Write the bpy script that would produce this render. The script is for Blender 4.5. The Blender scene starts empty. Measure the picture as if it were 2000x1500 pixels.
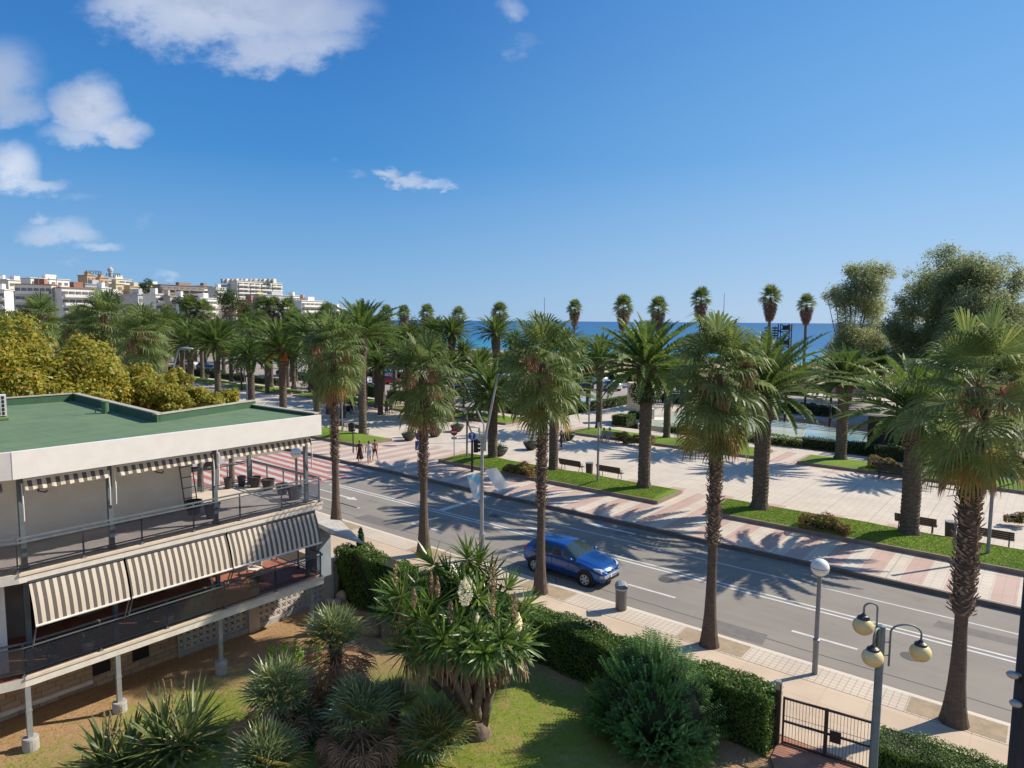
import bpy, math, random
import numpy as np
from math import sin, cos, pi, radians, degrees, sqrt, atan2, tan
from mathutils import Vector, Matrix

SC = bpy.context.scene
COL = SC.collection
# ------------------------------------------------------------------ camera
F = 1320.0; PITCH = radians(5.34); TH = radians(39.05); ROLL = radians(0.43); H = 11.0
FW0 = Vector((-sin(TH), cos(TH), 0)); RT0 = Vector((cos(TH), sin(TH), 0)); UP0 = Vector((0, 0, 1))
FWD = FW0*cos(PITCH) - UP0*sin(PITCH); UPP = UP0*cos(PITCH) + FW0*sin(PITCH)
RGT = RT0*cos(ROLL) + UPP*sin(ROLL); UPV = UPP*cos(ROLL) - RT0*sin(ROLL)
cam = bpy.data.cameras.new('camera'); camo = bpy.data.objects.new('camera', cam); COL.objects.link(camo)
cam.sensor_width = 36; cam.lens = F/2000*36; cam.clip_end = 60000; cam.clip_start = 0.1
camo.matrix_world = Matrix((
    (RGT.x, UPV.x, -FWD.x, 0), (RGT.y, UPV.y, -FWD.y, 0), (RGT.z, UPV.z, -FWD.z, H), (0, 0, 0, 1)))
SC.camera = camo
# surveying helpers: where a sight line meets a level plane / a distance
def ray(x, y): return FWD*F + RGT*(x-1000) + UPV*(750-y)
def spot(x, y, z=0.0):
    d = ray(x, y); t = (z-H)/d.z; return Vector((d.x*t, d.y*t, z))
def atd(x, y, D):
    d = ray(x, y); t = D/math.hypot(d.x, d.y); return Vector((d.x*t, d.y*t, H+d.z*t))
def proj(X, Y, Z):
    v = Vector((X, Y, Z-H)); d = v.dot(FWD); return 1000+F*v.dot(RGT)/d, 750-F*v.dot(UPV)/d
def zat(X, Y, py):
    lo, hi = -5.0, 80.0
    for _ in range(50):
        m = (lo+hi)/2
        if proj(X, Y, m)[1] > py: lo = m
        else: hi = m
    return lo
# ------------------------------------------------------------------ sky and sun
SUN_EL = radians(38); SUN_AZ = radians(31.5)      # azimuth measured from +Y (the sea) towards +X
SC.view_settings.view_transform = 'Standard'; SC.view_settings.look = 'None'
SC.view_settings.exposure = 0.50; SC.view_settings.gamma = 1
world = bpy.data.worlds.new('World'); SC.world = world; world.use_nodes = True
sl = bpy.data.lights.new('sun', 'SUN'); sl.energy = 4.6; sl.angle = radians(0.53); sl.color = (1.0, 0.91, 0.77)
so = bpy.data.objects.new('sun', sl); COL.objects.link(so)
sd = Vector((sin(SUN_AZ)*cos(SUN_EL), cos(SUN_AZ)*cos(SUN_EL), sin(SUN_EL)))
so.rotation_euler = sd.to_track_quat('Z', 'Y').to_euler(); so.location = (0, 0, 60)

class X:                                        # tiny expression layer over Math nodes
    def __init__(s, t, k): s.t = t; s.k = k
    def _m(s, op, o=None, o2=None):
        n = s.t.nodes.new('ShaderNodeMath'); n.operation = op
        for i, a in enumerate((s, o, o2)):
            if a is None: continue
            if isinstance(a, X): s.t.links.new(a.k, n.inputs[i])
            else: n.inputs[i].default_value = a
        return X(s.t, n.outputs[0])
    def __add__(s, o): return s._m('ADD', o)
    __radd__ = __add__
    def __mul__(s, o): return s._m('MULTIPLY', o)
    __rmul__ = __mul__
    def __sub__(s, o): return s._m('SUBTRACT', o)
    def __rsub__(s, o): return (s*-1.0)+o
    def __truediv__(s, o): return s._m('DIVIDE', o)
    def mod(s, o): return s._m('FLOORED_MODULO', o)
    def lt(s, o): return s._m('LESS_THAN', o)
    def gt(s, o): return s._m('GREATER_THAN', o)
    def mx(s, o): return s._m('MAXIMUM', o)
    def mn(s, o): return s._m('MINIMUM', o)
    def pw(s, o): return s._m('POWER', o)
    def fl(s): return s._m('FLOOR')
    def sqrt(s): return s._m('SQRT')
    def ab(s): return s._m('ABSOLUTE')
    def clamp(s): r = s._m('ADD', 0.0); r.k.node.use_clamp = True; return r
    def between(s, a, b): return s.gt(a)*s.lt(b)
    def smooth(s, a, b):
        n = s.t.nodes.new('ShaderNodeMapRange'); n.interpolation_type = 'SMOOTHSTEP'
        s.t.links.new(s.k, n.inputs[0]); n.inputs[1].default_value = a; n.inputs[2].default_value = b
        return X(s.t, n.outputs[0])
def nz(t, vec, scale, detail=4, rough=0.55, out=0):
    n = t.nodes.new('ShaderNodeTexNoise'); n.inputs['Scale'].default_value = scale
    n.inputs['Detail'].default_value = detail; n.inputs['Roughness'].default_value = rough
    if vec is not None: t.links.new(vec, n.inputs['Vector'])
    return X(t, n.outputs[out])
def mixc(t, f, a, b):
    n = t.nodes.new('ShaderNodeMix'); n.data_type = 'RGBA'
    for i, v in ((0, f), (6, a), (7, b)):
        if isinstance(v, X): t.links.new(v.k, n.inputs[i])
        elif isinstance(v, bpy.types.NodeSocket): t.links.new(v, n.inputs[i])
        elif i == 0: n.inputs[i].default_value = v
        else: n.inputs[i].default_value = (*v, 1)
    return n.outputs[2]
def sepxyz(t, k):
    n = t.nodes.new('ShaderNodeSeparateXYZ'); t.links.new(k, n.inputs[0])
    return X(t, n.outputs[0]), X(t, n.outputs[1]), X(t, n.outputs[2])
def combxyz(t, a, b, c):
    n = t.nodes.new('ShaderNodeCombineXYZ')
    for i, v in enumerate((a, b, c)):
        if isinstance(v, X): t.links.new(v.k, n.inputs[i])
        else: n.inputs[i].default_value = v
    return n.outputs[0]

def lin(c): return tuple(((v/255)/12.92 if v/255 <= 0.04045 else ((v/255+0.055)/1.055)**2.4) for v in c)
def build_sky():
    t = world.node_tree; t.nodes.clear()
    out = t.nodes.new('ShaderNodeOutputWorld'); bg = t.nodes.new('ShaderNodeBackground')
    sky = t.nodes.new('ShaderNodeTexSky'); sky.sky_type = 'NISHITA'; sky.sun_disc = False
    sky.sun_elevation = SUN_EL; sky.sun_rotation = SUN_AZ
    sky.altitude = 20; sky.air_density = 1.0; sky.dust_density = 0.25; sky.ozone_density = 3.0
    tc = t.nodes.new('ShaderNodeTexCoord'); x, y, z = sepxyz(t, tc.outputs['Generated'])
    # clear, deep Mediterranean blue: correct the model's yellowish horizon; paler on the sun's side
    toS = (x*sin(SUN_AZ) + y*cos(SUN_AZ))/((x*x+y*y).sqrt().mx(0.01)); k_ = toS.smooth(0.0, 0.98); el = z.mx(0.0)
    def cs(r, g, b): return tuple(v*6.8 for v in lin((r, g, b)))
    def ramp(a, b, c): return mixc(t, el.smooth(.14, .50), mixc(t, (el*4.5).mn(1.0), a, b), c)
    cl = ramp(cs(140, 186, 228), cs(66, 146, 216), cs(36, 108, 190)); cr = ramp(cs(180, 208, 240), cs(130, 187, 240), cs(92, 162, 233))
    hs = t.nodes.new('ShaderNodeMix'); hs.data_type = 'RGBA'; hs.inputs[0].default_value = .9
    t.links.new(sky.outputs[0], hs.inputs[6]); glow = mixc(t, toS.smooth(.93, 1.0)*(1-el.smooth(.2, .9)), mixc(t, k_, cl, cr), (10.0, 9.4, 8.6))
    back = ((x*FW0.x+y*FW0.y)*-1.0).smooth(.0, .7); glow = mixc(t, back*.6, glow, cs(176, 190, 206))  # unseen sky behind the camera greyed to make the fill light less blue
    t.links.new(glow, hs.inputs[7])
    w = x*FW0.x + y*FW0.y; u = (x*RT0.x + y*RT0.y)/w.mx(0.05); v = z/w.mx(0.05)
    front = w.gt(0.1)
    pl = combxyz(t, u, v*1.6, 0.0)
    n1 = nz(t, pl, 9.0, 7, 0.6); n2 = nz(t, pl, 3.2, 3, 0.5); n3 = nz(t, pl, 26.0, 8, 0.68)
    du = u + (n2-0.5)*0.12 + (n3-0.5)*0.03; dv = v + (n1-0.5)*0.09 + (n3-0.5)*0.025
    blobs = [  # px centre x,y, half sizes, strength
        (455, 20, 220, 80, 1.0), (520, 85, 130, 50, .8), (620, 85, 70, 38, .75), (280, 5, 110, 50, .8),
        (20, 150, 85, 62, .75), (30, 200, 90, 40, .6), (60, 215, 60, 35, .4), (185, 215, 60, 52, 1.0), (225, 258, 62, 28, .9), (160, 265, 70, 28, .7),
        (15, 330, 55, 48, .85), (50, 362, 75, 18, .7), (120, 455, 80, 26, .62), (205, 483, 50, 14, .6), (70, 425, 18, 12, .5),
        (760, 334, 30, 12, .7), (795, 346, 34, 11, .66), (830, 356, 30, 9, .6), (700, 343, 24, 14, .4), (862, 362, 26, 8, .55), (645, 318, 14, 10, .34), (1018, 95, 42, 30, .42), (995, 10, 30, 26, .5),
        (335, 535, 22, 12, .5), (300, 433, 34, 12, .36), (150, 388, 48, 12, .36), (160, 515, 40, 10, .36), (590, 538, 50, 6, .3), (240, 522, 50, 7, .3)]
    acc = None
    for (px, py, sx, sy, st) in blobs:
        d = ray(px, py); dw = d.dot(FW0); u0 = d.dot(RT0)/dw; v0 = d.z/dw
        e = ((du-u0)*(F*cos(PITCH)/sx*0.97)).pw(2.0) + ((dv-v0)*(F/sy*0.97)).pw(2.0)
        b = (1.25-e*0.62).mx(0.0)*st
        acc = b if acc is None else acc.mx(b)
    dens = acc*0.95 + (n1-0.5)*2.1*acc.mn(0.62) + (n3-0.5)*0.95*acc.mn(0.7)
    m = dens.smooth(0.22, 1.25)*front*0.94
    shade = (n1*0.6 + (v+0.05)*0.25 + n2*0.45 + (n3-.5)*.3 + (acc-1.0)*.12).smooth(0.36, 0.80)
    cc = mixc(t, shade, (6.9, 7.1, 7.5), (3.0, 3.6, 4.9))
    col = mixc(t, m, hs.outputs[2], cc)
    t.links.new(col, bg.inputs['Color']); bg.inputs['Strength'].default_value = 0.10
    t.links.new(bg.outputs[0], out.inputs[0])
build_sky()

# ------------------------------------------------------------------ materials
MATS = {}
def newmat(name):
    m = bpy.data.materials.new(name); m.use_nodes = True; t = m.node_tree; b = t.nodes['Principled BSDF']
    return m, t, b
def mat(name, c1, c2=None, rough=0.7, scale=8.0, bump=0.0, bscale=40.0, metal=0.0, spec=0.5, coat=0.0, detail=5, lo=0.3, hi=0.7, stretch=None):
    m, t, b = newmat(name)
    b.inputs['Roughness'].default_value = rough; b.inputs['Metallic'].default_value = metal
    b.inputs['Specular IOR Level'].default_value = spec; b.inputs['Coat Weight'].default_value = coat
    tc = t.nodes.new('ShaderNodeTexCoord'); vec = tc.outputs['Object']
    if stretch:
        mp = t.nodes.new('ShaderNodeMapping'); mp.inputs['Scale'].default_value = stretch
        t.links.new(vec, mp.inputs[0]); vec = mp.outputs[0]
    if c2 is None: c2 = tuple(v*0.86 for v in c1)
    n = nz(t, vec, scale, detail).smooth(lo, hi)
    t.links.new(mixc(t, n, c1, c2), b.inputs['Base Color'])
    if bump:
        bn = t.nodes.new('ShaderNodeBump'); bn.inputs['Strength'].default_value = bump; bn.inputs['Distance'].default_value = 0.03
        t.links.new(nz(t, vec, bscale, 4).k, bn.inputs['Height']); t.links.new(bn.outputs[0], b.inputs['Normal'])
    MATS[name] = m; return m
def leafmat(name, c1, c2, trans=0.35, rough=0.5, c3=None, objvar=0.12, spec=0.35):
    m, t, b = newmat(name)
    g = t.nodes.new('ShaderNodeNewGeometry'); r = X(t, g.outputs['Random Per Island'])
    oi = t.nodes.new('ShaderNodeObjectInfo'); tc = t.nodes.new('ShaderNodeTexCoord')
    cl = nz(t, tc.outputs['Object'], 1.3, 3)
    f = (r*0.65 + (cl-0.5)*1.1 + 0.2).clamp()
    col = mixc(t, f, c1, c2)
    if c3: col = mixc(t, r.gt(0.9)*1.0, col, c3)
    hs = t.nodes.new('ShaderNodeHueSaturation'); t.links.new(col, hs.inputs['Color'])
    t.links.new((X(t, oi.outputs['Random'])*objvar*2 + (1-objvar)).k, hs.inputs['Value'])
    t.links.new(hs.outputs[0], b.inputs['Base Color']); b.inputs['Roughness'].default_value = rough
    b.inputs['Specular IOR Level'].default_value = spec
    tr = t.nodes.new('ShaderNodeBsdfTranslucent'); mx = t.nodes.new('ShaderNodeMixShader'); mx.inputs[0].default_value = trans
    h2 = t.nodes.new('ShaderNodeHueSaturation'); h2.inputs['Value'].default_value = 1.5; h2.inputs['Hue'].default_value = 0.485
    t.links.new(hs.outputs[0], h2.inputs['Color']); t.links.new(h2.outputs[0], tr.inputs[0])
    t.links.new(b.outputs[0], mx.inputs[1]); t.links.new(tr.outputs[0], mx.inputs[2])
    t.links.new(mx.outputs[0], t.nodes['Material Output'].inputs[0])
    MATS[name] = m; return m

# ------------------------------------------------------------------ mesh building
class MB:
    def __init__(s): s.v = []; s.f = []; s.m = []
    def add(s, vs, fs, mi=0):
        k = len(s.v); s.v.extend([tuple(p) for p in vs])
        for f in fs: s.f.append(tuple(i+k for i in f)); s.m.append(mi)
    def quad(s, a, b, c, d, mi=0): s.add((a, b, c, d), ((0, 1, 2, 3),), mi)
    def tri(s, a, b, c, mi=0): s.add((a, b, c), ((0, 1, 2),), mi)
    def box(s, c, d, rz=0.0, mi=0, rx=0.0, ry=0.0, taper=1.0):
        R = Matrix.Rotation(rz, 3, 'Z') @ Matrix.Rotation(ry, 3, 'Y') @ Matrix.Rotation(rx, 3, 'X'); c = Vector(c)
        vs = []
        for z in (-.5, .5):
            k = taper if z > 0 else 1.0
            for x, y in ((-.5, -.5), (.5, -.5), (.5, .5), (-.5, .5)):
                vs.append(c + R @ Vector((x*d[0]*k, y*d[1]*k, z*d[2])))
        s.add(vs, ((3, 2, 1, 0), (4, 5, 6, 7), (0, 1, 5, 4), (1, 2, 6, 5), (2, 3, 7, 6), (3, 0, 4, 7)), mi)
    def span(s, x0, x1, y0, y1, z0, z1, mi=0): s.box(((x0+x1)/2, (y0+y1)/2, (z0+z1)/2), (abs(x1-x0), abs(y1-y0), abs(z1-z0)), 0, mi)
    def tube(s, pts, rads, n=8, mi=0, cap=True, jit=0.0, rnd=None):
        pts = [Vector(p) for p in pts]
        if not isinstance(rads, (list, tuple)): rads = [rads]*len(pts)
        rings = []; prev = None
        for i, p in enumerate(pts):
            d = (pts[min(i+1, len(pts)-1)] - pts[max(i-1, 0)]).normalized()
            a = Vector((1, 0, 0)) if prev is None else prev
            if abs(a.dot(d)) > 0.95: a = Vector((0, 1, 0))
            a = (a - d*a.dot(d)).normalized(); prev = a; b = d.cross(a)
            ring = []
            for k in range(n):
                q = 2*pi*k/n; r = rads[i]*(1+(rnd.uniform(-jit, jit) if rnd else 0))
                ring.append(p + a*cos(q)*r + b*sin(q)*r)
            rings.append(ring)
        vs = [q for r in rings for q in r]; fs = []
        for i in range(len(pts)-1):
            for k in range(n):
                k2 = (k+1) % n; fs.append((i*n+k, i*n+k2, (i+1)*n+k2, (i+1)*n+k))
        if cap: fs.append(tuple(range(n-1, -1, -1))); fs.append(tuple((len(pts)-1)*n+k for k in range(n)))
        s.add(vs, fs, mi)
    def lathe(s, prof, c=(0, 0, 0), n=16, mi=0, sy=1.0):
        vs = []; fs = []
        for (r, z) in prof:
            for k in range(n): q = 2*pi*k/n; vs.append((c[0]+r*cos(q), c[1]+r*sin(q)*sy, c[2]+z))
        for i in range(len(prof)-1):
            for k in range(n): k2 = (k+1) % n; fs.append((i*n+k, i*n+k2, (i+1)*n+k2, (i+1)*n+k))
        fs.append(tuple(range(n-1, -1, -1))); fs.append(tuple((len(prof)-1)*n+k for k in range(n)))
        s.add(vs, fs, mi)
    def sphere(s, c, r, n=12, m=8, mi=0, sx=1, sy=1, sz=1):
        vs = []; fs = []
        for i in range(m+1):
            a = pi*i/m
            for k in range(n): q = 2*pi*k/n; vs.append((c[0]+r*sx*sin(a)*cos(q), c[1]+r*sy*sin(a)*sin(q), c[2]-r*sz*cos(a)))
        for i in range(m):
            for k in range(n): k2 = (k+1) % n; fs.append((i*n+k, i*n+k2, (i+1)*n+k2, (i+1)*n+k))
        s.add(vs, fs, mi)
    def poly(s, pts, z0, z1, mi=0, mis=None):
        n = len(pts); vs = [(p[0], p[1], z0) for p in pts]+[(p[0], p[1], z1) for p in pts]
        s.add(vs, [tuple(range(n, 2*n))], mi)
        s.add(vs, [tuple(range(n-1, -1, -1))]+[(i, (i+1) % n, n+(i+1) % n, n+i) for i in range(n)], mi if mis is None else mis)
    def build(s, name, mats, parent=None, loc=None, smooth=False, rot=None):
        me = bpy.data.meshes.new(name); me.from_pydata(s.v, [], s.f)
        if not isinstance(mats, (list, tuple)): mats = [mats]
        for m in mats: me.materials.append(m)
        if len(mats) > 1: me.polygons.foreach_set('material_index', s.m)
        if smooth: me.polygons.foreach_set('use_smooth', [True]*len(me.polygons))
        me.update()
        o = bpy.data.objects.new(name, me); COL.objects.link(o)
        if parent: o.parent = parent
        if loc is not None: o.location = loc
        if rot: o.rotation_euler = rot
        return o
def leafcloud(name, P, N, size, mats, parent=None, aspect=0.55, seed=0, midx=None, loc=None, curl=0.3):
    """P: n x 3 positions, N: n x 3 outward normals; one small leaf (rhomb of two faces) at each"""
    rg = np.random.default_rng(seed); n = len(P)
    size = np.broadcast_to(size, (n,)).reshape(n, 1)*rg.uniform(0.65, 1.25, (n, 1))
    N = N + rg.normal(0, 0.55, (n, 3)); N /= np.linalg.norm(N, axis=1, keepdims=True)+1e-9
    A = rg.normal(0, 1, (n, 3)); A -= N*(A*N).sum(1, keepdims=True); A /= np.linalg.norm(A, axis=1, keepdims=True)+1e-9
    B = np.cross(N, A)
    v = np.stack([P-A*size*.5, P+B*size*aspect*.5+N*size*curl*.3, P+A*size*.5, P-B*size*aspect*.5+N*size*curl*.3], 1).reshape(-1, 3)
    me = bpy.data.meshes.new(name); me.vertices.add(4*n); me.vertices.foreach_set('co', v.astype(np.float32).ravel())
    me.loops.add(4*n); me.loops.foreach_set('vertex_index', np.arange(4*n, dtype=np.int32))
    me.polygons.add(n); me.polygons.foreach_set('loop_start', np.arange(0, 4*n, 4, dtype=np.int32))
    if not isinstance(mats, (list, tuple)): mats = [mats]
    for m in mats: me.materials.append(m)
    if midx is not None: me.polygons.foreach_set('material_index', np.asarray(midx, dtype=np.int32))
    me.update(calc_edges=True)
    o = bpy.data.objects.new(name, me); COL.objects.link(o)
    if parent: o.parent = parent
    if loc is not None: o.location = loc
    return o
def tag(o, label=None, cat=None, group=None, kind=None):
    if label: o['label'] = label
    if cat: o['category'] = cat
    if group: o['group'] = group
    if kind: o['kind'] = kind
    return o
def thing(name, label, cat, loc=(0, 0, 0), rz=0.0, group=None):
    o = bpy.data.objects.new(name, None); COL.objects.link(o); o.location = loc; o.rotation_euler = (0, 0, rz)
    o.empty_display_size = 0.2
    return tag(o, label, cat, group)
def copy_tree(o, parent=None):
    c = o.copy(); COL.objects.link(c)
    if parent is not None: c.parent = parent
    for ch in list(o.children): copy_tree(ch, c)
    return c
def place_copy(o, loc, rz=0.0, label=None, group=None, sc=1.0):
    c = copy_tree(o); c.location = loc; c.rotation_euler = (0, 0, rz); c.scale = (sc, sc, sc)
    if label: c['label'] = label
    if group: c['group'] = group
    return c

white_paint = mat('white_paint', (.74, .72, .68), (.66, .63, .59), .6, 1.2)
grey_metal = mat('grey_metal', (.20, .22, .24), None, .45, 6, metal=.3)
mid_metal = mat('mid_metal', (.32, .33, .34), None, .5, 6, metal=.3)
dark_metal = mat('dark_metal', (.03, .03, .035), None, .45, 6)
black = mat('black', (.012, .012, .014), None, .6, 6)
chrome = mat('chrome', (.6, .6, .6), None, .25, 6, metal=.9)
rubber = mat('rubber', (.02, .02, .02), None, .85, 20)
concrete = mat('concrete', (.42, .40, .37), (.33, .31, .29), .85, 5, bump=.2)
globe_white = mat('globe_white', (.78, .78, .74), (.7, .7, .66), .3, 3)
# ------------------------------------------------------------------ the setting
def pos(t):
    g = t.nodes.new('ShaderNodeNewGeometry'); return g.outputs['Position']
def gmat(name, fn, rough=0.85, spec=0.3):
    m, t, b = newmat(name); p = pos(t); x, y, z = sepxyz(t, p)
    col, h, hs = fn(t, p, x, y)
    t.links.new(col, b.inputs['Base Color']); b.inputs['Roughness'].default_value = rough; b.inputs['Specular IOR Level'].default_value = spec
    if h is not None:
        bn = t.nodes.new('ShaderNodeBump'); bn.inputs['Strength'].default_value = hs; bn.inputs['Distance'].default_value = 0.02
        t.links.new(h.k, bn.inputs['Height']); t.links.new(bn.outputs[0], b.inputs['Normal'])
    MATS[name] = m; return m
def f_asphalt(t, p, x, y):
    a = nz(t, p, .35, 4); b = nz(t, p, 60, 3, .7); c = nz(t, combxyz(t, x*.08, y*1.2, 0.0), 1.3, 4)
    col = mixc(t, (a*.6+c*.5+.0).smooth(.35, .75), (.262, .232, .196), (.212, .188, .160))
    col = mixc(t, (b.smooth(.45, .72))*.5, col, (.30, .285, .265))
    # long seams and patches
    wob = nz(t, p, .25, 3)*.25
    seam = ((y+wob-23.42).ab()).lt(.03)
    seam2 = ((x+y*.8+wob+nz(t, p, 1.2, 4)*.4-2.5).mod(23.0)).lt(.05)
    cr = seam.mx(seam2*.8)
    oil = (((y-25.75).ab()).lt(.35)*nz(t, p, 1.1, 4).smooth(.5, .75)).mx(((y-30.5).ab()).lt(.35)*nz(t, p, 1.0, 4).smooth(.5, .75))
    col = mixc(t, oil*.35, col, (.08, .078, .075))
    col = mixc(t, cr*.8, col, (.05, .05, .05))
    return col, b, .25
asphalt = gmat('asphalt', f_asphalt)
def grid(x, y, sx, sy, w):
    return (x.mod(sx).lt(w)).mx(y.mod(sy).lt(w))
def f_prom(t, p, x, y):
    n = nz(t, p, .5, 4); s = nz(t, p, 14, 4)
    base = mixc(t, n.smooth(.35, .7), (.60, .525, .435), (.53, .46, .38))
    pink = mixc(t, n.smooth(.3, .7), (.50, .335, .285), (.44, .285, .24))
    st = (x+12.6).mod(1.58).lt(.84)
    wob = (x+13.0).mod(3.16).lt(1.0)
    cross = x.between(-44.6, -36.3)
    band = y.between(31.9, 41.0-.9)*1.0
    band2 = y.between(53.0, 58.2)
    edge = (y.between(40.1, 40.75).mx(y.between(51.9, 52.6)))*wob
    f = ((st*(band.mx(band2))).mx(edge)).mn(1.0)
    col = mixc(t, f*.85, base, pink)
    tile = (grid(x, y, .40, .40, .022)).mx(0)
    vr = t.nodes.new('ShaderNodeTexWhiteNoise'); vr.noise_dimensions = '3D'
    t.links.new(combxyz(t, (x/.4).fl(), (y/.4).fl(), 0.0), vr.inputs[0])
    col = mixc(t, X(t, vr.outputs[0])*.16, col, (.34, .30, .27))
    col = mixc(t, tile*.5, col, (.28, .23, .20)); col = mixc(t, grid(x+.4, y+.7, 2.4, 4.0, .045)*.5, col, (.25, .2, .17))
    col = mixc(t, s.smooth(.62, .8)*.18, col, (.3, .26, .22))
    return col, (1-tile), .3
paving = gmat('promenade_paving', f_prom, .75)
def f_side(t, p, x, y):
    n = nz(t, p, .6, 4); s = nz(t, p, 9, 4)
    base = mixc(t, n.smooth(.3, .7), (.58, .46, .34), (.50, .39, .285))
    t1 = mixc(t, n.smooth(.3, .7), (.58, .50, .40), (.50, .43, .35))
    tb = y.gt(21.06)
    g1 = grid(x, y, .2, .2, .022)*tb; g2 = (x.mod(1.2).lt(.012).mx(y.mod(.8).lt(.012)))*(1-tb)
    line = ((y-21.06).ab()).lt(.02)
    kerb = y.gt(22.14)
    col = mixc(t, tb*.85, base, t1)
    vr = t.nodes.new('ShaderNodeTexWhiteNoise'); vr.noise_dimensions = '3D'
    t.links.new(combxyz(t, (x/1.2).fl(), (y/.8).fl(), 0.0), vr.inputs[0])
    col = mixc(t, X(t, vr.outputs[0])*.22*(1-tb), col, (.36, .25, .16))
    col = mixc(t, (g1*.6*(1-kerb)).mx(g2*.45).mx(line), col, (.22, .15, .11))
    col = mixc(t, kerb*.9, col, (.60, .545, .47))
    col = mixc(t, s.smooth(.6, .8)*.2, col, (.3, .22, .16))
    return col, None, 0
sidepave = gmat('sidewalk_stone', f_side, .75)
def f_lawn(t, p, x, y):
    n = nz(t, p, .8, 4); f = nz(t, p, 26, 5, .75)
    col = mixc(t, n.smooth(.3, .7), (.145, .225, .026), (.10, .175, .02))
    col = mixc(t, f.smooth(.42, .72)*.75, col, (.23, .31, .05))
    col = mixc(t, nz(t, p, 2.0, 4).smooth(.62, .8)*.5, col, (.22, .22, .07))
    return col, f, 1.0
lawn_m = gmat('lawn_grass', f_lawn, .9, .15)
def f_gard(t, p, x, y):
    n = nz(t, p, .33, 5, .6); f = nz(t, p, 11, 6, .85); h = nz(t, p, 6, 4, .7)
    # greener towards the middle lawn, dry by the building
    gx = ((x+11.0)*.13).pw(2.0)*-1.0 + ((y-12.0)*.14).pw(2.0)*-1.0 + 1.25
    gx = gx.mx(((x+17.3)*.22).pw(2.0)*-1.0 + ((y-8.0)*.16).pw(2.0)*-1.0 + 1.3)
    g = (n*1.3 + gx*.6 - .84 + (h-.5)*.9 + (f-.5)*.5).smooth(.02, .55)
    dry = mixc(t, f.smooth(.35, .7), (.42, .27, .15), (.28, .175, .095))
    dry = mixc(t, nz(t, p, 1.6, 4).smooth(.52, .72)*.6, dry, (.26, .20, .07))
    grn = mixc(t, f.smooth(.35, .7), (.12, .18, .022), (.24, .26, .05))
    col = mixc(t, g, dry, grn)
    col = mixc(t, nz(t, p, .9, 5, .7).smooth(.52, .70)*.75, col, (.33, .195, .105)); return col, (f+h*.6), 1.0
garden_m = gmat('garden_lawn', f_gard, .95, .1)
def f_sand(t, p, x, y):
    n = nz(t, p, .05, 4); f = nz(t, p, 1.2, 5, .7)
    col = mixc(t, n.smooth(.3, .7), (.62, .47, .31), (.52, .39, .26))
    return mixc(t, f.smooth(.5, .8)*.3, col, (.42, .31, .2)), f, .5
sand_m = gmat('sand', f_sand, .95, .1)
def f_earth(t, p, x, y):
    f = nz(t, p, 3, 5, .7)
    return mixc(t, f.smooth(.3, .7), (.40, .31, .21), (.30, .235, .16)), f, .5
earth_m = gmat('earth', f_earth, .95, .1)
def f_hill(t, p, x, y):
    f = nz(t, p, .05, 5, .7)
    return mixc(t, f.smooth(.35, .65), (.05, .08, .03), (.22, .19, .12)), f, .5
hill_m = gmat('hill_scrub', f_hill, .95, .1)
def f_park(t, p, x, y):
    n = nz(t, p, .2, 4)
    return mixc(t, n.smooth(.3, .7), (.34, .30, .27), (.28, .25, .225)), None, 0
park_m = gmat('carpark_surface', f_park, .9, .2)
def f_sea(t, p, x, y):
    d = y + nz(t, p, .01, 3)*60 - 30
    s = nz(t, combxyz(t, x*.03, y*.15, 0.0), 1.0, 5, .6)
    near = mixc(t, s.smooth(.3, .7), (.016, .17, .28), (.03, .24, .34))
    col = mixc(t, d.smooth(215, 420), near, (.008, .10, .235))
    col = mixc(t, d.smooth(350, 2600), col, (.008, .075, .20))
    foam = (nz(t, combxyz(t, x*.02, y*.25, 0.0), 1.0, 5, .7).smooth(.60, .68))*(1-d.smooth(205, 240))
    shore = (1-d.smooth(196, 212))*.6
    col = mixc(t, foam.mx(shore)*.8, col, (.6, .68, .66))
    return col, nz(t, combxyz(t, x*.12, y*.45, 0.0), 1.0, 5, .65), .6
sea_m = gmat('sea_water', f_sea, .35, .25)
road_white = mat('road_white', (.62, .61, .58), (.50, .49, .46), .8, 3, lo=.3, hi=.75)
zebra_red = mat('zebra_red', (.40, .15, .125), (.33, .13, .11), .85, 3); zebra_pale = mat('zebra_pale', (.52, .45, .41), (.44, .38, .35), .85, 3)
kerb_m = mat('kerb_stone', (.27, .205, .16), (.20, .155, .12), .85, 2)
brickpath_m = mat('brick_path', (.40, .19, .12), (.30, .14, .09), .85, 4)

def slab(name, x0, x1, y0, y1, z, m, thick=1.3, kind='structure'):
    b = MB(); b.span(x0, x1, y0, y1, z-thick, z); o = b.build(name, m); tag(o, kind=kind); return o
# base land, reaching inland to the horizon and seawards to the beach
b = MB(); S = -1.25
shore = [(-4000, 900), (-1500, 620), (-900, 470), (-560, 400), (-420, 330), (-300, 240), (-200, 208), (-120, 212), (-60, 205), (40, 203), (300, 205), (3000, 400)]
b.add([(x, y, -.9 if abs(x) < 1000 else -.9) for x, y in shore]+[(3000, -9000, S), (-9000, -9000, S), (-9000, 900, S)], [tuple(range(len(shore)+3))][::-1])
b.f[-1] = tuple(reversed(b.f[-1]))
tag(b.build('ground', earth_m), kind='structure')
b = MB()                                              # beach: dips gently under the water
for i in range(len(shore)-1):
    (x0, y0), (x1, y1) = shore[i], shore[i+1]
    w = 85
    b.quad((x0, y0-w, -.7), (x1, y1-w, -.7), (x1, y1+6, -1.7), (x0, y0+6, -1.7))
tag(b.build('beach', sand_m), kind='structure')
b = MB(); b.quad((-40000, 150, -1.5), (40000, 150, -1.5), (40000, 50000, -1.5), (-40000, 50000, -1.5))
tag(b.build('sea', sea_m), kind='structure')
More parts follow.
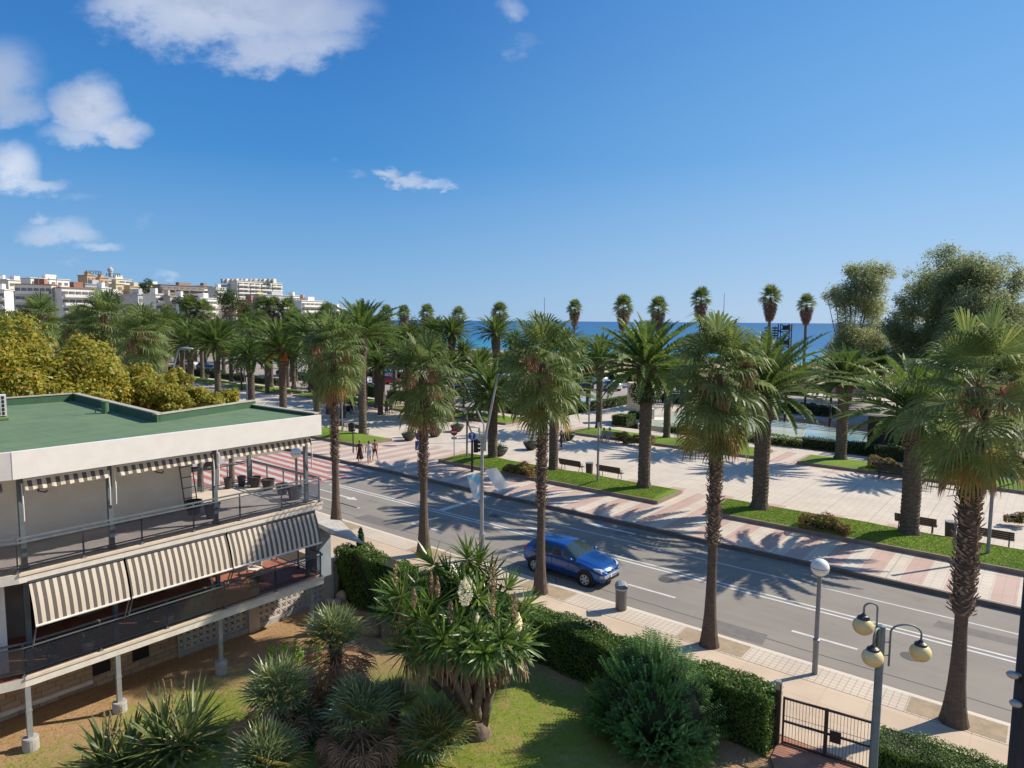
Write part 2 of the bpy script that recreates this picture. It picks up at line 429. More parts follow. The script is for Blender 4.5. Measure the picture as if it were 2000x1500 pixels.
slab('road', -420, 60, 22.3, 31.8, 0.0, asphalt)
slab('side_road', -49, -36, -40, 22.3, -0.004, asphalt)
slab('sidewalk', -36, 40, 17.75, 22.3, .12, sidepave)
slab('sidewalk', -300, -49, 14, 22.3, .12, sidepave)
slab('promenade', -420, 60, 31.8, 60.4, .2, paving)
slab('promenade_kerb', -420, 60, 31.62, 31.795, .205, mat('shaded_kerb', (.17, .14, .12), (.13, .105, .09), .85, 2))  # shade of the kerb face put into a darker brown
slab('sidewalk_kerb', -36, 40, 22.305, 22.42, .10, kerb_m)
slab('cross_path', -43.5, -36, 60.4, 80, .2, paving)
slab('car_park', -420, -54, 62.5, 106, .1, park_m)
slab('car_park', -54, -43.5, 82, 106, .1, park_m)
slab('car_park', -43.5, 30, 80, 106, .1, park_m)
slab('beach_walk', -420, 60, 106, 112, .25, paving)
b = MB(); b.quad((-420, 112, -.3), (60, 112, -.3), (60, 130, -.66), (-420, 130, -.66)); tag(b.build('beach', sand_m), kind='structure')
# garden ground, slightly rolling
b = MB(); nx, ny = 60, 50
def gz(x, y): u = min(1, max(0, (x+20.3)/6.5)); u = u*u*(3-2*u); return -.83 + .88*u + .05*sin(x*.7+1)*cos(y*.5) + .03*sin(x*1.9+y*1.3)
def gspot(px, py):
    z = -.6
    for _ in range(12): p = spot(px, py, z); z = gz(p.x, p.y)
    return Vector((p.x, p.y, z))
vs = [(-23.6+i*(29.6/nx), -8+j*(25.75/ny)) for j in range(ny+1) for i in range(nx+1)]
b.add([(x, y, gz(x, y)) for x, y in vs], [(j*(nx+1)+i, j*(nx+1)+i+1, (j+1)*(nx+1)+i+1, (j+1)*(nx+1)+i) for j in range(ny) for i in range(nx)])
tag(b.build('garden_ground', garden_m, smooth=True), kind='structure')
# brick path inside the gate
b = MB(); b.poly([(-5.1, 17.7), (-5.0, 16.6), (-4.2, 15.2), (-2.6, 14.2), (1.5, 13.2), (2.5, 15.0), (-1.6, 16.2), (-2.9, 17.7)], -.9, .125)
tag(b.build('brick_path', brickpath_m), kind='structure')
# markings
b = MB()
def band(x0, x1, y0, y1, z=.004): b.quad((x0, y0, z), (x1, y0, z), (x1, y1, z), (x0, y1, z))
for (xa, xb) in ((-37.5, 60),):
    band(xa, xb, 26.80, 26.92); band(xa, xb, 27.12, 27.24)
band(-420, -50, 26.95, 27.1)
for k in range(-6, 9):
    x0 = -20.15 + k*6.65
    if x0 < -36.5: continue
    band(x0, x0+2.15, 24.42, 24.55)
band(-37, -31.5, 24.42, 24.53); band(-37, -34.6, 25.58, 25.68)
band(-38, 60, 29.38, 29.47)
band(-27.6, -27.2, 27.3, 31.55)
for (x, y, s, L) in ((-33.6, 25.55, 1, 2.0), (-20.3, 28.0, -1, 4.0), (-18.6, 30.7, -1, 3.4)):
    b.quad((x, y-.09, .004), (x-s*L*.6, y-.09, .004), (x-s*L*.6, y+.09, .004), (x, y+.09, .004))
    b.tri((x+s*L*.4, y, .004), (x, y-.3, .004), (x, y+.3, .004))
tag(b.build('road_markings', road_white), kind='structure')
b = MB(); w = MB()
for k in range(12):
    y0 = 21.0 + k*.94 + 0.0
    for bb, q in ((b, 0), (w, .47)):
        ya = y0+q
        if ya+.47 > 31.75: continue
        bb.quad((-49.5, ya+.5, .0045), (-38.2, ya, .0045), (-38.2, ya+.47, .0045), (-49.5, ya+.97, .0045))
tag(b.build('crossing_stripes', zebra_red), kind='structure'); tag(w.build('crossing_stripes', zebra_pale), kind='structure')
# tree pits in the near sidewalk
b = MB()
for x in (-29.1, -22.4, -15.6, -8.6, -1.6, 5.4): b.box((x, 21.62, .118), (2.3, .95, .014))
tag(b.build('tree_pits', earth_m), kind='structure')
# raised lawn beds along the promenade
def bed(x0, x1, y0, y1, skew=0.0):
    k = MB(); z0, z1 = .1, .42
    P = [(x0, y0), (x1, y0), (x1-skew, y1), (x0+skew*.3, y1)]
    k.poly(P, z0, z1)
    o = k.build('bed_kerb', kerb_m); tag(o, kind='structure')
    m = MB(); nx = max(4, int((x1-x0)/.8)); ny = 8; vs = []
    for j in range(ny+1):
        for i in range(nx+1):
            u, v = i/nx, j/ny; x = x0+.12+(x1-x0-.24)*u; y = y0+.12+(y1-y0-.24)*v
            e = min(1, min(u*(x1-x0), (1-u)*(x1-x0))/1.2)*min(1, min(v, 1-v)*4)
            vs.append((x, y, .424+e*(.16+.10*sin(x*.75+1.2))))
    m.add(vs, [(j*(nx+1)+i, j*(nx+1)+i+1, (j+1)*(nx+1)+i+1, (j+1)*(nx+1)+i) for j in range(ny) for i in range(nx)])
    tag(m.build('lawn_bed', lawn_m, smooth=True), kind='structure')
for a in ((-15.0, 14, 35.9, 39.35), (-36.4, -18.0, 36.0, 39.35), (-60, -45.9, 35.9, 39.6), (-84, -62.5, 36, 39.6), (-108, -86, 36, 39.6),
          (-15.2, 14, 53.6, 57.2), (-36.3, -18.2, 53.4, 57.2), (-62.6, -44.3, 53.6, 57.6), (-83.5, -65, 54, 58.2), (-104, -86, 54, 58.2), (-130, -106, 54, 58.2)):
    bed(*a)
# the hill the town stands on
b = MB(); vs = []; NX, NY = 40, 14
def h_(D): return max(0, (D-260)/330)
for j in range(NY+1):
    for i in range(NX+1):
        D = 210 + 620*j/NY
        a = TH + radians(6.5+(34.0*i/NX))       # from slightly left of the view centre outwards
        x, y = -sin(a)*D, cos(a)*D
        hmax = 27*min(1, i/17)
        h = hmax*min(1, max(0, (D-260)/330)) - 1.3 + 1.0*sin(i*1.3+j)*min(1, h_(D)+.0)
        vs.append((x, y, h if j > 0 and i > 0 else -1.4))
b.add(vs, [(j*(NX+1)+i, (j+1)*(NX+1)+i, (j+1)*(NX+1)+i+1, j*(NX+1)+i+1) for j in range(NY) for i in range(NX)])
b.f = [tuple(reversed(f)) for f in b.f]
HILL = b.build('hillside', hill_m, smooth=True); tag(HILL, kind='structure')
def hillz(D, px):
    a = atan2(-(ray(px, 626).x), ray(px, 626).y); i = (degrees(a-TH)-6.5)/34*40
    hmax = 27*min(1, max(0, i/17)); return hmax*min(1, max(0, (D-260)/330)) - 1.3

for (x, y, r) in ((-12.5, 26.0, .33), (-24.3, 28.4, .33), (-3.2, 25.1, .33), (-30.2, 25.3, .33)):
    b = MB(); b.lathe([(r, .001), (r, .005), (r*.86, .0055), (0, .0055)], (x, y, 0), 22); tag(b.build('manhole_cover', mat('cast_iron', (.10, .095, .09), (.06, .055, .05), .6, 30)), kind='structure')
b = MB(); rd = random.Random(2)
for (x0, x1, y0, y1) in ((-17.5, -13.0, 30.1, 31.2), (-9.5, -7.3, 22.6, 23.6), (-30, -26.5, 23.0, 24.0), (-3, .5, 28.2, 28.9)): b.quad((x0, y0, .002), (x1, y0+.1, .002), (x1-.1, y1, .002), (x0+.1, y1, .002))
tag(b.build('road_patches', mat('patch_asphalt', (.17, .155, .14), (.14, .128, .115), .9, 3)), kind='structure')
# ------------------------------------------------------------------ the near apartment block
def m_roofgreen():
    m, t, b = newmat('roof_felt_green'); p = pos(t); x, y, z = sepxyz(t, p)
    n = nz(t, p, .45, 4); f = nz(t, p, 30, 4, .8); st = nz(t, combxyz(t, x*.5, y*4.0, 0.0), 1.0, 4)
    col = mixc(t, (n*.6+st*.45).smooth(.35, .7), (.125, .195, .098), (.100, .158, .082))
    col = mixc(t, f.smooth(.5, .75)*.35, col, (.17, .27, .14))
    seam = ((x*.97+y*.25+.3).mod(1.05)).lt(.035).mx((y*.97-x*.25+2.0).mod(4.3).lt(.03))
    col = mixc(t, seam*.65, col, (.03, .075, .035))
    pud = nz(t, p, .8, 5, .65).smooth(.55, .68)*.45
    col = mixc(t, pud, col, (.05, .10, .06))
    t.links.new(col, b.inputs['Base Color']); b.inputs['Roughness'].default_value = .85; return m
roofgreen = m_roofgreen()
stucco = mat('stucco', (.84, .78, .68), (.78, .72, .62), .8, 1.6, bump=.15, bscale=60)
fascia_m = mat('fascia_paint', (.74, .70, .66), (.69, .65, .61), .7, 2.5, bump=.05, bscale=30)
slabm = mat('slab_paint', (.72, .66, .58), (.62, .56, .49), .7, 4)
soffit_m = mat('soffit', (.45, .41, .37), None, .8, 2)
terr_floor = mat('terrace_floor', (.60, .50, .40), (.52, .43, .34), .8, 2)
red_tile = mat('terracotta_floor', (.36, .13, .08), (.30, .11, .07), .6, 5)
stonebase = None
def m_stone():
    m, t, b = newmat('stone_base'); p = pos(t); x, y, z = sepxyz(t, p)
    row = (z/.17).fl(); off = (row*.37).mod(1.0)*.6
    j = ((y+off).mod(.52).lt(.03)).mx(z.mod(.17).lt(.02))
    wn = t.nodes.new('ShaderNodeTexWhiteNoise'); t.links.new(combxyz(t, ((y+off)/.52).fl(), row, 0.0), wn.inputs[0])
    col = mixc(t, X(t, wn.outputs[0]), (.50, .37, .24), (.36, .25, .16))
    col = mixc(t, nz(t, p, 7, 4).smooth(.4, .8)*.4, col, (.24, .16, .10)); col = mixc(t, j*.7, col, (.14, .10, .07))
    t.links.new(col, b.inputs['Base Color']); b.inputs['Roughness'].default_value = .9; return m
stonebase = m_stone()
def m_glass(name, tint, tr):
    m, t, b = newmat(name)
    tb = t.nodes.new('ShaderNodeBsdfTransparent'); tb.inputs[0].default_value = (*tint, 1)
    gl = t.nodes.new('ShaderNodeBsdfGlossy'); gl.inputs['Roughness'].default_value = .03; gl.inputs[0].default_value = (.9, .95, 1, 1)
    df = t.nodes.new('ShaderNodeBsdfDiffuse'); df.inputs[0].default_value = (tint[0]*.25, tint[1]*.25, tint[2]*.3, 1)
    fr = t.nodes.new('ShaderNodeFresnel'); fr.inputs[0].default_value = 1.5
    m1 = t.nodes.new('ShaderNodeMixShader'); m1.inputs[0].default_value = tr; t.links.new(tb.outputs[0], m1.inputs[1]); t.links.new(df.outputs[0], m1.inputs[2])
    m2 = t.nodes.new('ShaderNodeMixShader'); t.links.new(fr.outputs[0], m2.inputs[0]); t.links.new(m1.outputs[0], m2.inputs[1]); t.links.new(gl.outputs[0], m2.inputs[2])
    t.links.new(m2.outputs[0], t.nodes['Material Output'].inputs[0]); return m
smoked = m_glass('smoked_glass', (.70, .73, .80), .09)
window_glass = mat('window_glass', (.02, .025, .03), None, .06, 3, spec=.8)
def m_awning(name, period, axis=1, off=0.0):
    m, t, b = newmat(name); p = pos(t); x, y, z = sepxyz(t, p); a = (x, y, z)[axis]
    f = (a+off).mod(period).lt(period*.5)
    col = mixc(t, f, (.66, .57, .46), (.13, .11, .095)); col = mixc(t, nz(t, p, 6, 4).smooth(.5, .8)*.15, col, (.3, .27, .24))
    t.links.new(col, b.inputs['Base Color']); b.inputs['Roughness'].default_value = .9
    tr = t.nodes.new('ShaderNodeBsdfTranslucent'); t.links.new(col, tr.inputs[0]); mx = t.nodes.new('ShaderNodeMixShader'); mx.inputs[0].default_value = .15
    t.links.new(b.outputs[0], mx.inputs[1]); t.links.new(tr.outputs[0], mx.inputs[2]); t.links.new(mx.outputs[0], t.nodes['Material Output'].inputs[0]); return m
awn_cloth = m_awning('awning_cloth', .192); val_cloth = m_awning('valance_cloth', .22, off=.05)

BX = -21.2; Y0 = 5.30; Y1 = 14.85
WD = Vector((-sin(radians(15.5)), -cos(radians(15.5)), 0))      # the wing turns away from here
W0p = Vector((BX, Y0, 0)); WN = Vector((-cos(radians(15.5)), sin(radians(15.5)), 0))   # inward normal of the wing
bld = thing('apartment_block', 'low white apartment block with green flat roof, two balcony floors and striped awnings', 'building')
def wing(d, inset=0.0): return W0p + WD*d + WN*inset
def outline(back, ins=0.0):
    e = wing(9, ins); f = wing(9, 12)
    return e, f
# roof slab and fascia
rp = [(BX, Y1), (-25.5, 14.65), (-24.25, 10.35), (-33.2, 10.75), (-33.3, 5.5), tuple(wing(9, 12))[:2], tuple(wing(9))[:2], (BX, Y0)]
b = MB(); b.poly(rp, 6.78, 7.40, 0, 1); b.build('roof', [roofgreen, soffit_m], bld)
def strip(b, pts, t, z0, z1, mi=0, side=1):
    for i in range(len(pts)-1):
        p, q = Vector((*pts[i][:2], 0)), Vector((*pts[i+1][:2], 0)); d = (q-p); L = d.length; d.normalize()
        n = Vector((-d.y, d.x, 0))*side
        c = (p+q)/2 + n*t/2; ang = atan2(d.y, d.x)
        b.box((c.x, c.y, (z0+z1)/2), (L-.004*i, t, z1-z0), ang, mi)
b = MB(); strip(b, [tuple(wing(9, -.02)), (BX+.012, Y0)], .14, 6.73, 7.46, 0, 1); strip(b, [(BX+.02, Y0+.0), (BX+.02, Y1+.02)], .16, 6.732, 7.463, 0, 1)
b.build('fascia', fascia_m, bld)
b = MB(); strip(b, [(BX-.16, Y1), (-25.5, 14.66)], .2, 7.0, 7.55, 1, 1)
b2 = MB()
segs = [((-21.45, 14.80), (-25.5, 14.62)), ((-25.5, 14.62), (-24.25, 10.32)), ((-24.25, 10.32), (-33.2, 10.72)), ((-33.2, 10.72), (-33.3, 4.0))]
hs_ = [(7.50), (7.66), (7.70), (7.70)]
for (p, q), hh in zip(segs, hs_):
    d = Vector((q[0]-p[0], q[1]-p[1], 0)); L = d.length; ang = atan2(d.y, d.x); c = ((p[0]+q[0])/2, (p[1]+q[1])/2)
    b2.box((c[0], c[1], (6.8+hh)/2), (L+.16, .16, hh-6.8), ang, 0); b2.box((c[0], c[1], hh+.02), (L+.2, .22, .04), ang, 1)
b2.build('parapet', [mat('parapet_felt', (.045, .11, .06), (.035, .09, .05), .8, 3), mat('coping', (.44, .41, .33), (.36, .33, .26), .8, 3)], bld)
b = MB(); b.lathe([(.12, 0), (.12, .42), (.13, .43), (.13, .46), (.0, .46)], (-27.9, 10.0, 7.40), 14)
b.tube([(-28.3, 9.8, 7.4), (-28.3, 9.8, 7.52), (-28.2, 9.9, 7.56), (-28.1, 9.95, 7.5), (-28.1, 9.95, 7.4)], .025, 6)
b.build('vent_pipe', mat('vent_green', (.07, .16, .08), None, .7, 4), bld)
# air conditioner on the roof (top left edge of the picture)
ac = thing('air_conditioner', 'white air conditioning unit with black grille on the green roof', 'air conditioner', (-29.1, 6.75, 7.42), radians(-12))
b = MB(); b.box((0, 0, .03), (1.1, 1.0, .06)); b.build('base_pad', mat('pad', (.15, .22, .08), None, .8, 3), ac)
b = MB(); b.box((0, 0, .47), (.40, .92, .74)); b.build('casing', white_paint, ac)
b = MB()
for j in range(5):
    for i in range(7): b.box((.203, -.36+i*.12, .19+j*.14), (.01, .075, .11))
b.build('grille', black, ac)
# floor slabs
def slabpoly(z0, z1, name, ext=0.0):
    b = MB(); P = [(BX, Y1), (-26.2, Y1), (-26.2, 11.3), (-33, 10.6), (-33, 2), tuple(wing(9, 9))[:2], tuple(wing(9))[:2], (BX, Y0)]
    b.poly(P, z0, z1, 1, 0)
    b.span(BX-.20, BX+.03, Y0, Y1+.03, z1-.06, z1+.012, 2)
    o = b.build(name, [slabm, terr_floor if z1 > 2 else red_tile, mat('coping_stone', (.66, .55, .43), (.58, .47, .36), .8, 5)], bld); return o
slabpoly(1.0, 1.27, 'lower_slab'); slabpoly(3.9, 4.16, 'upper_slab')
b = MB(); b.span(-26.2, -21.3, 11.2, 14.8, 4.155, 4.168); b.build('terrace_tiles', terr_floor, bld)
# back walls of the terraces (white, the lower one darkened), their openings
b = MB()
b.span(-24.6, -24.3, 4.0, 11.45, 4.163, 6.78); q = wing(4.5, 3.1); b.box((q.x-.05, q.y, 5.47), (9, .3, 2.614), atan2(WD.y, WD.x))
b.span(-31, -24.6, 10.2, 10.5, 4.163, 6.78)
b.build('upper_wall', stucco, bld)
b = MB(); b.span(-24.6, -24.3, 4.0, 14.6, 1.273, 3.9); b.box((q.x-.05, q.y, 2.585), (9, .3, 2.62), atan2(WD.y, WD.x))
b.build('lower_wall', mat('shaded_stucco', (.30, .28, .26), (.22, .2, .19), .8, 2), bld)  # stucco colour darkened to stand for shade inside the lower terrace
for yy in (6.7, 10.2):                                  # dark wall hooks
    k = MB(); k.tube([(-24.28, yy, 6.0), (-24.25, yy, 5.65), (-24.16, yy+.16, 5.6), (-24.12, yy+.2, 5.66)], .022, 6); k.build('wall_hook', black, bld)
for yy in (6.6, 9.4, 12.2):                             # sliding doors of the lower flat
    k = MB(); k.span(-24.3, -24.27, yy-.95, yy+.95, 1.3, 3.4); d = k.build('glass_door', window_glass, bld)
    k = MB()
    for e in (-.97, 0, .97): k.span(-24.29, -24.23, yy+e-.03, yy+e+.03, 1.3, 3.45)
    k.span(-24.29, -24.232, yy-1, yy+1, 3.40, 3.46); k.build('frame', grey_metal, d)
# columns
colm = mat('column_steel', (.13, .155, .17), (.10, .12, .13), .5, 4)
for (x, y) in ((-21.62, 5.55), (-21.62, 7.75), (-21.62, 10.95), (-21.62, 14.45), (-25.8, 14.55)):
    k = MB(); k.box((x, y, 5.45), (.13, .13, 2.6)); k.box((x, y, 4.2), (.2, .2, .06)); k.build('column', colm, bld)
    if x > -25:
        k = MB(); k.box((x, y, 2.6), (.12, .12, 2.6)); k.build('column', colm, bld)
q = wing(3.2, .42); k = MB(); k.box((q.x, q.y, 5.45), (.13, .13, 2.6)); k.build('column', colm, bld)
for y in (5.35, 7.62, 10.78, 14.35):                    # slender posts on concrete feet under the balcony
    k = MB(); k.box((-21.27, y, .25), (.11, .13, 1.5)); k.box((-21.27, y, .3), (.13, .15, .06)); o = k.build('post', mid_metal, bld)
    k = MB(); k.lathe([(.20, -1.0), (.20, -.5), (.185, -.46), (0, -.46)], (-21.27, y, 0), 18); k.build('footing', concrete, o)
# base walls
b = MB(); b.span(-23.7, -23.4, 1.0, 10.3, -1.2, 1.0)
b.build('base_wall', stonebase, bld)
b = MB(); b.span(-23.41, -23.28, 1.0, 7.6, -.62, -.5); b.build('plinth_ledge', slabm, bld)
for y in (7.9, 9.1):
    k = MB(); k.span(-23.42, -23.385, y-.26, y+.26, -.45, -.05); k.build('cellar_window', black, bld)
# upper railing with smoked glass
def railing(pts, z, top=.95, glass=True, name='railing', low=True, posts=1.9, lean=0.0):
    b = MB(); g = MB()
    for i in range(len(pts)-1):
        p, q = Vector((*pts[i], 0)), Vector((*pts[i+1], 0)); d = q-p; L = d.length; dn = d.normalized(); ang = atan2(dn.y, dn.x); c = (p+q)/2
        n = Vector((dn.y, -dn.x, 0))
        b.box((c.x, c.y, z+top), (L+.04, .05, .045), ang); b.box((c.x+n.x*.09, c.y+n.y*.09, z+top-.09), (L+.04, .04, .035), ang)
        b.box((c.x, c.y, z+.14), (L, .03, .035), ang)
        if low: b.box((c.x, c.y, z+.22), (L, .02, .02), ang)
        m = max(1, round(L/posts))
        for k in range(m+1):
            r = p+d*(k/m); b.box((r.x, r.y, z+top/2), (.035, .045, top), ang); b.box((r.x, r.y, z+.03), (.10, .08, .06), ang)
        if glass: g.box((c.x+n.x*.05, c.y+n.y*.05, z+.14+(top-.27)/2), (L-.05, .012, top-.27), ang)
    o = b.build(name, colm, bld)
    if glass: g.build('glass_panel', smoked, o)
    return o
railing([tuple(wing(7, .08))[:2], (BX-.06, Y0)], 4.16); railing([(BX-.06, Y0), (BX-.06, Y1-.08)], 4.16, posts=1.6)
railing([(BX-.06, Y1-.08), (-26.0, Y1-.08)], 4.16, glass=False, posts=1.15); railing([(-26.0, Y1-.08), (-26.0, 11.6)], 4.16, glass=False, posts=1.2)
railing([tuple(wing(7, .08))[:2], (BX-.06, Y0)], 1.27); railing([(BX-.06, Y0), (BX-.06, Y1-.08)], 1.27, posts=1.9)
railing([(BX-.06, Y1-.08), (-24.2, Y1-.08)], 1.27, glass=False)
# striped lower awnings: sloping cloth, arms
for (ya, yb) in ((5.5, 7.86), (7.92, 11.02), (11.08, 14.5)):
    k = MB(); N_ = 10; xt, zt, xb, zb = BX+.05, 3.86, BX+.42, 2.78
    rows = [(xt+(xb-xt)*i/N_+.05*sin(pi*i/N_), zt+(zb-zt)*i/N_) for i in range(N_+1)]
    for i in range(N_):
        for j in range(12):
            y0, y1 = ya+(yb-ya)*j/12, ya+(yb-ya)*(j+1)/12
            k.quad((rows[i][0], y0, rows[i][1]), (rows[i+1][0], y0, rows[i+1][1]), (rows[i+1][0], y1, rows[i+1][1]), (rows[i][0], y1, rows[i][1]))
    o = k.build('awning', awn_cloth, bld, smooth=True)
    k = MB(); k.tube([(xb, ya, zb), (xb, yb, zb)], .035, 8); k.build('front_bar', slabm, o)
    for y in (ya+.02, yb-.02):
        k = MB(); k.tube([(xb, y, zb), (BX-.05, y, 2.0)], .022, 6); k.build('arm', colm, o)
    k = MB(); k.tube([(xt-.03, ya, zt+.02), (xt-.03, yb, zt+.02)], .05, 8); k.build('roller', dark_metal, o)
# upper rolled awnings: short valance
for (ya, yb) in ((5.6, 7.65), (7.9, 10.8), (11.05, 14.55)):
    k = MB(); M_ = 24
    for j in range(M_):
        y0, y1 = ya+(yb-ya)*j/M_, ya+(yb-ya)*(j+1)/M_; dz = .025*abs(sin(j*.9)); dz2 = .025*abs(sin((j+1)*.9)); w0 = .02*sin(j*1.7); w1 = .02*sin((j+1)*1.7)
        k.quad((BX-.25, y0, 6.62), (BX-.12+w0, y0, 6.38-dz), (BX-.12+w1, y1, 6.38-dz2), (BX-.25, y1, 6.62))
    o = k.build('awning', val_cloth, bld)
    k = MB(); k.tube([(BX-.28, ya, 6.64), (BX-.28, yb, 6.64)], .05, 8); k.build('roller', white_paint, o)
    for y in (ya-.05, yb+.04):
        k = MB(); k.tube([(BX-.25, y, 6.55), (BX-.2, y, 6.0), (BX-.28, y+.02, 5.5)], .02, 6); k.build('arm', white_paint, o)
q0 = wing(.25, .2); q1 = wing(2.8, .2)
k = MB(); k.quad(q0+Vector((0, 0, 6.62)), q1+Vector((0, 0, 6.62)), q1+Vector((.1, 0, 6.38)), q0+Vector((.1, 0, 6.38))); k.build('awning', val_cloth, bld)
# white louvred shutter on the wing, lower floor
q = wing(1.2, .55); k = MB(); k.box((q.x, q.y, 2.55), (1.7, .06, 2.5), atan2(WD.y, WD.x))
for i in range(22): k.box((q.x+.03, q.y, 1.5+i*.1), (1.5, .05, .03), atan2(WD.y, WD.x), 0)
k.build('louvred_shutter', white_paint, bld)
# corner end of the lower flat: glazed box and blue grey column towards the street
k = MB(); k.span(-22.5, -21.75, 14.95, 15.6, 1.0, 2.9); k.build('meter_cabinet', mat('cabinet_paint', (.30, .34, .38), None, .6, 2), bld)
k = MB(); k.add([(-22.6, 14.95, 3.25), (-21.1, 15.0, 2.92), (-19.4, 15.35, 2.80), (-21.9, 16.2, 2.96), (-22.6, 14.95, 3.30), (-21.1, 15.0, 2.97), (-19.4, 15.35, 2.83), (-21.9, 16.2, 3.01)],
    [(3, 2, 1, 0), (4, 5, 6, 7), (0, 1, 5, 4), (1, 2, 6, 5), (2, 3, 7, 6), (3, 0, 4, 7)]); k.build('entrance_canopy', concrete, bld)
k = MB(); k.span(-26, -23.4, 14.85, 17.4, -1, .16); k.build('entrance_step', sidepave, bld)
# ladder, satellite dish
dish = MB(); dish.lathe([(0, 0), (.16, .02), (.28, .08), (.27, .085), (.15, .03), (0, .01)], (0, 0, 0), 20)
o = dish.build('dish', white_paint, bld, loc=(-25.3, 11.75, 5.35), rot=(radians(70), 0, radians(20)))
k = MB(); k.tube([(-25.3, 11.8, 4.2), (-25.3, 11.8, 5.4)], .025, 6); k.build('dish_mast', colm, bld)
lad = thing('ladder', 'thin metal ladder leaning on the upper terrace wall end', 'ladder', (-24.1, 11.3, 4.18))
k = MB()
for yy in (-.2, .25): k.tube([(0, yy, 0), (-.25, yy-.15, 2.5)], .02, 6)
k.build('rails', dark_metal, lad)
for i in range(6): z = .35+i*.38; k = MB(); k.tube([(-.1*z, -.2-.06*z, z), (-.1*z, .25-.06*z, z)], .014, 6); k.build('rung', dark_metal, lad)
# pots on the upper terrace
potm = mat('pot_plastic', (.045, .045, .05), None, .6, 5); soil = mat('soil', (.06, .045, .03), None, .95, 10)
def pot(x, y, z, r, h, label, grp='dark pots on the upper terrace'):
    t = thing('plant_pot', label, 'plant pot', (x, y, z), 0, grp)
    k = MB(); k.lathe([(r*.68, 0), (r*.98, h*.9), (r*1.05, h*.9), (r*1.05, h), (r*.92, h), (r*.9, h*.86), (0, h*.86)], n=18); k.build('body', potm, t)
    k = MB(); k.lathe([(0, h*.86), (r*.9, h*.865), (0, h*.875)], n=14); k.build('soil', soil, t); return t
for (x, y, r, h, l) in ((-22.35, 11.2, .27, .5, 'large dark pot by the middle column just behind the glass railing'),
    (-23.25, 11.0, .27, .48, 'large dark pot in the shade at the end of the white terrace wall'),
    (-25.75, 13.6, .17, .45, 'slim dark pot first from the left in the row at the far railing'), (-25.7, 14.15, .17, .42, 'slim dark pot second from the left at the far railing'),
    (-25.2, 14.45, .24, .42, 'wide dark pot beside the far corner column'), (-24.3, 14.5, .26, .45, 'wide dark pot right of the far corner column'),
    (-23.3, 14.5, .24, .42, 'dark pot in the middle of the street side railing'), (-22.3, 14.4, .28, .5, 'dark pot nearest the glass corner of the terrace')):
    pot(x, y, 4.17, r, h, l)
# lower terrace furniture: table and two chairs, potted plants behind the glass
t = thing('table', 'small pale table standing on the terracotta lower terrace', 'table', (-22.7, 12.2, 1.27))
k = MB(); k.lathe([(0, .70), (.42, .70), (.42, .73), (0, .73)], n=24); k.build('top', white_paint, t)
for i in range(3):
    k = MB(); a = i*2.1; k.tube([(.1*cos(a), .1*sin(a), .7), (.3*cos(a), .3*sin(a), 0)], .02, 6); k.build('leg', mid_metal, t)
def chair(x, y, rz, label):
    t = thing('chair', label, 'chair', (x, y, 1.27), rz, 'chairs on the lower terrace')
    k = MB(); k.box((0, 0, .44), (.42, .42, .03)); k.build('seat', white_paint, t)
    k = MB(); k.box((-.2, 0, .68), (.03, .4, .32), ry=radians(-8)); k.build('backrest', white_paint, t)
    for sx in (-1, 1):
        for sy in (-1, 1): k = MB(); k.tube([(sx*.17, sy*.17, .43), (sx*.22, sy*.2, 0)], .016, 6); k.build('leg', mid_metal, t)
chair(-22.3, 11.3, radians(60), 'pale chair left of the terrace table'); chair(-22.9, 13.0, radians(-70), 'pale chair right of the terrace table')
potleaf = leafmat('pot_foliage', (.02, .06, .015), (.06, .13, .03))
rg = np.random.default_rng(5)
for i, (y, r, w) in enumerate(((6.1, .28, 'red edged'), (7.0, .3, 'leafy'), (8.6, .34, 'bushy'), (9.3, .26, 'low'), (10.3, .3, 'broad'), (12.3, .25, 'small'))):
    t = thing('potted_plant', 'green %s potted plant behind the lower glass, %s from the left' % (w, ('first', 'second', 'third', 'fourth', 'fifth', 'sixth')[i]), 'plant', (-21.65, y, 1.27), 0, 'potted plants behind the lower balcony glass')
    k = MB(); k.lathe([(.13, 0), (.18, .26), (.19, .28), (0, .27)], n=14); k.build('pot', mat('clay', (.5, .48, .45), None, .7, 4) if i % 2 else potm, t)
    P = rg.normal(0, .45, (260, 3))*(r, r, r*.8)+(0, 0, .5); leafcloud('foliage', P, P-np.array((0, 0, .3)), .10, potleaf, t, seed=i)
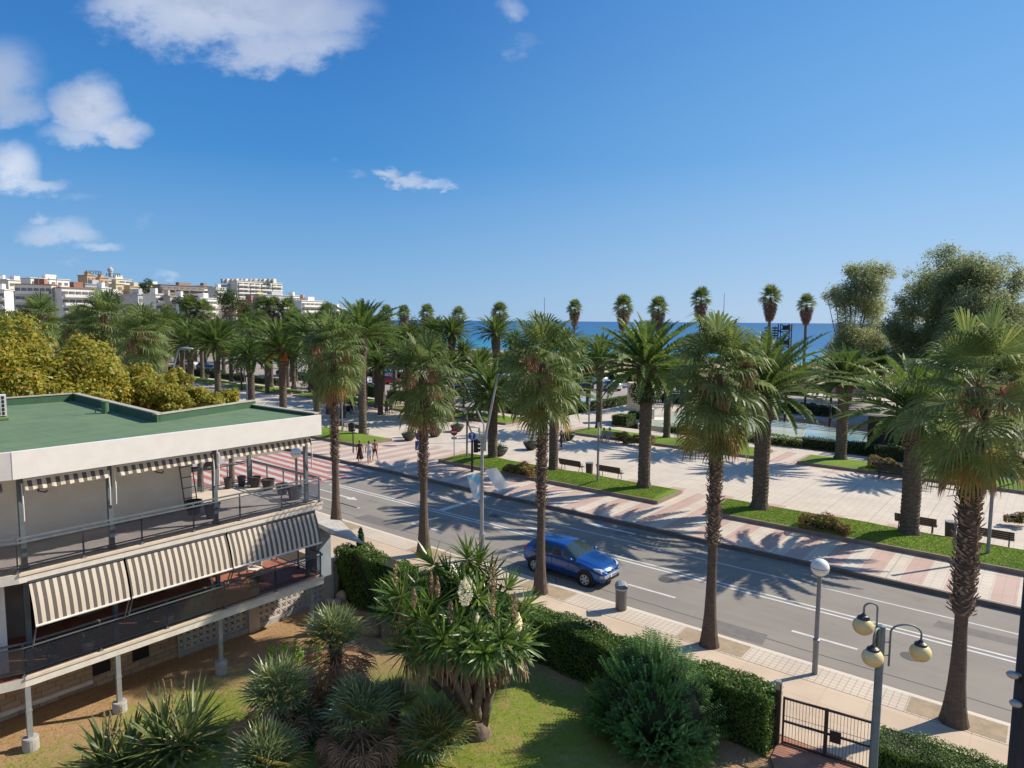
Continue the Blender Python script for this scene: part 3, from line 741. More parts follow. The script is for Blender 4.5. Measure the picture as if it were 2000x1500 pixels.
# breeze block wall
def m_block():
    return mat('breeze_block', (.56, .52, .47), (.48, .44, .40), .85, 3)
blockm = m_block()
bw = thing('breeze_block_wall', 'pierced cream breeze block wall below the balcony running to the hedge', 'wall')
def blockpanel(y0, y1, z0, z1, x):
    ny = max(1, int(round((y1-y0)/.24))); nz_ = max(1, int(round((z1-z0)/.24))); w = (y1-y0)/ny; h = (z1-z0)/nz_; k = MB()
    for i in range(ny):
        for j in range(nz_):
            cy, cz = y0+w*(i+.5), z0+h*(j+.5)
            k.box((x, cy, cz-h*.5+.018), (.14, w-.004, .034)); k.box((x, cy, cz+h*.5-.018), (.14, w-.004, .034))
            k.box((x, cy-w*.5+.018, cz), (.136, .034, h-.07)); k.box((x, cy+w*.5-.018, cz), (.136, .034, h-.07))
            # four corner webs leave an x shaped hole
            for (ay, az_) in ((1, 0), (-1, 0), (0, 1), (0, -1)):
                e = .44; P = [(cy+ay*w*e-az_*w*.34, cz+az_*h*e+ay*h*.34), (cy+ay*w*e+az_*w*.34, cz+az_*h*e-ay*h*.34), (cy+ay*w*.09, cz+az_*h*.09)]
                k.add([(x+.06, a, b_) for a, b_ in P]+[(x-.05, a, b_) for a, b_ in P], [(0, 1, 2), (0, 3, 4, 1), (1, 4, 5, 2), (2, 5, 3, 0)])
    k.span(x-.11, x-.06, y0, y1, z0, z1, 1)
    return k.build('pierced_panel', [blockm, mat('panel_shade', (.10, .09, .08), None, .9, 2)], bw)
bz = -.78
blockpanel(10.32, 12.9, bz+.12, 1.0, -23.4); blockpanel(13.35, 16.3, bz+.12, 1.0, -23.4); blockpanel(16.75, 18.6, bz+.0, .82, -23.4)
k = MB(); k.span(-23.55, -23.25, 10.3, 16.6, -1.1, bz+.12); k.build('footing_strip', concrete, bw)
for y in (13.12, 16.52): k = MB(); k.span(-23.6, -23.18, y-.22, y+.22, -1.1, 1.0); k.build('pillar', mat('pillar_render', (.52, .46, .38), None, .8, 3), bw)
k = MB(); k.span(-23.6, -23.2, 16.75, 18.6, .82, .88); k.build('coping', concrete, bw)
# ------------------------------------------------------------------ palms
rnd = random.Random(11)
wash_green = leafmat('fan_leaf', (.072, .125, .032), (.175, .228, .068), .36, .5, (.19, .22, .06), .10, spec=.3)
wash_old = leafmat('old_fan_leaf', (.19, .21, .045), (.34, .27, .06), .35, .6, (.38, .22, .06), .1)
dead_m = leafmat('dead_leaf', (.30, .165, .10), (.46, .30, .19), .25, .8, (.15, .08, .05), .15)
can_green = leafmat('date_leaf', (.050, .102, .022), (.120, .180, .040), .30, .5, (.17, .22, .06), .14, spec=.25)
fruit_m = leafmat('fruit_stalk', (.60, .22, .03), (.50, .15, .02), .2, .6)
def barkmat(name, c1, c2, ring, band=True):
    m, t, b = newmat(name); tc = t.nodes.new('ShaderNodeTexCoord'); v = tc.outputs['Object']; x, y, z = sepxyz(t, v)
    n = nz(t, v, 3.0, 5, .7); f = nz(t, combxyz(t, x*6, y*6, z*ring), 1.0, 4, .6)
    col = mixc(t, (f*.7+n*.4).smooth(.35, .72), c1, c2); t.links.new(col, b.inputs['Base Color']); b.inputs['Roughness'].default_value = .9
    b.inputs['Specular IOR Level'].default_value = .15
    bn = t.nodes.new('ShaderNodeBump'); bn.inputs['Strength'].default_value = .9; bn.inputs['Distance'].default_value = .04
    t.links.new(f.k, bn.inputs['Height']); t.links.new(bn.outputs[0], b.inputs['Normal']); MATS[name] = m; return m
can_bark = barkmat('date_bark', (.17, .135, .105), (.085, .065, .052), 9)
wash_bark = barkmat('fan_palm_bark', (.16, .12, .095), (.10, .075, .06), 16)
stub_m = leafmat('leaf_base', (.19, .135, .10), (.36, .275, .205), .05, .85, (.08, .05, .04), .08, spec=.15)

def frame(d):
    d = d.normalized(); s = d.cross(Vector((0, 0, 1)))
    s = Vector((1, 0, 0)) if s.length < 1e-3 else s.normalized()
    return d, s, s.cross(d)
def can_frond(mb, org, az, el, L, bend, droop, rd, n=38, mi=0, lw=.10):
    """feather leaf: arching rachis with two ranks of narrow leaflets"""
    P = []; p = Vector(org); e = el; st = L/n
    tw = rd.uniform(-.25, .25); twist = rd.uniform(-.5, .5)
    for i in range(n+1):
        P.append(p.copy()); u = i/n; a = az+tw*u
        d = Vector((cos(a)*cos(e), sin(a)*cos(e), sin(e))); p = p + d*st; e -= bend/n*(0.5+1.2*u)
    for i in range(0, n, 2):
        j = min(i+2, n); d, s, up = frame(P[j]-P[i]); w = .022*(1-.75*i/n)
        mb.quad(P[i]-s*w, P[i]+s*w, P[j]+s*w*.9, P[j]-s*w*.9, mi)
    for i in range(2, n+1):
        u = i/n; d, s, up = frame(P[i]-P[i-1])
        ll = L*.115*(sin(pi*min(1, u*.92+.10))**.6)*rd.uniform(.85, 1.12)
        if u < .15: ll *= .45
        for sd_ in (-1, 1):
            v = rd.uniform(.35, .7)
            q = (s*sd_*(cos(twist*.6))+up*(v+sd_*sin(twist)*.3)+d*rd.uniform(.55, .9)).normalized()
            q2 = (q-Vector((0, 0, droop*rd.uniform(.5, 1.2)))).normalized()
            a0 = P[i]; a1 = a0+q*ll*.5; a2 = a1+q2*ll*.5
            wv = d*lw*.5*(1 if ll > .2 else .6)
            mb.quad(a0-wv*.6, a0+wv*.6, a1+wv, a1-wv, mi); mb.tri(a1-wv, a1+wv, a2, mi)
def can_crown(seed, nf=66, L=3.4, up=1.0, detail=36, lowest=-0.75, fruit=True):
    rd = random.Random(seed); g = MB(); fr = MB()
    for k in range(nf):
        u = (k+.5)/nf; az = k*2.39996+rd.uniform(-.15, .15)
        el = radians(84)-(u**.80)*(radians(84)-lowest)+rd.uniform(-.08, .08)
        ln = L*(.72+.34*sin(pi*min(1, u*1.05)))*rd.uniform(.9, 1.1)
        can_frond(g, (.14*cos(az)*u*1.6, .14*sin(az)*u*1.6, .35*(1-u)-.25), az, el, ln, rd.uniform(.75, 1.1)*(.50+.62*u), .10+.25*u, rd, detail)
    if fruit:
        for k in range(6):
            az = rd.uniform(0, 2*pi); o = Vector((cos(az), sin(az), 0))
            st = o*.25+Vector((0, 0, -.1)); en = o*rd.uniform(.7, 1.0)+Vector((0, 0, -.55))
            fr.tube([st, (st+en)/2+Vector((0, 0, .22)), en], .02, 5)
            for j in range(46):
                q = en+Vector((rd.gauss(0, .13), rd.gauss(0, .13), rd.uniform(-.35, .1)))
                fr.quad(en, en+Vector((.012, .01, 0)), q+Vector((.025, .02, 0)), q)
                fr.box(q, (.05, .05, .06), rd.uniform(0, 3))
    return g, fr
def lathe_noise(mb, prof, n, rd, amp, mi=0, lean=(0, 0)):
    vs = []; fs = []; ph = rd.uniform(0, 6)
    for (r, z) in prof:
        for k in range(n):
            q = 2*pi*k/n; rr = r*(1+amp*sin(q*3+z*2.2+ph)*.6+rd.uniform(-amp, amp)*.5)
            vs.append((rr*cos(q)+lean[0]*z*z*.01, rr*sin(q)+lean[1]*z*z*.01, z))
    for i in range(len(prof)-1):
        for k in range(n): k2 = (k+1) % n; fs.append((i*n+k, i*n+k2, (i+1)*n+k2, (i+1)*n+k))
    mb.add(vs, fs, mi)
def stubs(mb, z0, z1, r0, r1, n, rd, ln=.16, w=.12, out=.5, mi=1, droop=False):
    for k in range(n):
        u = (k+.5)/n; z = z0+(z1-z0)*u; r = r0+(r1-r0)*u; az = k*2.39996
        o = Vector((cos(az), sin(az), 0)); s = Vector((-sin(az), cos(az), 0)); l = ln*rd.uniform(.7, 1.3)
        p = o*(r*.93)+Vector((0, 0, z)); dirv = (o*out*rd.uniform(.6, 1.4)+Vector((0, 0, -1 if droop else 1))*rd.uniform(.6, 1.0)+s*rd.uniform(-.35, .35)).normalized()
        tip = p+dirv*l; ww = w*.5; mid = p+dirv*l*.5+o*.03
        mb.add([p-s*ww, p+s*ww, mid+s*ww*.8, mid-s*ww*.8, tip+s*ww*.35, tip-s*ww*.35, p+o*.05],
               [(0, 1, 2, 3), (3, 2, 4, 5), (0, 3, 6), (1, 6, 2)], mi)
def can_trunk(h, seed, r=.40, boots=1.7, rb=.60):
    rd = random.Random(seed); k = MB(); zb = h-boots
    prof = [(r*1.45, -.25), (r*1.3, .05), (r*1.08, .35)]
    z = .35
    while z < zb:
        z += .13; prof.append((r*(1.0 if int(z/.13) % 2 else .94), z))
    for i in range(9):
        u = i/8; prof.append((r+(rb-r)*sin(pi*min(.62, u*.62+.05)), zb+boots*u))
    lathe_noise(k, prof, 16, rd, .04)
    stubs(k, zb-.1, h+.1, r*1.05, rb*.92, 330, rd, .17, .17, .75)
    return k
# --- fan palm (tall, slender)
def fan_leaf(mb, org, az, el, pet, R, rd, segs=26, droop=.6, mi=0, pmi=0, spread=2.35, aw_=1.55):
    o = Vector(org); d = Vector((cos(az)*cos(el), sin(az)*cos(el), sin(el)))
    p1 = o+d*pet*.5+Vector((0, 0, .04)); hub = o+d*pet+Vector((0, 0, -.10*pet*max(0, cos(el))))
    s = Vector((-sin(az), cos(az), 0)); w = .02
    mb.quad(o-s*w, o+s*w, p1+s*w, p1-s*w, pmi); mb.quad(p1-s*w, p1+s*w, hub+s*w*.8, hub-s*w*.8, pmi)
    ax = (hub-p1).normalized(); side = s; nrm = side.cross(ax); tilt = rd.uniform(-.5, .5)
    side = (side*cos(tilt)+nrm*sin(tilt)); nrm = side.cross(ax)
    for i in range(segs):
        a = (i/(segs-1)-.5)*2*spread*.5*1.9; aw = spread*.95/(segs-1)*aw_
        def dr(q): return (ax*cos(q)+side*sin(q)+nrm*(-.22*abs(sin(q)))).normalized()
        fold = nrm*(.012 if i % 2 else -.012); Ri = R*(1-.22*abs(a)/spread)*rd.uniform(.92, 1.06)
        q0, q1 = dr(a-aw*.5), dr(a+aw*.5); r1 = Ri*.64
        d0 = dr(a); g1 = (d0-Vector((0, 0, droop*.8))).normalized(); g2 = (d0-Vector((0, 0, droop*2.4+.1))).normalized()
        A = hub+q0*r1+fold; B = hub+q1*r1-fold; M = (A+B)/2+g1*Ri*.20; ww = (B-A)*.30; T = M+g2*Ri*.32
        mb.tri(hub, A, B, mi); mb.quad(A, B, M+ww, M-ww, mi); mb.tri(M-ww, M+ww, T, mi)
def wash_crown(seed, nl=46, R=.95, pet=.95, sk=1.0, segs=24, hgt=1.0):
    rd = random.Random(seed); g = MB(); dd = MB()
    for k in range(nl):
        u = (k+.5)/nl; az = k*2.39996+rd.uniform(-.2, .2)
        el = radians(80)-(u**.85)*radians(80+60)
        z = .85*hgt-(u)*1.65*hgt; old = u > .86
        fan_leaf(g, (.08*cos(az), .08*sin(az), z), az, el+rd.uniform(-.12, .12), pet*rd.uniform(.85, 1.15)*(1-.25*(1-u)), R*rd.uniform(.85, 1.15)*(1-.18*u*u), rd, segs, .35+.75*u, 1 if old and rd.random() < .6 else 0)
    for k in range(int(8*sk)):
        az = rd.uniform(0, 2*pi); el = radians(-rd.uniform(62, 84)); z = -rd.uniform(.7, 1.25)*hgt
        fan_leaf(dd, (.1*cos(az), .1*sin(az), z), az, el, pet*.75, R*.72, rd, 14, .8, 0, 0, 1.4, 1.1)
    for k in range(int(5)):          # spent flower stalks: ragged brown tassels
        az = rd.uniform(0, 2*pi); o = Vector((cos(az), sin(az), 0)); c = o*rd.uniform(.55, .95)+Vector((0, 0, rd.uniform(-.2, .75)*hgt))
        dd.tube([o*.1+Vector((0, 0, .2)), c*.6+Vector((0, 0, .35)), c], .012, 4)
        for j in range(70):
            a = c+Vector((rd.gauss(0, .10), rd.gauss(0, .10), rd.uniform(-.15, .05))); e = a+Vector((rd.gauss(0, .16), rd.gauss(0, .16), -rd.uniform(.3, .95)))
            s = Vector((rd.uniform(-1, 1), rd.uniform(-1, 1), 0)).normalized()*.012
            dd.quad(a-s, a+s, e+s, e-s)
    return g, dd
def wash_trunk(h, seed, rough, r=.19, rr=.25, rbase=.40, lean=(0, 0), stub_n=None, ln=.17):
    rd = random.Random(seed); k = MB(); top = h-.5
    prof = [(rbase*1.12, -.3), (rbase, 0), (rbase*.86, .25), (rbase*.72, .6), (max(r, rbase*.60), 1.1), (max(r, rbase*.52), 1.7), (r, 2.6)]
    z = 2.7
    while z < rough: prof.append((r*(1+.015*sin(z*9)), z)); z += .35
    prof += [(rr*.80, rough+.05)]
    z = rough+.3
    while z < h: prof.append((rr*(.82+.07*sin(z*11)), z)); z += .3
    prof.append((rr*.6, h+.3))
    lathe_noise(k, prof, 14, rd, .035, 0, lean)
    if rough < h:
        n = stub_n or int((h-rough)*95)
        for q in range(n):
            u = (q+.5)/n; zz = rough+(h-rough)*u; az = q*2.39996; o = Vector((cos(az), sin(az), 0)); s = Vector((-sin(az), cos(az), 0))
            p = o*rr*.80+Vector((lean[0]*zz*zz*.01, lean[1]*zz*zz*.01, zz)); l = ln*rd.uniform(.5, 1.25)
            dv = (o*rd.uniform(.2, .7)+Vector((0, 0, rd.uniform(.3, 1.0)))+s*rd.uniform(-.9, .9)).normalized(); w = .055*rd.uniform(.7, 1.3)
            k.add([p-s*w, p+s*w, p+dv*l+s*w*.5, p+dv*l-s*w*.5, p+dv*l*.5+o*.04], [(0, 1, 4), (1, 2, 4), (2, 3, 4), (3, 0, 4)], 1)
    return k

CAN = []
for i, (nf, L, low) in enumerate(((74, 3.5, -.16), (68, 3.8, -.10), (72, 3.3, -.22))):
    CAN.append(can_crown(21+i, nf, L, detail=44, lowest=low))
WAS = [wash_crown(31, 44, 1.05, .95, 1.0, 26), wash_crown(32, 40, 1.0, .9, 1.4, 26), wash_crown(33, 42, 1.08, .95, .8, 26)]
BIGW = wash_crown(34, 34, 1.22, 1.25, 1.2, 36)
def near_wash(name, x, y, h, trunk, crown, label, sc=1.0, rz=0.0, cat='palm tree', group=None):
    t = thing('fan_palm', label, cat, (x, y, .12), 0, group)
    trunk.build('trunk', [wash_bark, stub_m], t, smooth=False)
    g, d = crown
    a = g.build('crown', [wash_green, wash_old], t, (0, 0, h), rot=(0, 0, rz)); a.scale = (sc,)*3
    if d: c = d.build('dead_fronds', dead_m, t, (0, 0, h), rot=(0, 0, rz)); c.scale = (sc,)*3
    return t
RW = 'fan palms along the near kerb'
near_wash('w', -29.05, 21.2, 9.0, wash_trunk(9.0, 1, 3.4, .175, .22, .38), WAS[0], 'tall fan palm on the near pavement just right of the green roofed block', 1.05, .4, group=RW)
near_wash('w', -22.4, 21.2, 8.1, wash_trunk(8.1, 2, 3.6, .17, .23, .40), WAS[1], 'fan palm at the near kerb left of the lamp pole with the two banners', 1.04, 1.9, group=RW)
near_wash('w', -15.65, 21.2, 8.9, wash_trunk(8.9, 3, 3.55, .16, .215, .34), WAS[2], 'fan palm standing in front of the blue car', 1.02, 3.3, group=RW)
near_wash('w', -8.6, 21.3, 8.9, wash_trunk(8.9, 4, 3.5, .155, .225, .34), WAS[0], 'fan palm on the near pavement between the grey bin and the tall globe street lamp', 1.02, 2.5, group=RW)
near_wash('w', -1.62, 21.35, 8.9, wash_trunk(8.9, 5, 3.1, .16, .29, .37, ln=.22, stub_n=560), BIGW, 'largest fan palm with shaggy trunk at the right edge, nearest the camera', .9, .9, group=RW)
# the seventh of the kerb row: its trunk and fronds come in at the right edge
near_wash('w', 5.5, 21.3, 8.6, wash_trunk(8.6, 6, 3.3, .2, .3, .45), WAS[1], 'fan palm whose fronds reach in from beyond the right edge of the picture', 1.15, .2, group=RW)

# shared models for the rest
def proto_can(i, trunk):
    t = thing('date_palm', 'x', 'palm tree', (0, 0, -500)); trunk.build('trunk', [can_bark, stub_m], t)
    g, fr = CAN[i]; g.build('crown', can_green, t, (0, 0, 8)); fr.build('fruit_bunches', fruit_m, t, (0, 0, 8)); return t
PC = [proto_can(i, can_trunk(8.0, 40+i, .40, 1.9, .62)) for i in range(3)]
def proto_was(i, sk):
    t = thing('fan_palm', 'x', 'palm tree', (0, 0, -500)); wash_trunk(9.0, 50+i, 5.0 if i else 7.2, .17, .22, .30).build('trunk', [wash_bark, stub_m], t)
    g, d = WAS[i]; g.build('crown', [wash_green, wash_old], t, (0, 0, 9)); d.build('dead_fronds', dead_m, t, (0, 0, 9)); return t
PW = [proto_was(i, 1) for i in range(3)]
# beach palms: compact head over a thick brown skirt
skirt_m = leafmat('skirt_leaf', (.13, .085, .065), (.24, .165, .13), .2, .85, (.09, .06, .05))
def proto_beach():
    rd = random.Random(77); t = thing('fan_palm', 'x', 'palm tree', (0, 0, -500))
    wash_trunk(9.0, 60, 8.5, .17, .2, .3).build('trunk', [wash_bark, stub_m], t)
    g = MB(); s = MB()
    for k in range(34):
        u = (k+.5)/34; az = k*2.39996; el = radians(80)-u*radians(95); fan_leaf(g, (0, 0, .55-u*.5), az, el, .75, .85, rd, 16, .05+.3*u)
    for k in range(46):
        u = (k+.5)/46; az = k*2.39996; el = radians(-25)-u*radians(50); fan_leaf(s, (0, 0, .1-u*1.8), az, el, .6, .75*(1-.3*u), rd, 12, .8, spread=1.8)
    g.build('crown', [wash_green, wash_old], t, (0, 0, 9)); s.build('dead_skirt', skirt_m, t, (0, 0, 9)); return t
PB = proto_beach()
def put_palm(proto, h0, x, y, z, h, label, sc=1.0, rz=None, group=None, fruit=True, tr=1.0):
    r = rnd.uniform(0, 6.28) if rz is None else rz
    c = proto.copy(); COL.objects.link(c); c.location = (x, y, z); c['label'] = label
    c.rotation_euler = (0, 0, r)
    if group: c['group'] = group
    for ch in proto.children:
        if ch.name.startswith('fruit') and not fruit: continue
        d = ch.copy(); COL.objects.link(d); d.parent = c
        if ch.name.startswith('trunk'): d.scale = (tr, tr, h/h0)
        else: d.location = (0, 0, h); d.scale = (sc, sc, sc)
    return c
G1 = 'date palms in the front row on the lawn beds'; G2 = 'date palms in the second row beyond the promenade'
R1 = [  # base px x (row y=38.3) or world x, crown height px, label, scale, proto, fruit
    (-5.35, 38.4, 812, 'squat date palm with thick bristly trunk in front of a bench on the right', .98, 0, 0, 1.12),
    (-12.75, 38.2, 765, 'date palm on the left end of the near right lawn bed', 1.05, 1, 0, 1.12),
    (-20.15, 38.3, 716, 'tallest date palm of the front row, with ivy collar under its crown', 1.14, 2, 0, 1.0),
    (-27.4, 38.5, 770, 'date palm partly hidden behind the fan palm above the blue car', .82, 0, 0, .85),
    (-33.0, 38.4, 770, 'short date palm on the lawn bed behind the pole with banners', .92, 2, 0, .95),
    (-49.2, 39.0, 655, 'tall date palm on the lawn bed behind the three walking bathers', 1.0, 1, 0, .9),
    (-55.6, 38.6, 665, 'date palm just left of the nearest left fan palm trunk on the lawn bed', .95, 0, 0, .9),
    (-61.3, 38.5, 682, 'date palm with orange fruit directly above the right end of the green roof', 1.0, 1, 1, .95),
    (-67.4, 38.5, 698, 'smaller date palm above the middle of the right roof corner', .85, 2, 0, .95),
    (-74.5, 38.5, 672, 'date palm with a big orange fruit bunch above the yellow tree end', .98, 0, 1, .9),
    (-80.9, 38.5, 672, 'date palm beside the curved street lamp above the roof', .95, 1, 0, .9)]
def ivy(x, y, z, r, label):
    rg = np.random.default_rng(8); P = rg.normal(0, 1, (1500, 3)); P /= np.linalg.norm(P, axis=1, keepdims=True); N = P.copy(); P = P*(r, r, r*.85)*rg.uniform(.75, 1.05, (1500, 1))
    o = leafcloud('ivy', P, N, .16, leafmat('ivy_leaf', (.02, .06, .018), (.05, .12, .03)), seed=3, loc=(x, y, z)); tag(o, label, 'plant')
for k, (x, y, cpx, lab, sc, pi_, fr, tr) in enumerate(R1):
    h = zat(x, y, cpx) - .42
    put_palm(PC[pi_], 8.0, x, y, .42, h, lab, sc*1.2, k*1.37+.4, G1, bool(fr), tr)
ivy(-20.15, 38.3, zat(-20.15, 38.3, 765), 1.05, 'dark ball of ivy around the neck of the tallest front row date palm')
ORD = ('first', 'second', 'third', 'fourth', 'fifth', 'sixth', 'seventh', 'eighth', 'ninth', 'tenth', 'eleventh', 'twelfth', 'thirteenth', 'fourteenth')
for k in range(14):
    x = -87.6-k*6.7
    put_palm(PC[k % 3] if k % 4 else PW[1], 8.0 if k % 4 else 9.0, x, 38.4+rnd.uniform(-.6, .6), .42, rnd.uniform(6.6, 8.6), 'palm of the receding front row, %s one left of the curved street lamp' % ORD[k], rnd.uniform(1.0, 1.2), None, 'front row palms far to the left', False, .9)
R2 = [(-5.6, 56.5, 790, 'second row date palm hidden behind the big shaggy fan palm at the right', .8, 0, .8), (-12.8, 56.5, 740, 'second row date palm left of the dark brick kiosk', 1.0, 2, 1.05),
      (-20.5, 56.7, 745, 'second row date palm behind the fan palm by the globe lamp', .85, 1, .8), (-27.4, 56.2, 738, 'second row date palm in front of the long pale pool, with orange fruit', .8, 0, .8),
      (-35.0, 56.8, 706, 'second row date palm at the corner of the path to the beach, with orange fruit', .92, 1, .8), (-56.8, 58.5, 650, 'second row date palm in front of the sea, above the small silver street lights', .8, 2, .85),
      (-63.1, 58.5, 700, 'low second row date palm behind the second fan palm from the left', .8, 1, .85), (-69.6, 58.5, 672, 'second row date palm right of the red parked car', .85, 0, .85),
      (-76.7, 58.5, 690, 'second row date palm trunk left of the red parked car', .8, 2, .85), (-84.5, 58.8, 680, 'second row date palm behind the leftmost fan palm', .8, 1, .85),
      (-91.7, 59.5, 680, 'second row date palm by the dark hedge left of the car park', .8, 0, .85), (-98.0, 59.5, 690, 'second row date palm with a pale trunk between two front row palms', .8, 2, .85),
      (-104.6, 59.6, 688, 'second row date palm behind the walkers on the far path', .8, 1, .85), (-111, 59.8, 690, 'second row date palm behind the curved street lamp, left of it', .8, 0, .85)]
for k, (x, y, cpx, lab, sc, pi_, tr) in enumerate(R2):
    h = zat(x, y, cpx) - .42
    put_palm(PC[pi_], 8.0, x, y, .42, max(4.2, h), lab, sc*1.12, k*2.1, G2, k in (3, 4), tr)
for k in range(13):
    x = -118-k*7.3
    put_palm(PC[(k+1) % 3], 8.0, x, 59.5+rnd.uniform(-1.5, 1.5), .42, rnd.uniform(5.5, 8.5), 'palm of the receding second row, %s one beyond the far parked white car' % ORD[k], rnd.uniform(.95, 1.15), None, 'second row palms far to the left', k % 3 == 0, .9)
# near kerb fan palms beyond the block
put_palm(PW[1], 9.0, -51.8, 21.3, .12, zat(-51.8, 21.3, 668), 'shaggy fan palm rising behind the yellow tree, right one of the pair', 1.22, 1.0, None, tr=1.6)
put_palm(PW[0], 9.0, -58.6, 21.3, .12, zat(-58.6, 21.3, 640), 'tall fan palm with brown tassels behind the yellow tree, left one of the pair', 1.3, 2.0, None, tr=1.5)
put_palm(PW[2], 9.0, -74, 21.3, .12, zat(-74, 21.3, 632), 'fan palm with brown tassels at the left edge of the picture', 1.2, .3, None, tr=1.4)
put_palm(PW[1], 9.0, -66, 22.0, .12, zat(-66, 21.3, 650), 'fan palm hidden behind the crown of the yellow tree', 1.1, .7, None, tr=1.4)
# beach palms standing up over the horizon
BP = [(976, 598, 'brown skirted fan palm on the skyline left of the fan palm above the blue car'), (1122, 592, 'brown skirted fan palm on the skyline right of the fan palm above the blue car'), (1217, 585, 'tall fan palm on the skyline just left of the tallest date palm'),
      (1285, 588, 'fan palm head showing just above the tallest date palm'), (1368, 570, 'fan palm on the skyline just left of the fourth kerb fan palm'), (1503, 566, 'tall fan palm on the skyline above the scaffold tower'),
      (1574, 582, 'lone fan palm in front of the sea, left of the feathery trees'), (834, 601, 'fan palm on the skyline at the left end of the open sea'), (789, 602, 'fan palm on the skyline left of the sea, second from it'),
      (754, 602, 'fan palm on the skyline left of the sea, third from it'), (706, 598, 'fan palm on the skyline just right of the leftmost tall fan palm'), (896, 606, 'fan palm on the skyline at the left part of the open sea')]
for k, (px, top, lab) in enumerate(BP):
    d = ray(px, 627); Y = 118+(k*7) % 15; x = Y*d.x/d.y; zt = zat(x, Y, top); sc = rnd.uniform(1.25, 1.6) if px != 1217 else 1.75
    put_palm(PB, 9.0, x, Y, .2, zt-.2-1.25*sc, lab, sc, None, 'fan palms by the beach', True, 1.4)
for px, top, lab in ((373, 588, 'fan palm against the white flats, leftmost of a small cluster'), (398, 596, 'fan palm against the white flats, second of a small cluster'), (515, 588, 'left one of two tall dark fan palms before the grey flats'), (535, 590, 'right one of two tall dark fan palms before the grey flats'), (562, 592, 'dark fan palm just left of the yellow fronted flats'), (638, 602, 'fan palm peeping out left of the leftmost tall fan palm')):
    q = atd(px, 626, 185); zt = zat(q.x, q.y, top); put_palm(PB, 9.0, q.x, q.y, -.5, zt+.5-1.25*1.7, lab, 1.9, None, 'distant fan palms before the town', True, 1.6)
# the belt of palms in front of the town
GB = 'palms of the far green belt below the town'
for k in range(64):
    px = rnd.uniform(-20, 860) if k % 3 else rnd.uniform(-20, 420); D = rnd.uniform(100, 220); q = atd(px, 626, D)
    if q.y < 66: continue
    zt = 11+(626-rnd.uniform(600, 634))/1326*D if px < 640 else 11+(626-rnd.uniform(622, 650))/1326*D
    isd = rnd.random() < .6
    put_palm(PC[k % 3] if isd else PW[k % 3], 8.0 if isd else 9.0, q.x, q.y, 0, max(5, zt-2.6), 'palm in the dense green belt between the car park and the white town', rnd.uniform(1.0, 1.35), None, GB, False, 1.0)
# palms standing between the car park and the beach, filling the middle distance
MID = [(905, 688, 96), (945, 700, 118), (1010, 690, 112), (640, 700, 80), (735, 652, 84), (800, 655, 88), (852, 650, 84), (968, 652, 78), (1003, 668, 92), (1062, 660, 96), (1105, 672, 86), (1240, 668, 92), (668, 706, 76), (712, 700, 82), (742, 712, 78), (795, 705, 74), (845, 712, 78), (880, 716, 72), (935, 722, 74), (985, 715, 80), (1045, 720, 76), (1085, 730, 84), (1150, 722, 88), (1255, 718, 84), (1310, 728, 88), (1060, 700, 96), (1100, 705, 122), (1130, 690, 90), (1290, 700, 118), (1335, 705, 100), (1440, 700, 122), (1465, 715, 96), (1560, 735, 118), (1720, 715, 100), (1790, 725, 92), (1880, 735, 84), (1950, 730, 96), (860, 690, 100), (810, 690, 92), (770, 680, 104), (730, 685, 110), (690, 690, 96), (650, 690, 104), (605, 690, 100), (560, 688, 112), (520, 690, 104)]
_o = ('first', 'second', 'third', 'fourth', 'fifth', 'sixth', 'seventh', 'eighth', 'ninth')
ORD2 = ORD + ('fifteenth', 'sixteenth', 'seventeenth', 'eighteenth', 'nineteenth', 'twentieth') + tuple('twenty '+a for a in _o) + ('thirtieth',) + tuple('thirty '+a for a in _o) + ('fortieth',) + tuple('forty '+a for a in _o)
for k, (px, cy, D) in enumerate(MID):
    q = atd(px, cy, D)
    put_palm(PC[k % 3], 8.0, q.x, q.y, 0, max(2.8, q.z), 'date palm between car park and beach, %s from the left' % ORD2[sorted(m[0] for m in MID).index(px)], rnd.uniform(.7, .95), None, 'date palms between car park and beach', False, .8)
for o in PC+PW+[PB]:
    for ch in list(o.children): bpy.data.objects.remove(ch)
    bpy.data.objects.remove(o)
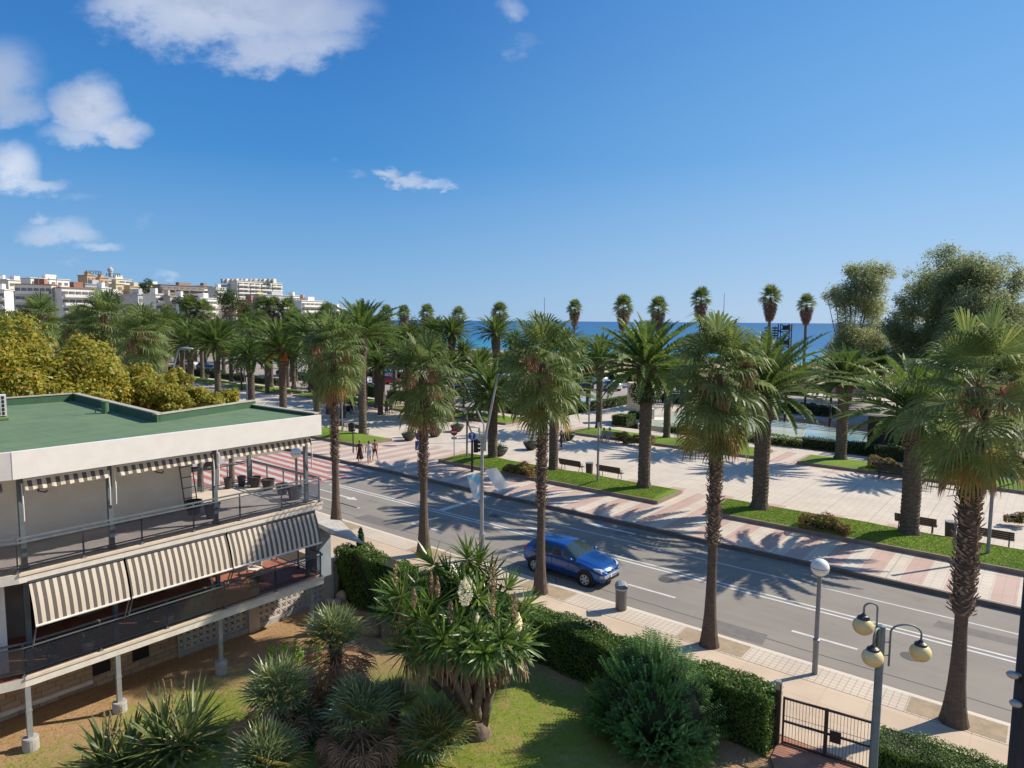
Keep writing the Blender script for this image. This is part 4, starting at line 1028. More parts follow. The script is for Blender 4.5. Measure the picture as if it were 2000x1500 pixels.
# ------------------------------------------------------------------ broadleaf trees, hedges, garden plants
def clumps(rg, blobs, per, flat=1.0):
    """points spread over the skins of many small spheres inside each blob"""
    Ps = []; Ns = []
    for (cx, cy, cz, r) in blobs:
        n = int(per*r*r); P = rg.normal(0, 1, (n, 3)); P /= np.linalg.norm(P, axis=1, keepdims=True)
        rad = r*rg.uniform(.55, 1.05, (n, 1))**.7
        Ps.append(P*rad*(1, 1, flat)+(cx, cy, cz)); Ns.append(P*.8+(0, 0, .5))
    return np.concatenate(Ps), np.concatenate(Ns)
def tree(name, label, x, y, z, H_, R_, cz, leaf, size, per, seed, nb=26, cat='tree', group=None, trunk_r=.2, flat=.9, limb=True, spread=(1, 1, 1), bark=None, aspect=.55, cr=(.28, .5)):
    rg = np.random.default_rng(seed); t = thing(name, label, cat, (x, y, z), 0, group)
    bl = []
    for i in range(nb):
        d = rg.normal(0, 1, 3); d /= np.linalg.norm(d); rr = R_*rg.uniform(.35, .85)
        bl.append((d[0]*rr*spread[0], d[1]*rr*spread[1], cz+d[2]*rr*spread[2], R_*rg.uniform(*cr)))
    P, N = clumps(rg, bl, per, flat); P += rg.normal(0, R_*.045, P.shape); leafcloud('crown', P, N, size, leaf, t, aspect, seed)
    k = MB(); rd = random.Random(seed)
    k.tube([(0, 0, -.3), (.05, .03, cz*.35), (.1, -.05, cz*.7), (.1, .1, cz)], [trunk_r*1.2, trunk_r, trunk_r*.8, trunk_r*.5], 10)
    for b_ in bl[:14]:
        m = Vector((b_[0]*.45, b_[1]*.45, cz*.65+(b_[2]-cz)*.3)); k.tube([(.08, 0, cz*.5), m, (b_[0], b_[1], b_[2])], [trunk_r*.5, trunk_r*.3, trunk_r*.08], 6)
    k.build('trunk', bark or can_bark, t, smooth=True); return t
yel = leafmat('plane_leaf', (.12, .17, .03), (.44, .39, .05), .45, .5, (.44, .27, .05), .05)
grey_bark = mat('grey_bark', (.24, .20, .16), (.14, .115, .09), .9, 6)
GP = 'yellowing plane trees behind the block'
def yt(px, py, D, R_, lab, seed, **kw):
    q = atd(px, py, D); tree('plane_tree', lab, q.x, q.y, 0, 0, R_, q.z, yel, .20, 700, seed, 46, group=GP, trunk_r=.17, bark=grey_bark, aspect=.75, cr=(.16, .30), **kw)
yt(60, 735, 42, 3.3, 'largest yellow green plane tree at the left edge behind the roof', 1, spread=(1, 1, .85))
yt(170, 745, 44, 2.7, 'yellow green plane tree second from the left edge behind the roof', 2)
yt(262, 765, 46, 2.0, 'rusty yellow plane tree in front of the pair of shaggy fan palms', 3)
yt(325, 790, 45, 1.45, 'small yellow plane tree above the roof notch', 4)
yt(345, 745, 48, 1.0, 'upper yellow plane sprays below the curved street lamp', 6)
yt(300, 765, 47, 1.7, 'yellow plane tree between the rusty one and the roof notch', 7)
yt(385, 785, 46, 1.25, 'yellow plane tree left of the lowest one at the roof edge', 8)
yt(447, 778, 46, .8, 'thin yellow plane sprays at the right end of the group', 9)
yt(415, 790, 44, .95, 'low yellow plane tree right of the others, above the roof edge', 5)
# feathery trees by the beach at the right
fea = leafmat('tamarisk_leaf', (.17, .22, .095), (.34, .37, .19), .55, .6, None, .05)
fea2 = leafmat('tamarisk_leaf_dark', (.14, .19, .085), (.29, .33, .16), .55, .6, None, .05)
def ft(blist, D, lab, seed, leaf, per=42):
    rg = np.random.default_rng(seed); q0 = atd(blist[0][0], 626, D); t = thing('feathery_tree', lab, 'tree', (q0.x, q0.y, 0), 0, 'feathery trees by the beach')
    bl = []
    for (px, py, rp) in blist:
        q = atd(px, py, D+rg.uniform(-3, 3)); R = rp/1326*D; c = q-Vector((q0.x, q0.y, 0))
        for i in range(22):
            d = rg.normal(0, 1, 3); d /= np.linalg.norm(d); rr = R*rg.uniform(.2, 1.0); bl.append((c.x+d[0]*rr, c.y+d[1]*rr, c.z+d[2]*rr*.95, R*rg.uniform(.22, .46)))
    P, N = clumps(rg, bl, per*6, .8); P += rg.normal(0, .22, P.shape)*(1, 1, 1.3); leafcloud('crown', P, N, .34, leaf, t, .30, seed)
    k = MB(); k.tube([(0, 0, -.6), (.3, 0, 3), (.2, .2, 6)], [.42, .34, .25], 10)
    for b_ in bl[::14]: k.tube([(.2, .1, 3.0), (b_[0]*.6, b_[1]*.6, (3+b_[2])/2+.5), b_[:3]], [.16, .08, .02], 6)
    k.build('trunk', grey_bark, t, smooth=True)
ft([(1665, 660, 42), (1690, 560, 42), (1650, 585, 30), (1700, 610, 38), (1712, 535, 26), (1628, 575, 20), (1640, 660, 26), (1668, 530, 20), (1700, 670, 34), (1640, 705, 34), (1690, 720, 36), (1725, 690, 30)], 105, 'tall feathery grey green tree left of the right hand group, behind the low date palm', 3, fea)
ft([(1812, 560, 42), (1830, 620, 44), (1850, 520, 36), (1788, 610, 34), (1770, 650, 30), (1808, 670, 36), (1760, 590, 14), (1750, 640, 30), (1765, 700, 34), (1820, 715, 40), (1865, 560, 40), (1870, 640, 40)], 100, 'feathery tree in the middle of the right hand group', 4, fea2)
ft([(1935, 545, 44), (1900, 600, 46), (1970, 600, 42), (1900, 535, 36), (1960, 660, 44), (1990, 550, 24), (1880, 660, 40), (1995, 640, 34), (1880, 715, 40), (1940, 730, 44), (1995, 710, 44), (1850, 590, 34)], 96, 'widest feathery tree at the right edge of the picture', 5, fea2)
bush_m = leafmat('dark_bush', (.02, .05, .015), (.06, .11, .03), .2, .5)
green_m = leafmat('belt_leaf', (.035, .065, .02), (.10, .14, .045), .25, .6, None, .1)
GT = 'trees of the far green belt'
for k in range(34):
    px = rnd.uniform(-20, 640); D = rnd.uniform(135, 250); q = atd(px, 626, D); topz = 11+(626-rnd.uniform(606, 640))/1326*D; R_ = rnd.uniform(3.2, 5.0)
    tree('broadleaf_tree', 'round green tree in the dense belt below the white town', q.x, q.y, 0, 0, R_, max(3, topz-R_), green_m, .55, 30, 100+k, 14, group=GT, trunk_r=.2)
for (px, py, R_, lab) in ((362, 590, 3.6, 'grey green pine standing in front of the white flats on the left slope'), (448, 592, 5.4, 'large dark tree before the town between the white and brown flats'), (478, 606, 3.6, 'dark tree right of the large one before the town'), (285, 560, 4.2, 'dark tree clump up on the hill left of the brown flats')):
    D = 255 if py > 570 else 380; q = atd(px, py, D); tree('dark_tree', lab, q.x, q.y, hillz(D, px) if py < 570 else -1, 0, R_, q.z-(hillz(D, px) if py < 570 else -1), green_m, .7, 30, 200+px, 16, trunk_r=.3)
for k, px in enumerate((665, 690, 725, 745, 768, 800, 820, 845)):
    D = 300; q = atd(px, 628, D); tree('shore_tree', 'low tree on the wooded point at the left end of the sea', q.x, q.y, -1, 0, 5.5, 7.5 if px > 700 else 9, green_m, .9, 14, 300+k, 14, group='trees on the wooded point')
for k, (px, cy, rp, D, lab) in enumerate(((612, 735, 30, 92, 'dark bushy tree between the leftmost fan palm and the second row palm'), (700, 735, 16, 84, 'small round tree in front of the red parked cars'), (575, 700, 22, 110, 'green tree behind the palms left of the leftmost tall fan palm'), (905, 735, 22, 84, 'dark tree behind the second fan palm in the car park'), (1020, 740, 20, 88, 'dark tree in the car park left of the middle fan palm'), (1330, 735, 26, 92, 'bright green tree right of the tallest date palm neck'), (1650, 730, 34, 100, 'dark low tree under the feathery trees, left one'), (1770, 745, 36, 92, 'dark low tree under the feathery trees, middle one'), (1900, 760, 40, 84, 'dark low tree behind the big right hand fan palm'), (1985, 790, 44, 70, 'dark green tree at the right edge behind the fan palm'), (470, 715, 20, 110, 'green tree in the car park far left'), (1480, 735, 20, 110, 'green tree behind the fourth fan palm by the beach'))):
    q = atd(px, cy, D); R_ = rp/1326*D; tree('broadleaf_tree', lab, q.x, q.y, 0, 0, R_, max(q.z, R_*.9), bush_m if k % 3 else green_m, .32, 60, 500+k, 22, trunk_r=.14)
# hedges
hedge_leaf = leafmat('hedge_leaf', (.035, .09, .012), (.10, .18, .022), .3, .5, (.15, .21, .035), .03)
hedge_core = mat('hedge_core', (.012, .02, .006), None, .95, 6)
def hedge(label, x0, x1, y0, y1, z0, z1, seed, leaf=None, dens=420, size=.085, name='hedge', group=None, rz=0.0, wob=.06, loc=None):
    rg = np.random.default_rng(seed); lx, ly, lz = x1-x0, y1-y0, z1-z0; cx, cy = (x0+x1)/2, (y0+y1)/2
    t = thing(name, label, 'hedge', (cx, cy, z0), rz, group)
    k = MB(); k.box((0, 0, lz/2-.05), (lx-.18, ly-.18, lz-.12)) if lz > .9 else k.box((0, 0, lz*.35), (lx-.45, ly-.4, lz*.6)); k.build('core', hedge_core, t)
    Ps = []; Ns = []
    for (n, a, b, f) in ((dens*lx*ly*1.3, lx, ly, 't'), (dens*lx*lz, lx, lz, 'f'), (dens*lx*lz*.6, lx, lz, 'b'), (dens*ly*lz, ly, lz, 'l'), (dens*ly*lz, ly, lz, 'r')):
        n = int(n); u = rg.uniform(-.5, .5, n); v = rg.uniform(-.5, .5, n); dep = rg.uniform(-.10, .04, n)
        if f == 't': P = np.stack([u*lx, v*ly, lz+dep], 1); N = np.tile((0, 0, 1.), (n, 1))
        elif f == 'f': P = np.stack([u*lx, -ly/2-dep, (v+.5)*lz], 1); N = np.tile((0, -1., .3), (n, 1))
        elif f == 'b': P = np.stack([u*lx, ly/2+dep, (v+.5)*lz], 1); N = np.tile((0, 1., .3), (n, 1))
        else: s = -1 if f == 'l' else 1; P = np.stack([s*(lx/2+dep), u*ly, (v+.5)*lz], 1); N = np.tile((s*1., 0, .3), (n, 1))
        Ps.append(P); Ns.append(N)
    P = np.concatenate(Ps); N = np.concatenate(Ns)
    w = np.sin(P[:, 0]*1.7+seed)*np.cos(P[:, 0]*.6)*wob+np.sin(P[:, 0]*5.3+P[:, 1]*3)*wob*.45
    P[:, 2] += w*(P[:, 2]/lz); P[:, 1] += np.sin(P[:, 0]*3.1+P[:, 2]*2.2)*wob*.8
    leafcloud('foliage', P, N, size, leaf or hedge_leaf, t, .5, seed); return t
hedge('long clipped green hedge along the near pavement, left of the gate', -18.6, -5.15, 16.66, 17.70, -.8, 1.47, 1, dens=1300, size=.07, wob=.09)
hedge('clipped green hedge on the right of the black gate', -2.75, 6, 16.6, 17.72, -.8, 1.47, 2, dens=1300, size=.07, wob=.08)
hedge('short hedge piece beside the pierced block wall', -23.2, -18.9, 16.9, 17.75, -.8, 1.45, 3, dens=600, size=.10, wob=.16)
flower_leaf = leafmat('flower_bed_leaf', (.06, .10, .02), (.30, .20, .06), .3, .6, (.45, .18, .12), .05)
pale_hedge = leafmat('variegated_leaf', (.10, .16, .03), (.22, .26, .06), .3, .6)
HB = 'low clipped hedges around the pools and car park'
hedge('yellowish low hedge along the near side of the long pool', -30, -17, 60.6, 61.8, .2, 1.0, 4, pale_hedge, 90, .16, group=HB)
hedge('dark low hedge in front of the small blue pool', -17, -11.2, 61.0, 62.2, .2, 1.1, 5, bush_m, 90, .16, group=HB)
hedge('long low hedge on the near side of the round left pool', -57, -45.5, 62.6, 64.0, .2, 1.25, 6, None, 90, .17, group=HB)
q = thing('dummy', 'x', 'x'); bpy.data.objects.remove(q)
hedge('low hedge between the beach path and the left pool', -45.4, -44.0, 64.4, 81, .2, 1.1, 7, None, 80, .17, group=HB)
hedge('dark hedge along the car park between the second row palms', -72, -60, 61.2, 62.4, .2, 1.3, 8, bush_m, 80, .18, group=HB)
hedge('dark tall hedge below the red parked car', -88, -75, 61.4, 63, .2, 1.6, 9, bush_m, 70, .2, group=HB)
hedge('low hedge with a sandy edge far left by the car park', -118, -100, 61.6, 63, .2, 1.1, 10, bush_m, 60, .2, group=HB)
hedge('box shaped green bush beside the cream monument wall', -36.2, -34.3, 61.2, 63.1, .2, 1.3, 12, None, 110, .15, name='bush')
hedge('second box bush right behind the one beside the monument wall', -36.2, -34.2, 64.6, 66.4, .2, 1.3, 13, None, 110, .15, name='bush')
hedge('dark shrub bed below the brown kiosk wall', -11, 4, 59.6, 61.5, .2, 1.4, 14, bush_m, 90, .2, name='shrub_bed', wob=.25)
hedge('dark green hedge behind the car park by the beach', -75, -30, 107, 108.5, .2, 1.5, 15, bush_m, 26, .3, group=HB, wob=.2)
def fbed(px, py, w, label, seed, leaf=None, hh=.55, z=.55):
    q = spot(px, py, z); hedge(label, q.x-w/2, q.x+w/2, q.y-.42, q.y+.42, z-.10, z+hh*.72, seed, leaf or flower_leaf, 420, .12, name='flower_bed', group='low red flowering beds on the lawns', wob=.2)
fbed(1015, 922, 2.6, 'long low flower bed on the lawn left of the benches', 20); fbed(1610, 1030, 2.3, 'reddish flower bed on the near right lawn bed', 21)
fbed(1735, 915, 2.6, 'flower bed behind the right hand benches', 22, hh=.8); fbed(1240, 862, 3.6, 'reddish flower bed behind the seated couple', 23, hh=.7)
fbed(1985, 1015, 1.0, 'small flower bed on the lawn at the right edge', 24)
# ---------------- garden
gm = -.8
yuc = leafmat('yucca_leaf', (.045, .10, .018), (.12, .21, .035), .3, .38, (.26, .32, .08), .03, spec=.6)
cream = leafmat('yucca_flower', (.90, .87, .70), (.80, .75, .52), .3, .6)
stalk = leafmat('spent_flower', (.34, .22, .13), (.42, .32, .18), .2, .7)
ybark = mat('yucca_bark', (.22, .165, .12), (.11, .08, .06), .95, 5, bump=.8, bscale=14)
def rosette(mb, c, n, L, w, rd, tiltv=(0, 0, 1), mi=0, low=-.75, stiff=.25, segs=3):
    T = Vector(tiltv).normalized(); A = T.orthogonal().normalized(); B = T.cross(A); c = Vector(c)
    for k in range(n):
        u = (k+.5)/n; az = k*2.39996; el = radians(82)-(u**.85)*(radians(82)-low)
        d = (A*cos(az)+B*sin(az))*cos(el)+T*sin(el); s = T.cross(d)
        s = s.normalized() if s.length > 1e-3 else A; l = L*rd.uniform(.8, 1.1); p = c+d*.05+T*(.15*(1-u)); ww = w*.5; prev = (p-s*ww*.6, p+s*ww*.6)
        for q in range(1, segs+1):
            d = (d-Vector((0, 0, stiff/segs*(.6+u)))).normalized(); p = p+d*l/segs; f = (1.0, .85, .0)[min(2, q-1)] if segs == 3 else 1-q/segs
            cur = (p-s*ww*f, p+s*ww*f)
            if f == 0: mb.tri(prev[0], prev[1], p, mi)
            else: mb.quad(prev[0], prev[1], cur[1], cur[0], mi)
            prev = cur
def panicle(c, h, r, m, name, parent, rd, n=260, s=.05):
    P = []; 
    for i in range(n): u = rd.random(); a = rd.uniform(0, 6.28); rr = r*sin(pi*min(1, u*.9+.12))*rd.uniform(.5, 1); P.append((c[0]+rr*cos(a), c[1]+rr*sin(a), c[2]+u*h))
    P = np.array(P); N = P-np.array(c); N[:, 2] = .1
    o = leafcloud(name, P, N, s, m, parent, .8, n); return o
yt_ = thing('yucca_tree', 'big many stemmed yucca tree with white flower spikes in the middle of the garden', 'yucca', gspot(928, 1432))
rd = random.Random(5); trunkm = MB(); cr = MB(); dd = MB()
BASE = gspot(928, 1432); HEADS = [  # crown heads: px, py, distance offset
    (850, 1110, .8), (935, 1110, 1.0), (800, 1150, .5), (905, 1150, .3), (985, 1160, .6), (780, 1205, 0), (850, 1190, -.2), (830, 1165, .9), (960, 1210, -.3), (900, 1225, -.6), (1000, 1225, -.1),
    (930, 1250, -1.0), (860, 1240, -.9), (1010, 1262, -.6), (815, 1245, -.4), (880, 1175, .6), (935, 1175, -.1), (830, 1215, -.7), (870, 1255, -1.2), (975, 1255, -1.0), (945, 1280, -1.4), (790, 1170, -.3), (1015, 1195, .4), (915, 1100, .9), (885, 1215, .4), (800, 1275, -.2), (955, 1140, 1.2), (960, 1190, .9), (880, 1135, 1.2), (985, 1280, -.9), (905, 1275, -1.2), (840, 1275, -.9)]
D0 = math.hypot(BASE.x, BASE.y)
trunkm.lathe([(.52, -.15), (.46, .1), (.36, .3), (.30, .42), (0, .5)], (0, 0, 0), 14, 0, .8)
for i, (px, py, dz) in enumerate(HEADS):
    q = atd(px, py, D0+dz)-BASE
    if i % 2 == 0 or py < 1180:
        m = Vector((q.x*.35+rd.uniform(-.1, .1), q.y*.35, q.z*.35)); m2 = Vector((q.x*.75, q.y*.75, q.z*.68)); st = Vector((rd.uniform(-.25, .25), rd.uniform(-.2, .2), .2))
        trunkm.tube([st, m, m2, q], [.15, .11, .09, .06], 9, jit=.12, rnd=rd)
    else:
        trunkm.tube([q*.55, q*.8+Vector((0, 0, -.1)), q], [.09, .08, .06], 7)
    o = Vector((q.x, q.y, 1.2)).normalized()
    rosette(cr, q, 66, .72, .066, rd, o, 0, -.95, .34)
    for k in range(34):                      # dead leaves hanging below each head
        a = rd.uniform(0, 6.28); p = q+Vector((.1*cos(a), .1*sin(a), -.1)); e = p+Vector((.22*cos(a), .22*sin(a), -rd.uniform(.4, .85))); s = Vector((-sin(a), cos(a), 0))*.02
        dd.quad(p-s, p+s, e+s*.5, e-s*.5)
trunkm.build('trunk', ybark, yt_, smooth=True); cr.build('crown', yuc, yt_); dd.build('dead_leaves', dead_m, yt_)
for i, (px, py, h, r, m, nm) in enumerate(((908, 1182, .72, .20, cream, 'flower_spike'), (932, 1262, .85, .17, cream, 'flower_spike'), (1012, 1235, .5, .10, cream, 'flower_spike'), (963, 1160, .95, .10, stalk, 'spent_spike'), (962, 1205, .8, .09, stalk, 'spent_spike'),
        (880, 1215, .6, .09, stalk, 'spent_spike'), (808, 1185, .5, .07, stalk, 'spent_spike'), (843, 1160, .55, .06, stalk, 'spent_spike'), (855, 1165, .5, .06, stalk, 'spent_spike'), (772, 1140, .6, .05, stalk, 'spent_spike'), (1005, 1210, .7, .08, stalk, 'spent_spike'))):
    q = atd(px, py, D0-.9)-BASE; panicle((q.x, q.y, q.z-.0), h, r, m, nm, yt_, random.Random(i), 420 if m is cream else 150, .06)
# small dragon like yucca shrub
sp = gspot(740, 1245); t = thing('yucca_shrub', 'small crooked yucca shrub with a bare twisted stem left of the big one', 'yucca', sp)
k = MB(); k.tube([(0, 0, -.05), (.02, 0, .35), (-.1, 0, .6), (-.08, 0, .85)], [.09, .07, .06, .05], 8); k.tube([(-.02, 0, .55), (.25, .05, .75), (.45, .1, .8)], [.05, .04, .03], 7)
k.tube([(0, 0, .02), (-.5, -.2, .06), (-.9, -.3, .0)], [.06, .04, .02], 7); k.build('stem', ybark, t, smooth=True)
k = MB(); rosette(k, (-.08, 0, .88), 46, .42, .035, rd, (0, 0, 1)); rosette(k, (.47, .1, .82), 30, .34, .03, rd, (.4, 0, 1)); rosette(k, (-.3, .4, 1.5), 40, .4, .03, rd); k.build('leaves', yuc, t)
# dwarf fan palms
dwarf = leafmat('dwarf_fan_leaf', (.12, .18, .065), (.25, .31, .14), .25, .42, (.28, .26, .13), .05, spec=.6)
def dwarf_palm(px, py, z, label, R_=.55, pet=.5, seed=1, nl=36, skirt=70, trunk=1.3, tr=.13, lean=(0, 0), old=0.12):
    rd = random.Random(seed); c = spot(px, py, z)
    g0 = gz(c.x, c.y); t = thing('dwarf_fan_palm', label, 'palm', (c.x, c.y, g0), 0, 'grey green dwarf fan palms with dead skirts'); h = z-g0; g = MB(); s = MB()
    for k in range(nl):
        u = (k+.5)/nl; az = k*2.39996; el = radians(86)-u*radians(52)
        fan_leaf(g, (.06*cos(az), .06*sin(az), h-.05+.15*(1-u)), az, el, pet*rd.uniform(.8, 1.15), R_*rd.uniform(.85, 1.15), rd, 20, .08+.12*u, 1 if rd.random() < old*u*2 else 0, 0, 2.0, .95)
    for k in range(skirt):
        u = (k+.5)/skirt; az = k*2.39996; el = radians(2)-u*radians(66)
        fan_leaf(s, (.08*cos(az), .08*sin(az), h-.15-u*.6*trunk), az, el, pet*1.15*rd.uniform(.8, 1.2), R_*.85*rd.uniform(.7, 1.2), rd, 16, .5+.5*u, 0, 0, 1.2+.5*rd.random(), .75)
    k = MB(); k.tube([(lean[0], lean[1], -.1), (lean[0]*.5, lean[1]*.5, h*.5), (0, 0, h)], [tr*1.1, tr, tr*1.3], 10, jit=.12, rnd=rd); stubs(k, .1, h, tr, tr*1.3, 60, rd, .1, .07, .8, 1)
    k.build('trunk', [can_bark, stub_m], t); g.build('crown', [dwarf, wash_old], t); s.build('dead_skirt', dead_m, t)
dwarf_palm(655, 1262, 1.55, 'dwarf fan palm furthest back, on a bare dark trunk', .62, .52, 1, 38, 110, 1.4, .15, (-.1, .1))
dwarf_palm(545, 1378, .95, 'dwarf fan palm at the left with a broad brown skirt', .66, .55, 2, 36, 120, 1.5, .15)
dwarf_palm(703, 1415, 1.0, 'dwarf fan palm in the middle of the clump with the widest dead skirt', .62, .55, 3, 34, 130, 1.6, .16)
dwarf_palm(852, 1462, .25, 'low dwarf fan palm with green leaves in front of the yucca trunk', .62, .6, 4, 50, 36, .8, .13, old=.25)
dwarf_palm(520, 1512, .5, 'dwarf fan palm at the bottom edge below the left one', .62, .5, 5, 46, 40, 1, .14)
dwarf_palm(770, 1385, .8, 'small leaning dwarf fan palm head between the middle clump and the yucca', .42, .4, 6, 26, 16, .7, .10, old=.3)
# sword leaved clumps at the bottom left
flax = leafmat('flax_leaf', (.05, .09, .025), (.13, .165, .05), .25, .45, (.30, .28, .12), .05, spec=.5)
def flaxc(px, py, R_, n, label, seed):
    rd = random.Random(seed); c = gspot(px, py); t = thing('flax_clump', label, 'plant', c, 0, 'sword leaved clumps by the building'); k = MB()
    for j in range(4):
        ca = j*1.7; cc = (.35*R_*cos(ca), .35*R_*sin(ca), .25)
        rosette(k, cc, n//4, R_*1.15, .075, rd, (cos(ca)*.35, sin(ca)*.35, 1), 0, .05, .28)
    k.build('leaves', flax, t)
    k = MB()
    for j in range(3):
        a = rd.uniform(0, 6.28); e = Vector((.3*cos(a), .3*sin(a), R_*1.9)); k.tube([(0, 0, .3), e*.5, e], .009, 5)
        for m in range(16): p = e*(.6+.4*m/16); k.box((p.x+rd.uniform(-.05, .05), p.y, p.z), (.03, .02, .05), m)
    k.build('flower_stalks', stalk, t); return t
flaxc(345, 1468, 1.15, 210, 'large sword leaved clump left of the dwarf fan palms', 3); flaxc(228, 1505, .95, 150, 'smaller sword leaved clump nearest the left bottom corner', 4)
# oleander
ole = leafmat('oleander_leaf', (.035, .105, .022), (.095, .21, .045), .25, .5, (.17, .27, .08), .03, spec=.2)
c = gspot(1255, 1440); t = thing('oleander_bush', 'large dense oleander bush in front of the long hedge', 'bush', (c.x+.2, c.y+.1, c.z)); rd = random.Random(9); k = MB(); st_ = MB()
rg = np.random.default_rng(9)
for i in range(900):
    d = Vector(rg.normal(0, 1, 3)); d.z = abs(d.z)*.9+.02; d.normalize(); R_ = rd.uniform(.80, 1.06)
    lump = 1+.14*sin(d.x*5+1)*cos(d.y*6)+.10*sin(d.z*9)
    tip = Vector((d.x*1.72*lump, d.y*1.5*lump, d.z*2.35*lump+.25))*R_; dirv = (d*.9+Vector((0, 0, .35))).normalized()
    if i % 5 == 0: st_.tube([(tip.x*.12, tip.y*.12, 0), tip*.6, tip], [.03, .02, .008], 5)
    A = dirv.orthogonal().normalized(); B = dirv.cross(A)
    for j in range(24):
        az = j*2.1; p = tip-dirv*(j*.022); s = A*cos(az)+B*sin(az); q = (s*.95+dirv*.45).normalized(); l = rd.uniform(.12, .18); w = q.cross(dirv).normalized()*.021
        m = p+q*l*.5; k.tri(p, m-w, m+w); k.tri(m+w, m-w, p+q*l-Vector((0, 0, .02)))
k.build('foliage', ole, t); st_.build('stems', ybark, t)
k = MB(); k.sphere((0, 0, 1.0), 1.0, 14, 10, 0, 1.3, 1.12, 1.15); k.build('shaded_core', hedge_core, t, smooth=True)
# small cypress beside the block wall, green saplings, rocks
cyp = leafmat('cypress_leaf', (.02, .05, .018), (.05, .09, .03), .15, .6)
for (px, py, h, r, lab) in ((706, 1165, 2.9, .36, 'slim dark cypress at the end of the pierced block wall'), (688, 1168, 2.2, .3, 'shorter cypress beside the slim one at the block wall')):
    c = gspot(px, py); t = thing('cypress', lab, 'tree', c); n = 1500; rg = np.random.default_rng(px); z = rg.uniform(0, 1, n)**.8; a = rg.uniform(0, 6.28, n); rr = r*np.sqrt(np.clip(1-z, 0, 1))*rg.uniform(.6, 1.05, n)
    P = np.stack([rr*np.cos(a), rr*np.sin(a), z*h+.1], 1); N = np.stack([np.cos(a), np.sin(a), np.full(n, .6)], 1); leafcloud('foliage', P, N, .12, cyp, t, .4, px)
    k = MB(); k.tube([(0, 0, 0), (0, 0, h*.8)], [.05, .02], 6); k.build('trunk', ybark, t)
sap = leafmat('sapling_leaf', (.16, .30, .03), (.26, .42, .06), .4, .5)
for i, (px, py, h) in enumerate(((528, 1300, .75), (552, 1305, .85), (575, 1300, 1.0), (585, 1310, .8), (618, 1300, .7), (950, 1365, .5))):
    c = gspot(px, py); t = thing('sapling', 'bright green sapling %s' % ('leftmost of the row behind the left dwarf fan palm', 'second of the row behind the left dwarf fan palm', 'tallest of the row behind the left dwarf fan palm', 'fourth of the row behind the left dwarf fan palm', 'nearest the back dwarf fan palm', 'at the foot of the yucca trunk')[i], 'plant', c, 0, 'bright green saplings')
    rg = np.random.default_rng(i+60); n = 110; z = rg.uniform(.15, 1, n); P = np.stack([rg.normal(0, .07, n)+z*.1, rg.normal(0, .07, n), z*h], 1); leafcloud('foliage', P, P*(1, 1, .2)+(0, 0, .3), .10, sap, t, .6, i)
    k = MB(); k.tube([(0, 0, 0), (.1, 0, h)], .01, 5); k.build('stem', ybark, t)
c = gspot(610, 1430); P, N = clumps(np.random.default_rng(4), [(rd.gauss(0, .5), rd.gauss(0, .5), .25+rd.random()*.4, .35) for _ in range(18)], 900); o = leafcloud('undergrowth', P, N, .09, bush_m, None, .7, 3, loc=c); tag(o, 'dark low shrub growing between the dwarf fan palms', 'shrub')
rock_m = mat('rock', (.50, .40, .31), (.34, .26, .20), .9, 4, bump=.6, bscale=12)
for i, (px, py, r, lab) in enumerate(((632, 1172, .20, 'leftmost pale boulder by the balcony post'), (645, 1180, .2, 'second boulder from the balcony post'), (658, 1180, .2, 'third boulder from the balcony post'), (668, 1172, .26, 'grey upright boulder nearest the block wall pillar'), (752, 1172, .26, 'flat pale rock on the grass near the hedge'), (690, 1260, .14, 'small stone beside the crooked yucca'))):
    c = gspot(px, py); k = MB(); k.sphere((0, 0, r*.5), r, 14, 9, 0, 1.2, .9, .75 if i != 3 else 1.2); rd = random.Random(i)
    k.v = [(x*(1+.12*sin(7*y+i)), y*(1+.12*cos(8*z)), z*(1+.08*sin(9*x))) for x, y, z in k.v]; o = k.build('rock', rock_m, None, c, smooth=True); tag(o, lab, 'rock', 'rocks at the foot of the block wall')
# grass tufts: fine blades over the garden lawn
n = 52000; rg = np.random.default_rng(3); P = np.stack([rg.uniform(-23, -2, n), rg.uniform(2, 16.6, n), np.full(n, gm+.02)], 1); P[:, 2] = [gz(a, b)+.015 for a, b in P[:, :2]]
keep = (np.sin(P[:, 0]*.9+P[:, 1]*.5)+np.cos(P[:, 1]*1.1-P[:, 0]*.4)+rg.normal(0, .8, n)) > -.4
P = P[keep]; blade = leafmat('grass_blade', (.12, .17, .022), (.30, .28, .07), .3, .7, (.42, .30, .16)); o = leafcloud('grass', P, np.tile((0, 0, .25), (len(P), 1)), .055, blade, None, .25, 5); tag(o, 'short patchy grass of the garden lawn', 'grass', None, 'stuff')

